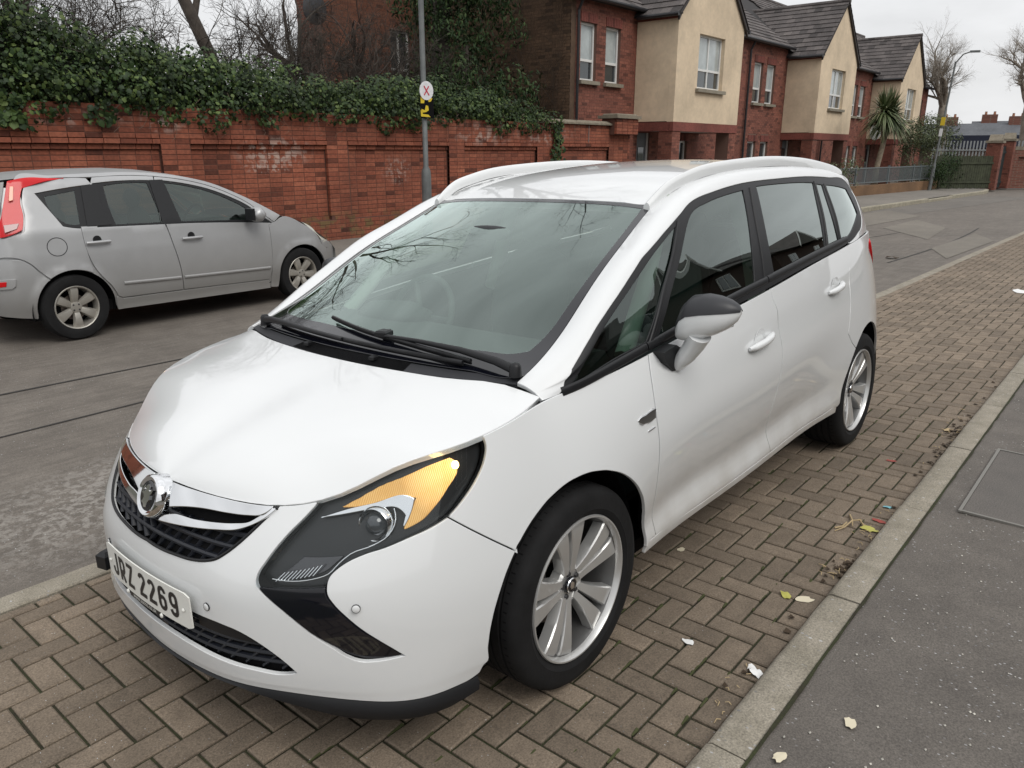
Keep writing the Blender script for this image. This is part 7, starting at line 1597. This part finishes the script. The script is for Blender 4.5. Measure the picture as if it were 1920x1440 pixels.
sp('roof_side', [(.27,1.468),(.643,1.476),(.912,1.46),(1.20,1.420),(1.50,1.345),(1.74,1.250),(1.95,1.14),(2.07,1.05),(2.24,.93),(2.33,1.0),(2.126,1.11),(1.806,1.262),(1.494,1.385),(1.196,1.455),(.912,1.494),(.643,1.51),(.236,1.505),(-.05,1.495),(-.35,1.475),(-.36,1.455),(.06,1.47)], ang=60)
sp('front_wing', [(2.165,.90),(2.175,.60),(2.16,.42),(2.12,.20),(2.22,.19),(2.24,.25)]+fa[::-1][1:-2]+[(2.94,.30),(2.99,.55),(2.90,.62),(2.86,.70),(2.74,.82),(2.60,.90),(2.52,.945),(2.36,.985),(2.24,.93)], ang=40)
sp('front_bumper', [(2.945,.28),(2.99,.55),(2.90,.62),(2.89,.66),(3.01,.63),(3.10,.53),(3.125,.42),(3.05,.24),(2.95,.21)], ang=40)
sp('side_sill', sarch(0,.355,-5,-1,2)[:1]+[(.36,.22),(2.12,.19),(2.10,.285),(1.05,.315),(.42,.325),(.37,.36)], ang=12)
for sg in (False, True):
    panel('inner_shell', SS, [(-.70,.32),(-.36,.26)]+ra[::-1]+[(.37,.23),(2.12,.20)]+fa[::-1][1:-1]+[(2.96,.25),(3.10,.32),(3.10,.52),(2.90,.68),(2.70,.84),(2.30,.93),(1.2,.97),(.0,1.01),(-.30,1.03),(-.33,1.40),(-.50,1.40),(-.56,1.02),(-.68,.95)], M_sil, sc_car, flipy=sg, step=.10, bstep=.05, off=-.016, depth=0, r=0, gap=0, ang=30)
M_hl = mat('headlight_lens_white', (.62,.62,.55), .15, coat=1.)
for sg in (False, True):
    panel('headlight', SS, [(2.62,.905),(2.75,.84),(2.88,.715),(3.01,.635),(2.93,.62),(2.87,.70),(2.74,.81)], M_hl, sc_car, flipy=sg, step=.04, bstep=.02)
    w1_ = panel('side_window', SS, dlo_r[:3]+[(.275,1.402),(.275,1.02)]+dlo_r[4:], M_trim, sc_car, holes=[[(-.13,1.31),(.13,1.350),(.13,1.06),(.02,1.07),(-.04,1.11)]], flipy=sg, step=.05, bstep=.02, off=-.004, ang=50)
    panel('window_pane', SS, [(-.13,1.31),(.13,1.350),(.13,1.06),(.02,1.07),(-.04,1.11)], M_sideg, w1_, flipy=sg, step=.06, bstep=.03, off=-.008, gap=-.01, depth=0, r=0)
    w2_ = panel('side_window', SS, d_r, M_trim, sc_car, holes=[[(.40,1.385),(.60,1.405),(.82,1.398),(.93,1.025),(.46,1.035),(.43,1.15)]], flipy=sg, step=.05, bstep=.02, off=-.004, ang=40)
    panel('window_pane', SS, [(.40,1.385),(.60,1.405),(.82,1.398),(.93,1.025),(.46,1.035),(.43,1.15)], M_sideg, w2_, flipy=sg, step=.06, bstep=.03, off=-.010, gap=-.01, depth=0, r=0, ang=40)
    w3_ = panel('side_window', SS, d_f, M_trim, sc_car, holes=[[(.99,1.395),(1.20,1.362),(1.49,1.285),(1.70,1.20),(1.90,1.09),(1.97,1.02),(1.96,.98),(1.55,1.0),(1.11,1.02)]], flipy=sg, step=.05, bstep=.02, off=-.004, ang=40)
    panel('window_pane', SS, [(.99,1.395),(1.20,1.362),(1.49,1.285),(1.70,1.20),(1.90,1.09),(1.97,1.02),(1.96,.98),(1.55,1.0),(1.11,1.02)], M_sideg, w3_, flipy=sg, step=.06, bstep=.03, off=-.010, gap=-.01, depth=0, r=0, ang=40)
    tl_ = panel('tail_lamp', SS, lampS, M_red, sc_car, flipy=sg, step=.03, bstep=.015, off=.012, depth=.03, ang=50, dis=lambda P, V: .010*np.sin(V[:, 1]*42+V[:, 0]*12))
    panel('lamp_segment', SS, [(-.50,1.01),(-.40,1.04),(-.375,1.09),(-.50,1.08)], mat('deep_red_lens', (.16,.008,.01), .12, coat=1.), tl_, flipy=sg, step=.03, bstep=.02, off=.026, depth=.01)
    panel('lamp_segment', SS, [(-.40,1.40),(-.365,1.40),(-.39,1.28),(-.43,1.27)], mat('orange_lens', (.62,.12,.02), .12, coat=1.), tl_, flipy=sg, step=.03, bstep=.02, off=.026, depth=.01)
    panel('rear_screen_edge', SS, [(-.66,.985),(-.565,.985),(-.53,1.12),(-.46,1.34),(-.43,1.445),(-.50,1.445),(-.60,1.1)], M_gloss, sc_car, flipy=sg, step=.05, off=.008, depth=.012)
    panel('reflector', SS, [(-.70,.62),(-.48,.625),(-.49,.56),(-.52,.535),(-.70,.53)], M_sil, sc_car, flipy=sg, step=.04, off=.014, depth=.014)
    panel('red_reflector', SS, [(-.66,.60),(-.55,.605),(-.56,.56),(-.66,.55)], M_red, sc_car, flipy=sg, step=.04, off=.020, depth=.01)
    panel('pillar_cover', SS, [(.845,1.428),(.985,1.428),(1.13,.996),(.925,1.000)], M_trim, sc_car, flipy=sg, step=.06, bstep=.03, off=.003, depth=.006, gap=0)
    panel('pillar_cover', SS, [(.19,1.392),(.36,1.412),(.37,1.15),(.425,1.03),(.19,1.03)], M_trim, sc_car, flipy=sg, step=.06, bstep=.03, off=.003, depth=.006, gap=0)
    mo = MB(); ribbon(mo, SS, [(.45,.475),(1.04,.455)], .032, .014, 0, flipy=sg); ribbon(mo, SS, [(1.08,.455),(2.13,.43)], .032, .014, 0, flipy=sg); o = mo.build('side_moulding', M_sil, sc_car, smooth=50); o['kind'] = 'stuff'
    for (xa, z) in ((.17,.885),(1.12,.845)):
        ys_ = 1 if not sg else -1; yy = SS.pos([(xa+.1, z)])[0][1]
        q = MB(); q.tube([(xa+d_, (yy+.008+.026*math.sin(math.pi*(.08+.84*d_/.22))**.5)*ys_, z) for d_ in np.linspace(0, .22, 7)], .014, 8); q.build('door_handle', M_sil, sc_car, smooth=60)
        q = MB(); q.lathe([(0,.002),(.036,.002),(.040,.001)], c=(xa+.11, (yy)*ys_, z+.02), n=20); q.build('handle_recess', M_trim, sc_car)
    fc = MB(); 
    if sg: ribbon(fc, SS, [(-.10+.085*math.cos(a), .872+.080*math.sin(a)) for a in np.linspace(0, 2*math.pi, 25)], .007, .0015, .0, flipy=sg, n=3, ends=False); fc.build('fuel_flap_gap', M_trim, sc_car)
    mi = soft('door_mirror', (1.97, (.93)*(1 if not sg else -1), 1.04), (.16,.20,.16), M_sil, sc_car); q = MB(); q.prism([(1.87,.985),(1.87,1.105),(1.90,1.11),(1.90,.98)], 'Y', (.86)*(1 if not sg else -1), (1.0)*(1 if not sg else -1)); q.build('mirror_housing', M_trim, mi)
# top surfaces
def ystrip(name, C, m, k=9, crown=.0):
    V = []; F = []
    for (x, z, w, cr) in C:
        x = x+(.40+.10*x)*max(0, .865-w)
        for j in range(k): s = -1+2*j/(k-1); V.append((x, w*s, z+cr*(1-s*s)))
    for i in range(len(C)-1):
        for j in range(k-1): F.append((i*k+j, i*k+j+1, (i+1)*k+j+1, (i+1)*k+j))
    o = mk(name, V, F, m, sc_car, smooth=True); return o
def yw(x, z): return float(SS.pos([(x, z)])[0][1])-.004
rc_ = [(-.47,1.457,yw(-.47,1.457),.03),(-.36,1.468,yw(-.36,1.475),.03),(-.05,1.490,yw(-.05,1.49),.035),(.236,1.50,yw(.236,1.50),.035),(.643,1.505,yw(.643,1.505),.035),(.912,1.489,yw(.912,1.489),.035),(1.196,1.45,yw(1.196,1.45),.035),(1.35,1.42,yw(1.35,1.42),.035)]
ystrip('roof', rc_, M_sil)
ystrip('windscreen', [(1.35,1.42,yw(1.35,1.42),.035),(1.494,1.380,yw(1.494,1.38),.035),(1.806,1.257,yw(1.806,1.257),.04),(2.126,1.105,yw(2.126,1.105),.045),(2.33,.995,yw(2.33,.995),.05)], M_sideg)
ystrip('bonnet', [(2.33,.993,yw(2.33,.993),.05),(2.52,.94,yw(2.52,.94),.05),(2.66,.88,yw(2.66,.88),.06),(2.80,.79,yw(2.80,.79),.075),(2.95,.68,.62,.09),(3.05,.60,.45,.07)], M_sil)
ystrip('tailgate', [(-.47,1.455,yw(-.47,1.455),.03),(-.55,1.25,yw(-.55,1.25),.0),(-.60,1.05,yw(-.60,1.05),.0),(-.62,.97,yw(-.62,.97),.0),(-.62,.80,yw(-.62,.80),0)], M_sil)
ystrip('bumper_rear', [(-.62,.80,yw(-.62,.8),0),(-.735,.795,yw(-.735,.79),0),(-.765,.62,.40,0),(-.765,.40,.40,0),(-.735,.30,yw(-.735,.32),0)], M_sil)
ystrip('rear_window', [(-.505,1.40,.50,.03),(-.565,1.25,.55,.0),(-.612,1.06,.58,0)], M_gloss)
ystrip('grille', [(3.05,.60,.5,.02),(3.13,.50,.48,.0),(3.14,.35,.48,0),(3.05,.24,.6,0)], M_sil)
q = MB(); q.box((1.3,0,.27),(3.3,1.5,.10)); q.box((1.3,0,.40),(1.85,1.58,.30)); q.build('underbody', M_black, sc_car)
q = MB()
for cx in (0, 2.6):
    for sg in (1, -1):
        V = []; F = []; n = 24
        for (r_, h) in ((.02,.5*sg), (.37,.5*sg), (.37,.80*sg)):
            for k in range(n+1): a = math.radians(-12+204*k/n); V.append((cx+r_*math.cos(a), h, .30+r_*math.sin(a)))
        for i in range(2):
            for k in range(n): F.append((i*(n+1)+k, i*(n+1)+k+1, (i+1)*(n+1)+k+1, (i+1)*(n+1)+k))
        q.add(V, F)
o = q.build('wheel_housing', M_black, sc_car); o['kind'] = 'stuff'
tm = MB(); tm.lathe([(.195,-.08),(.21,-.09),(.26,-.095),(.288,-.09),(.302,-.07),(.304,0),(.302,.07),(.288,.09),(.26,.095),(.225,.094),(.21,.09),(.195,.08)], n=64); ws_ = tm.build('wheel', M_tyre, sc_car, smooth=40)
rm = MB(); rm.lathe([(.197,.075),(.203,.086),(.198,.092),(.190,.088),(.182,.06),(.172,-.06)], n=48); rm.lathe([(0,.066),(.03,.067),(.05,.062),(.058,.04)], n=24)
for k in range(6):
    a = math.radians(30+60*k); V = []; F = []
    for i in range(7):
        s = i/6; r_ = .04+.150*s; w = .030+.022*s; h = .058+.022*math.sin(s*2.4)
        for (t, y) in ((-w,h-.03),(-w*.7,h-.004),(0,h),(w*.7,h-.004),(w,h-.03)): V.append((math.cos(a)*r_-math.sin(a)*t, y, math.sin(a)*r_+math.cos(a)*t))
    for i in range(6):
        for j in range(4): F.append((i*5+j, i*5+j+1, (i+1)*5+j+1, (i+1)*5+j))
    rm.add(V, F)
rm.build('rim', M_steel, ws_, smooth=40)
q = MB()
for k in range(4): a = math.radians(45+90*k); q.lathe([(0,.070),(.008,.069),(.009,.06)], c=(.034*math.cos(a), 0, .034*math.sin(a)), n=8)
o = q.build('wheel_nut', M_dark, ws_); o['kind'] = 'stuff'
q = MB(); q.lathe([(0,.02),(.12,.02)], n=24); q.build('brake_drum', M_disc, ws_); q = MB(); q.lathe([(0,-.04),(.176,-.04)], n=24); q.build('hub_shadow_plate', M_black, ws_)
ws_.location = (0, -.745, .304); ws_.rotation_euler = (0, 0, math.pi)
for (x, y, sp_) in ((2.6, -.745, 20), (0, .745, 0), (2.6, .745, 0)):
    w = copy_tree(ws_, sc_car); w.location = (x, y, .304); w.rotation_euler = (0, math.radians(sp_), math.pi if y < 0 else 0)
for y in (-.35, .35):
    s_ = soft('seat', (1.25, y, .62), (.5,.46,.16), M_seat, sc_car); soft('seat_back', (.98, y, .90), (.14,.44,.56), M_seat, s_, ry=-.2); soft('headrest', (.90, y, 1.24), (.10,.26,.20), M_seat, s_)
    s_ = soft('seat', (.45, y, .62), (.5,.46,.16), M_seat, sc_car); soft('seat_back', (.18, y, .92), (.14,.44,.60), M_seat, s_, ry=-.2); soft('headrest', (.12, y, 1.22), (.10,.30,.22), M_seat, s_)
q = MB(); q.prism([(2.2,.88),(2.0,.98),(1.75,1.0),(1.6,.90),(1.6,.7),(2.2,.7)], 'Y', -.68, .68); q.build('dashboard', M_dash, sc_car)
q = MB(); ctr = Vector((1.55, -.35, .98)); q.tube([ctr+Matrix.Rotation(math.radians(-65), 3, 'Y') @ Vector((.18*math.cos(a), .18*math.sin(a), 0)) for a in np.linspace(0, 2*math.pi, 25)], .014, 6, cap=False); q.build('steering_wheel', M_dash, sc_car)

# ------------------------------------------------------------------ litter and small finds in the gutter
M_yl = mat('yellow_leaf', (.42,.40,.09), .6); M_tan = mat('dry_leaf', (.42,.32,.18), .8); M_bl = mat('pale_petal', (.62,.56,.42), .8); M_wh = mat('white_scrap', (.75,.75,.74), .6); M_rd2 = mat('red_scrap', (.30,.05,.035), .6); M_bu = mat('blue_scrap', (.15,.40,.46), .5); M_dk2 = mat('dark_leaf_litter', (.045,.028,.014), .9)
def zg(x, y): return .052 if 1.37 < y < 1.5 else (.048 if y >= 1.5 else gz(y))
def fleck(name, cat, label, x, y, s, m, seed=0, curl=.3, el=1.5, rot=None):
    R_ = random.Random(seed); rot = R_.uniform(0, 6.28) if rot is None else rot; V = [(0, 0, s*curl*.5)]; n = 14
    for i in range(n):
        a = 2*math.pi*i/n; r_ = s*(.8+.4*R_.random()); V.append((math.cos(a)*r_*el, math.sin(a)*r_, s*curl*R_.random()*.6+.001))
    F = [(0, 1+i, 1+(i+1) % n) for i in range(n)]
    o = mk(name, V, F, m, smooth=True); o.location = (x, y, zg(x, y)+.002); o.rotation_euler = (0, 0, rot); tag(o, label, cat); return o
fleck('yellow_leaf', 'leaf', 'bright yellow green curled leaf on the paving near the kerb', -.905, 1.235, .018, M_yl, 1, .9)
fleck('pale_leaf', 'leaf', 'flat pale oval leaf beside the yellow one by the kerb', -.925, 1.30, .022, M_bl, 2, .1, 1.5, 2.2)
fleck('green_leaf', 'leaf', 'light green leaf among twigs against the kerb', -1.68, 1.318, .026, M_yl, 3, .5)
fleck('white_scrap', 'litter', 'small white scrap of paper on the paving near the bottom of the picture', -.40, 1.085, .015, M_wh, 4, .5)
fleck('white_wrapper', 'litter', 'crumpled white wrapper with grey ring lying against the kerb', -.385, 1.335, .020, M_wh, 5, 1.3)
fleck('red_scrap', 'litter', 'small red scrap of plastic in the gutter near the upper kerb', -2.62, 1.16, .012, M_rd2, 6, .5, 2.2)
fleck('blue_scrap', 'litter', 'tiny light blue bottle cap scrap against the kerb', -1.98, 1.315, .015, M_bu, 7, .6)
fleck('orange_scrap', 'litter', 'thin orange peel scrap beside the twigs at the kerb', -1.80, 1.325, .014, M_rd2, 8, .4, 2.5)
fleck('white_petal', 'litter', 'round white petal on the paving nearer to the car', -.985, .74, .014, M_bl, 9, .2)
fleck('pale_leaf', 'leaf', 'pale oval leaf lying alone on the tarmac footpath', -.30, 1.66, .016, M_bl, 10, .1, 1.6)
fleck('cream_crumbs', 'litter', 'cream coloured crumbs on the footpath at the bottom left of it', -.035, 1.555, .016, M_bl, 11, .5)
fleck('cream_crumbs', 'litter', 'cream coloured crumb patch on the footpath by the bottom edge', .165, 1.475, .014, M_bl, 12, .5)
fleck('brown_lump', 'litter', 'dark brown lump of dirt lying on the road beyond the tail of the white car', -12.1, -1.35, .075, M_dk2, 13, .7, 1.3)
fleck('white_card', 'litter', 'white strip of card on the paving far behind the white car', -9.45, .82, .07, M_wh, 14, .1, 2.5, .2)
fleck('dry_leaf', 'leaf', 'dry tan leaf in the gutter beyond the twigs', -3.35, 1.29, .022, M_tan, 15, .6)
R_ = random.Random(4); q = MB()
for i in range(60):
    x = R_.choice([R_.uniform(-4.2, .9), R_.gauss(-1.75, .12), R_.gauss(-1.25, .08), R_.gauss(-.25, .1), R_.gauss(-3.3, .25), R_.gauss(-3.6, .3)]); y = 1.355-abs(R_.gauss(0, .055)); a = R_.uniform(0, 6.28); L = R_.uniform(.010, .035); z = gz(y)+.006
    q.tube([(x, y, z), (x+math.cos(a)*L*.5, min(1.362, y+math.sin(a)*L*.5), z+.004), (x+math.cos(a+.4)*L, min(1.362, y+math.sin(a+.4)*L), z)], [.0016,.0018,.001], 4)
o = mk('gutter_debris', q.V, q.F, M_tan); tag(o, 'scattered dry twigs and chaff lying in the gutter along the kerb', 'litter', kind='stuff')
q = MB()
for i in range(100):
    x = R_.choice([R_.gauss(-3.35, .22), R_.gauss(-1.25, .07), R_.gauss(-3.0, .3), R_.uniform(-5, 0)]); y = 1.362-abs(R_.gauss(0, .035)); s = R_.uniform(.006, .020)
    z = gz(y)+.003; q.add([(x-s, y-s*.6, z+R_.random()*.008), (x+s, y-s*.4, z+R_.random()*.01), (x+s*.5, min(1.364, y+s*.8), z+R_.random()*.012), (x-s*.7, min(1.364, y+s*.6), z)], [(0,1,2,3)])
o = mk('leaf_litter', q.V, q.F, M_dk2); tag(o, 'dark rotting leaf litter gathered against the kerb', 'litter', kind='stuff')
tw = MB()
for P in ([(-1.78,1.20,0),(-1.70,1.235,.012),(-1.62,1.225,.006),(-1.57,1.20,.0)], [(-1.70,1.29,0),(-1.73,1.26,.01),(-1.70,1.235,.012),(-1.66,1.25,.004)], [(-1.60,1.19,0),(-1.63,1.215,.004),(-1.67,1.22,.01)]):
    tw.tube([(x, y, gz(y)+.005+z) for x, y, z in P], [.0045,.004,.0035,.002][:len(P)], 5)
o = tw.build('bent_twig', M_tan); tag(o, 'bent pale straw twigs lying near the kerb beside a green leaf', 'twig', kind='stuff')
M_mossg = mat('moss', (.048,.055,.018), .95, bump=(200,.6,.004)); q = MB()
for i in range(260):
    x = R_.uniform(-3.6, .9); a = (R_.randint(-50, 20)); 
    # moss tufts sit in the joints that run along the street
    b = R_.randint(-3, 6); y = Y0+b*MU+R_.gauss(0, .0015); x = X0+(a+R_.random())*MU
    if not (.1 < y < 1.36 and -3.6 < x < .9): continue
    r_ = R_.uniform(.002, .0055); q.tube([(x, y, gz(y)-.006), (x+R_.uniform(-.02, .02), y, gz(y)-.001), (x+R_.uniform(.02, .05), y, gz(y)-.004)], [r_, r_*1.3, r_*.6], 5)
o = mk('moss_tufts', q.V, q.F, M_mossg); tag(o, 'green moss growing in the joints of the block paving near the kerb', 'moss', kind='stuff')
M_peb = mat('pale_stone_chip', (.45,.43,.38), .7, rnd=.4); q = MB()
for i in range(650):
    x = R_.uniform(-4.5, 1.3); y = 1.53+R_.random()*1.5; s = R_.uniform(.0016, .0045)
    q.add([(x-s*1.5, y, .0475), (x, y-s, .0475), (x+s*1.4, y+s*.2, .0475), (x, y+s, .0475), (x, y, .0475+s*.6)], [(0,1,4), (1,2,4), (2,3,4), (3,0,4)])
o = mk('stone_chips', q.V, q.F, M_peb); tag(o, 'pale stone chips set in the dark tarmac of the footpath', 'stone chips', kind='stuff')
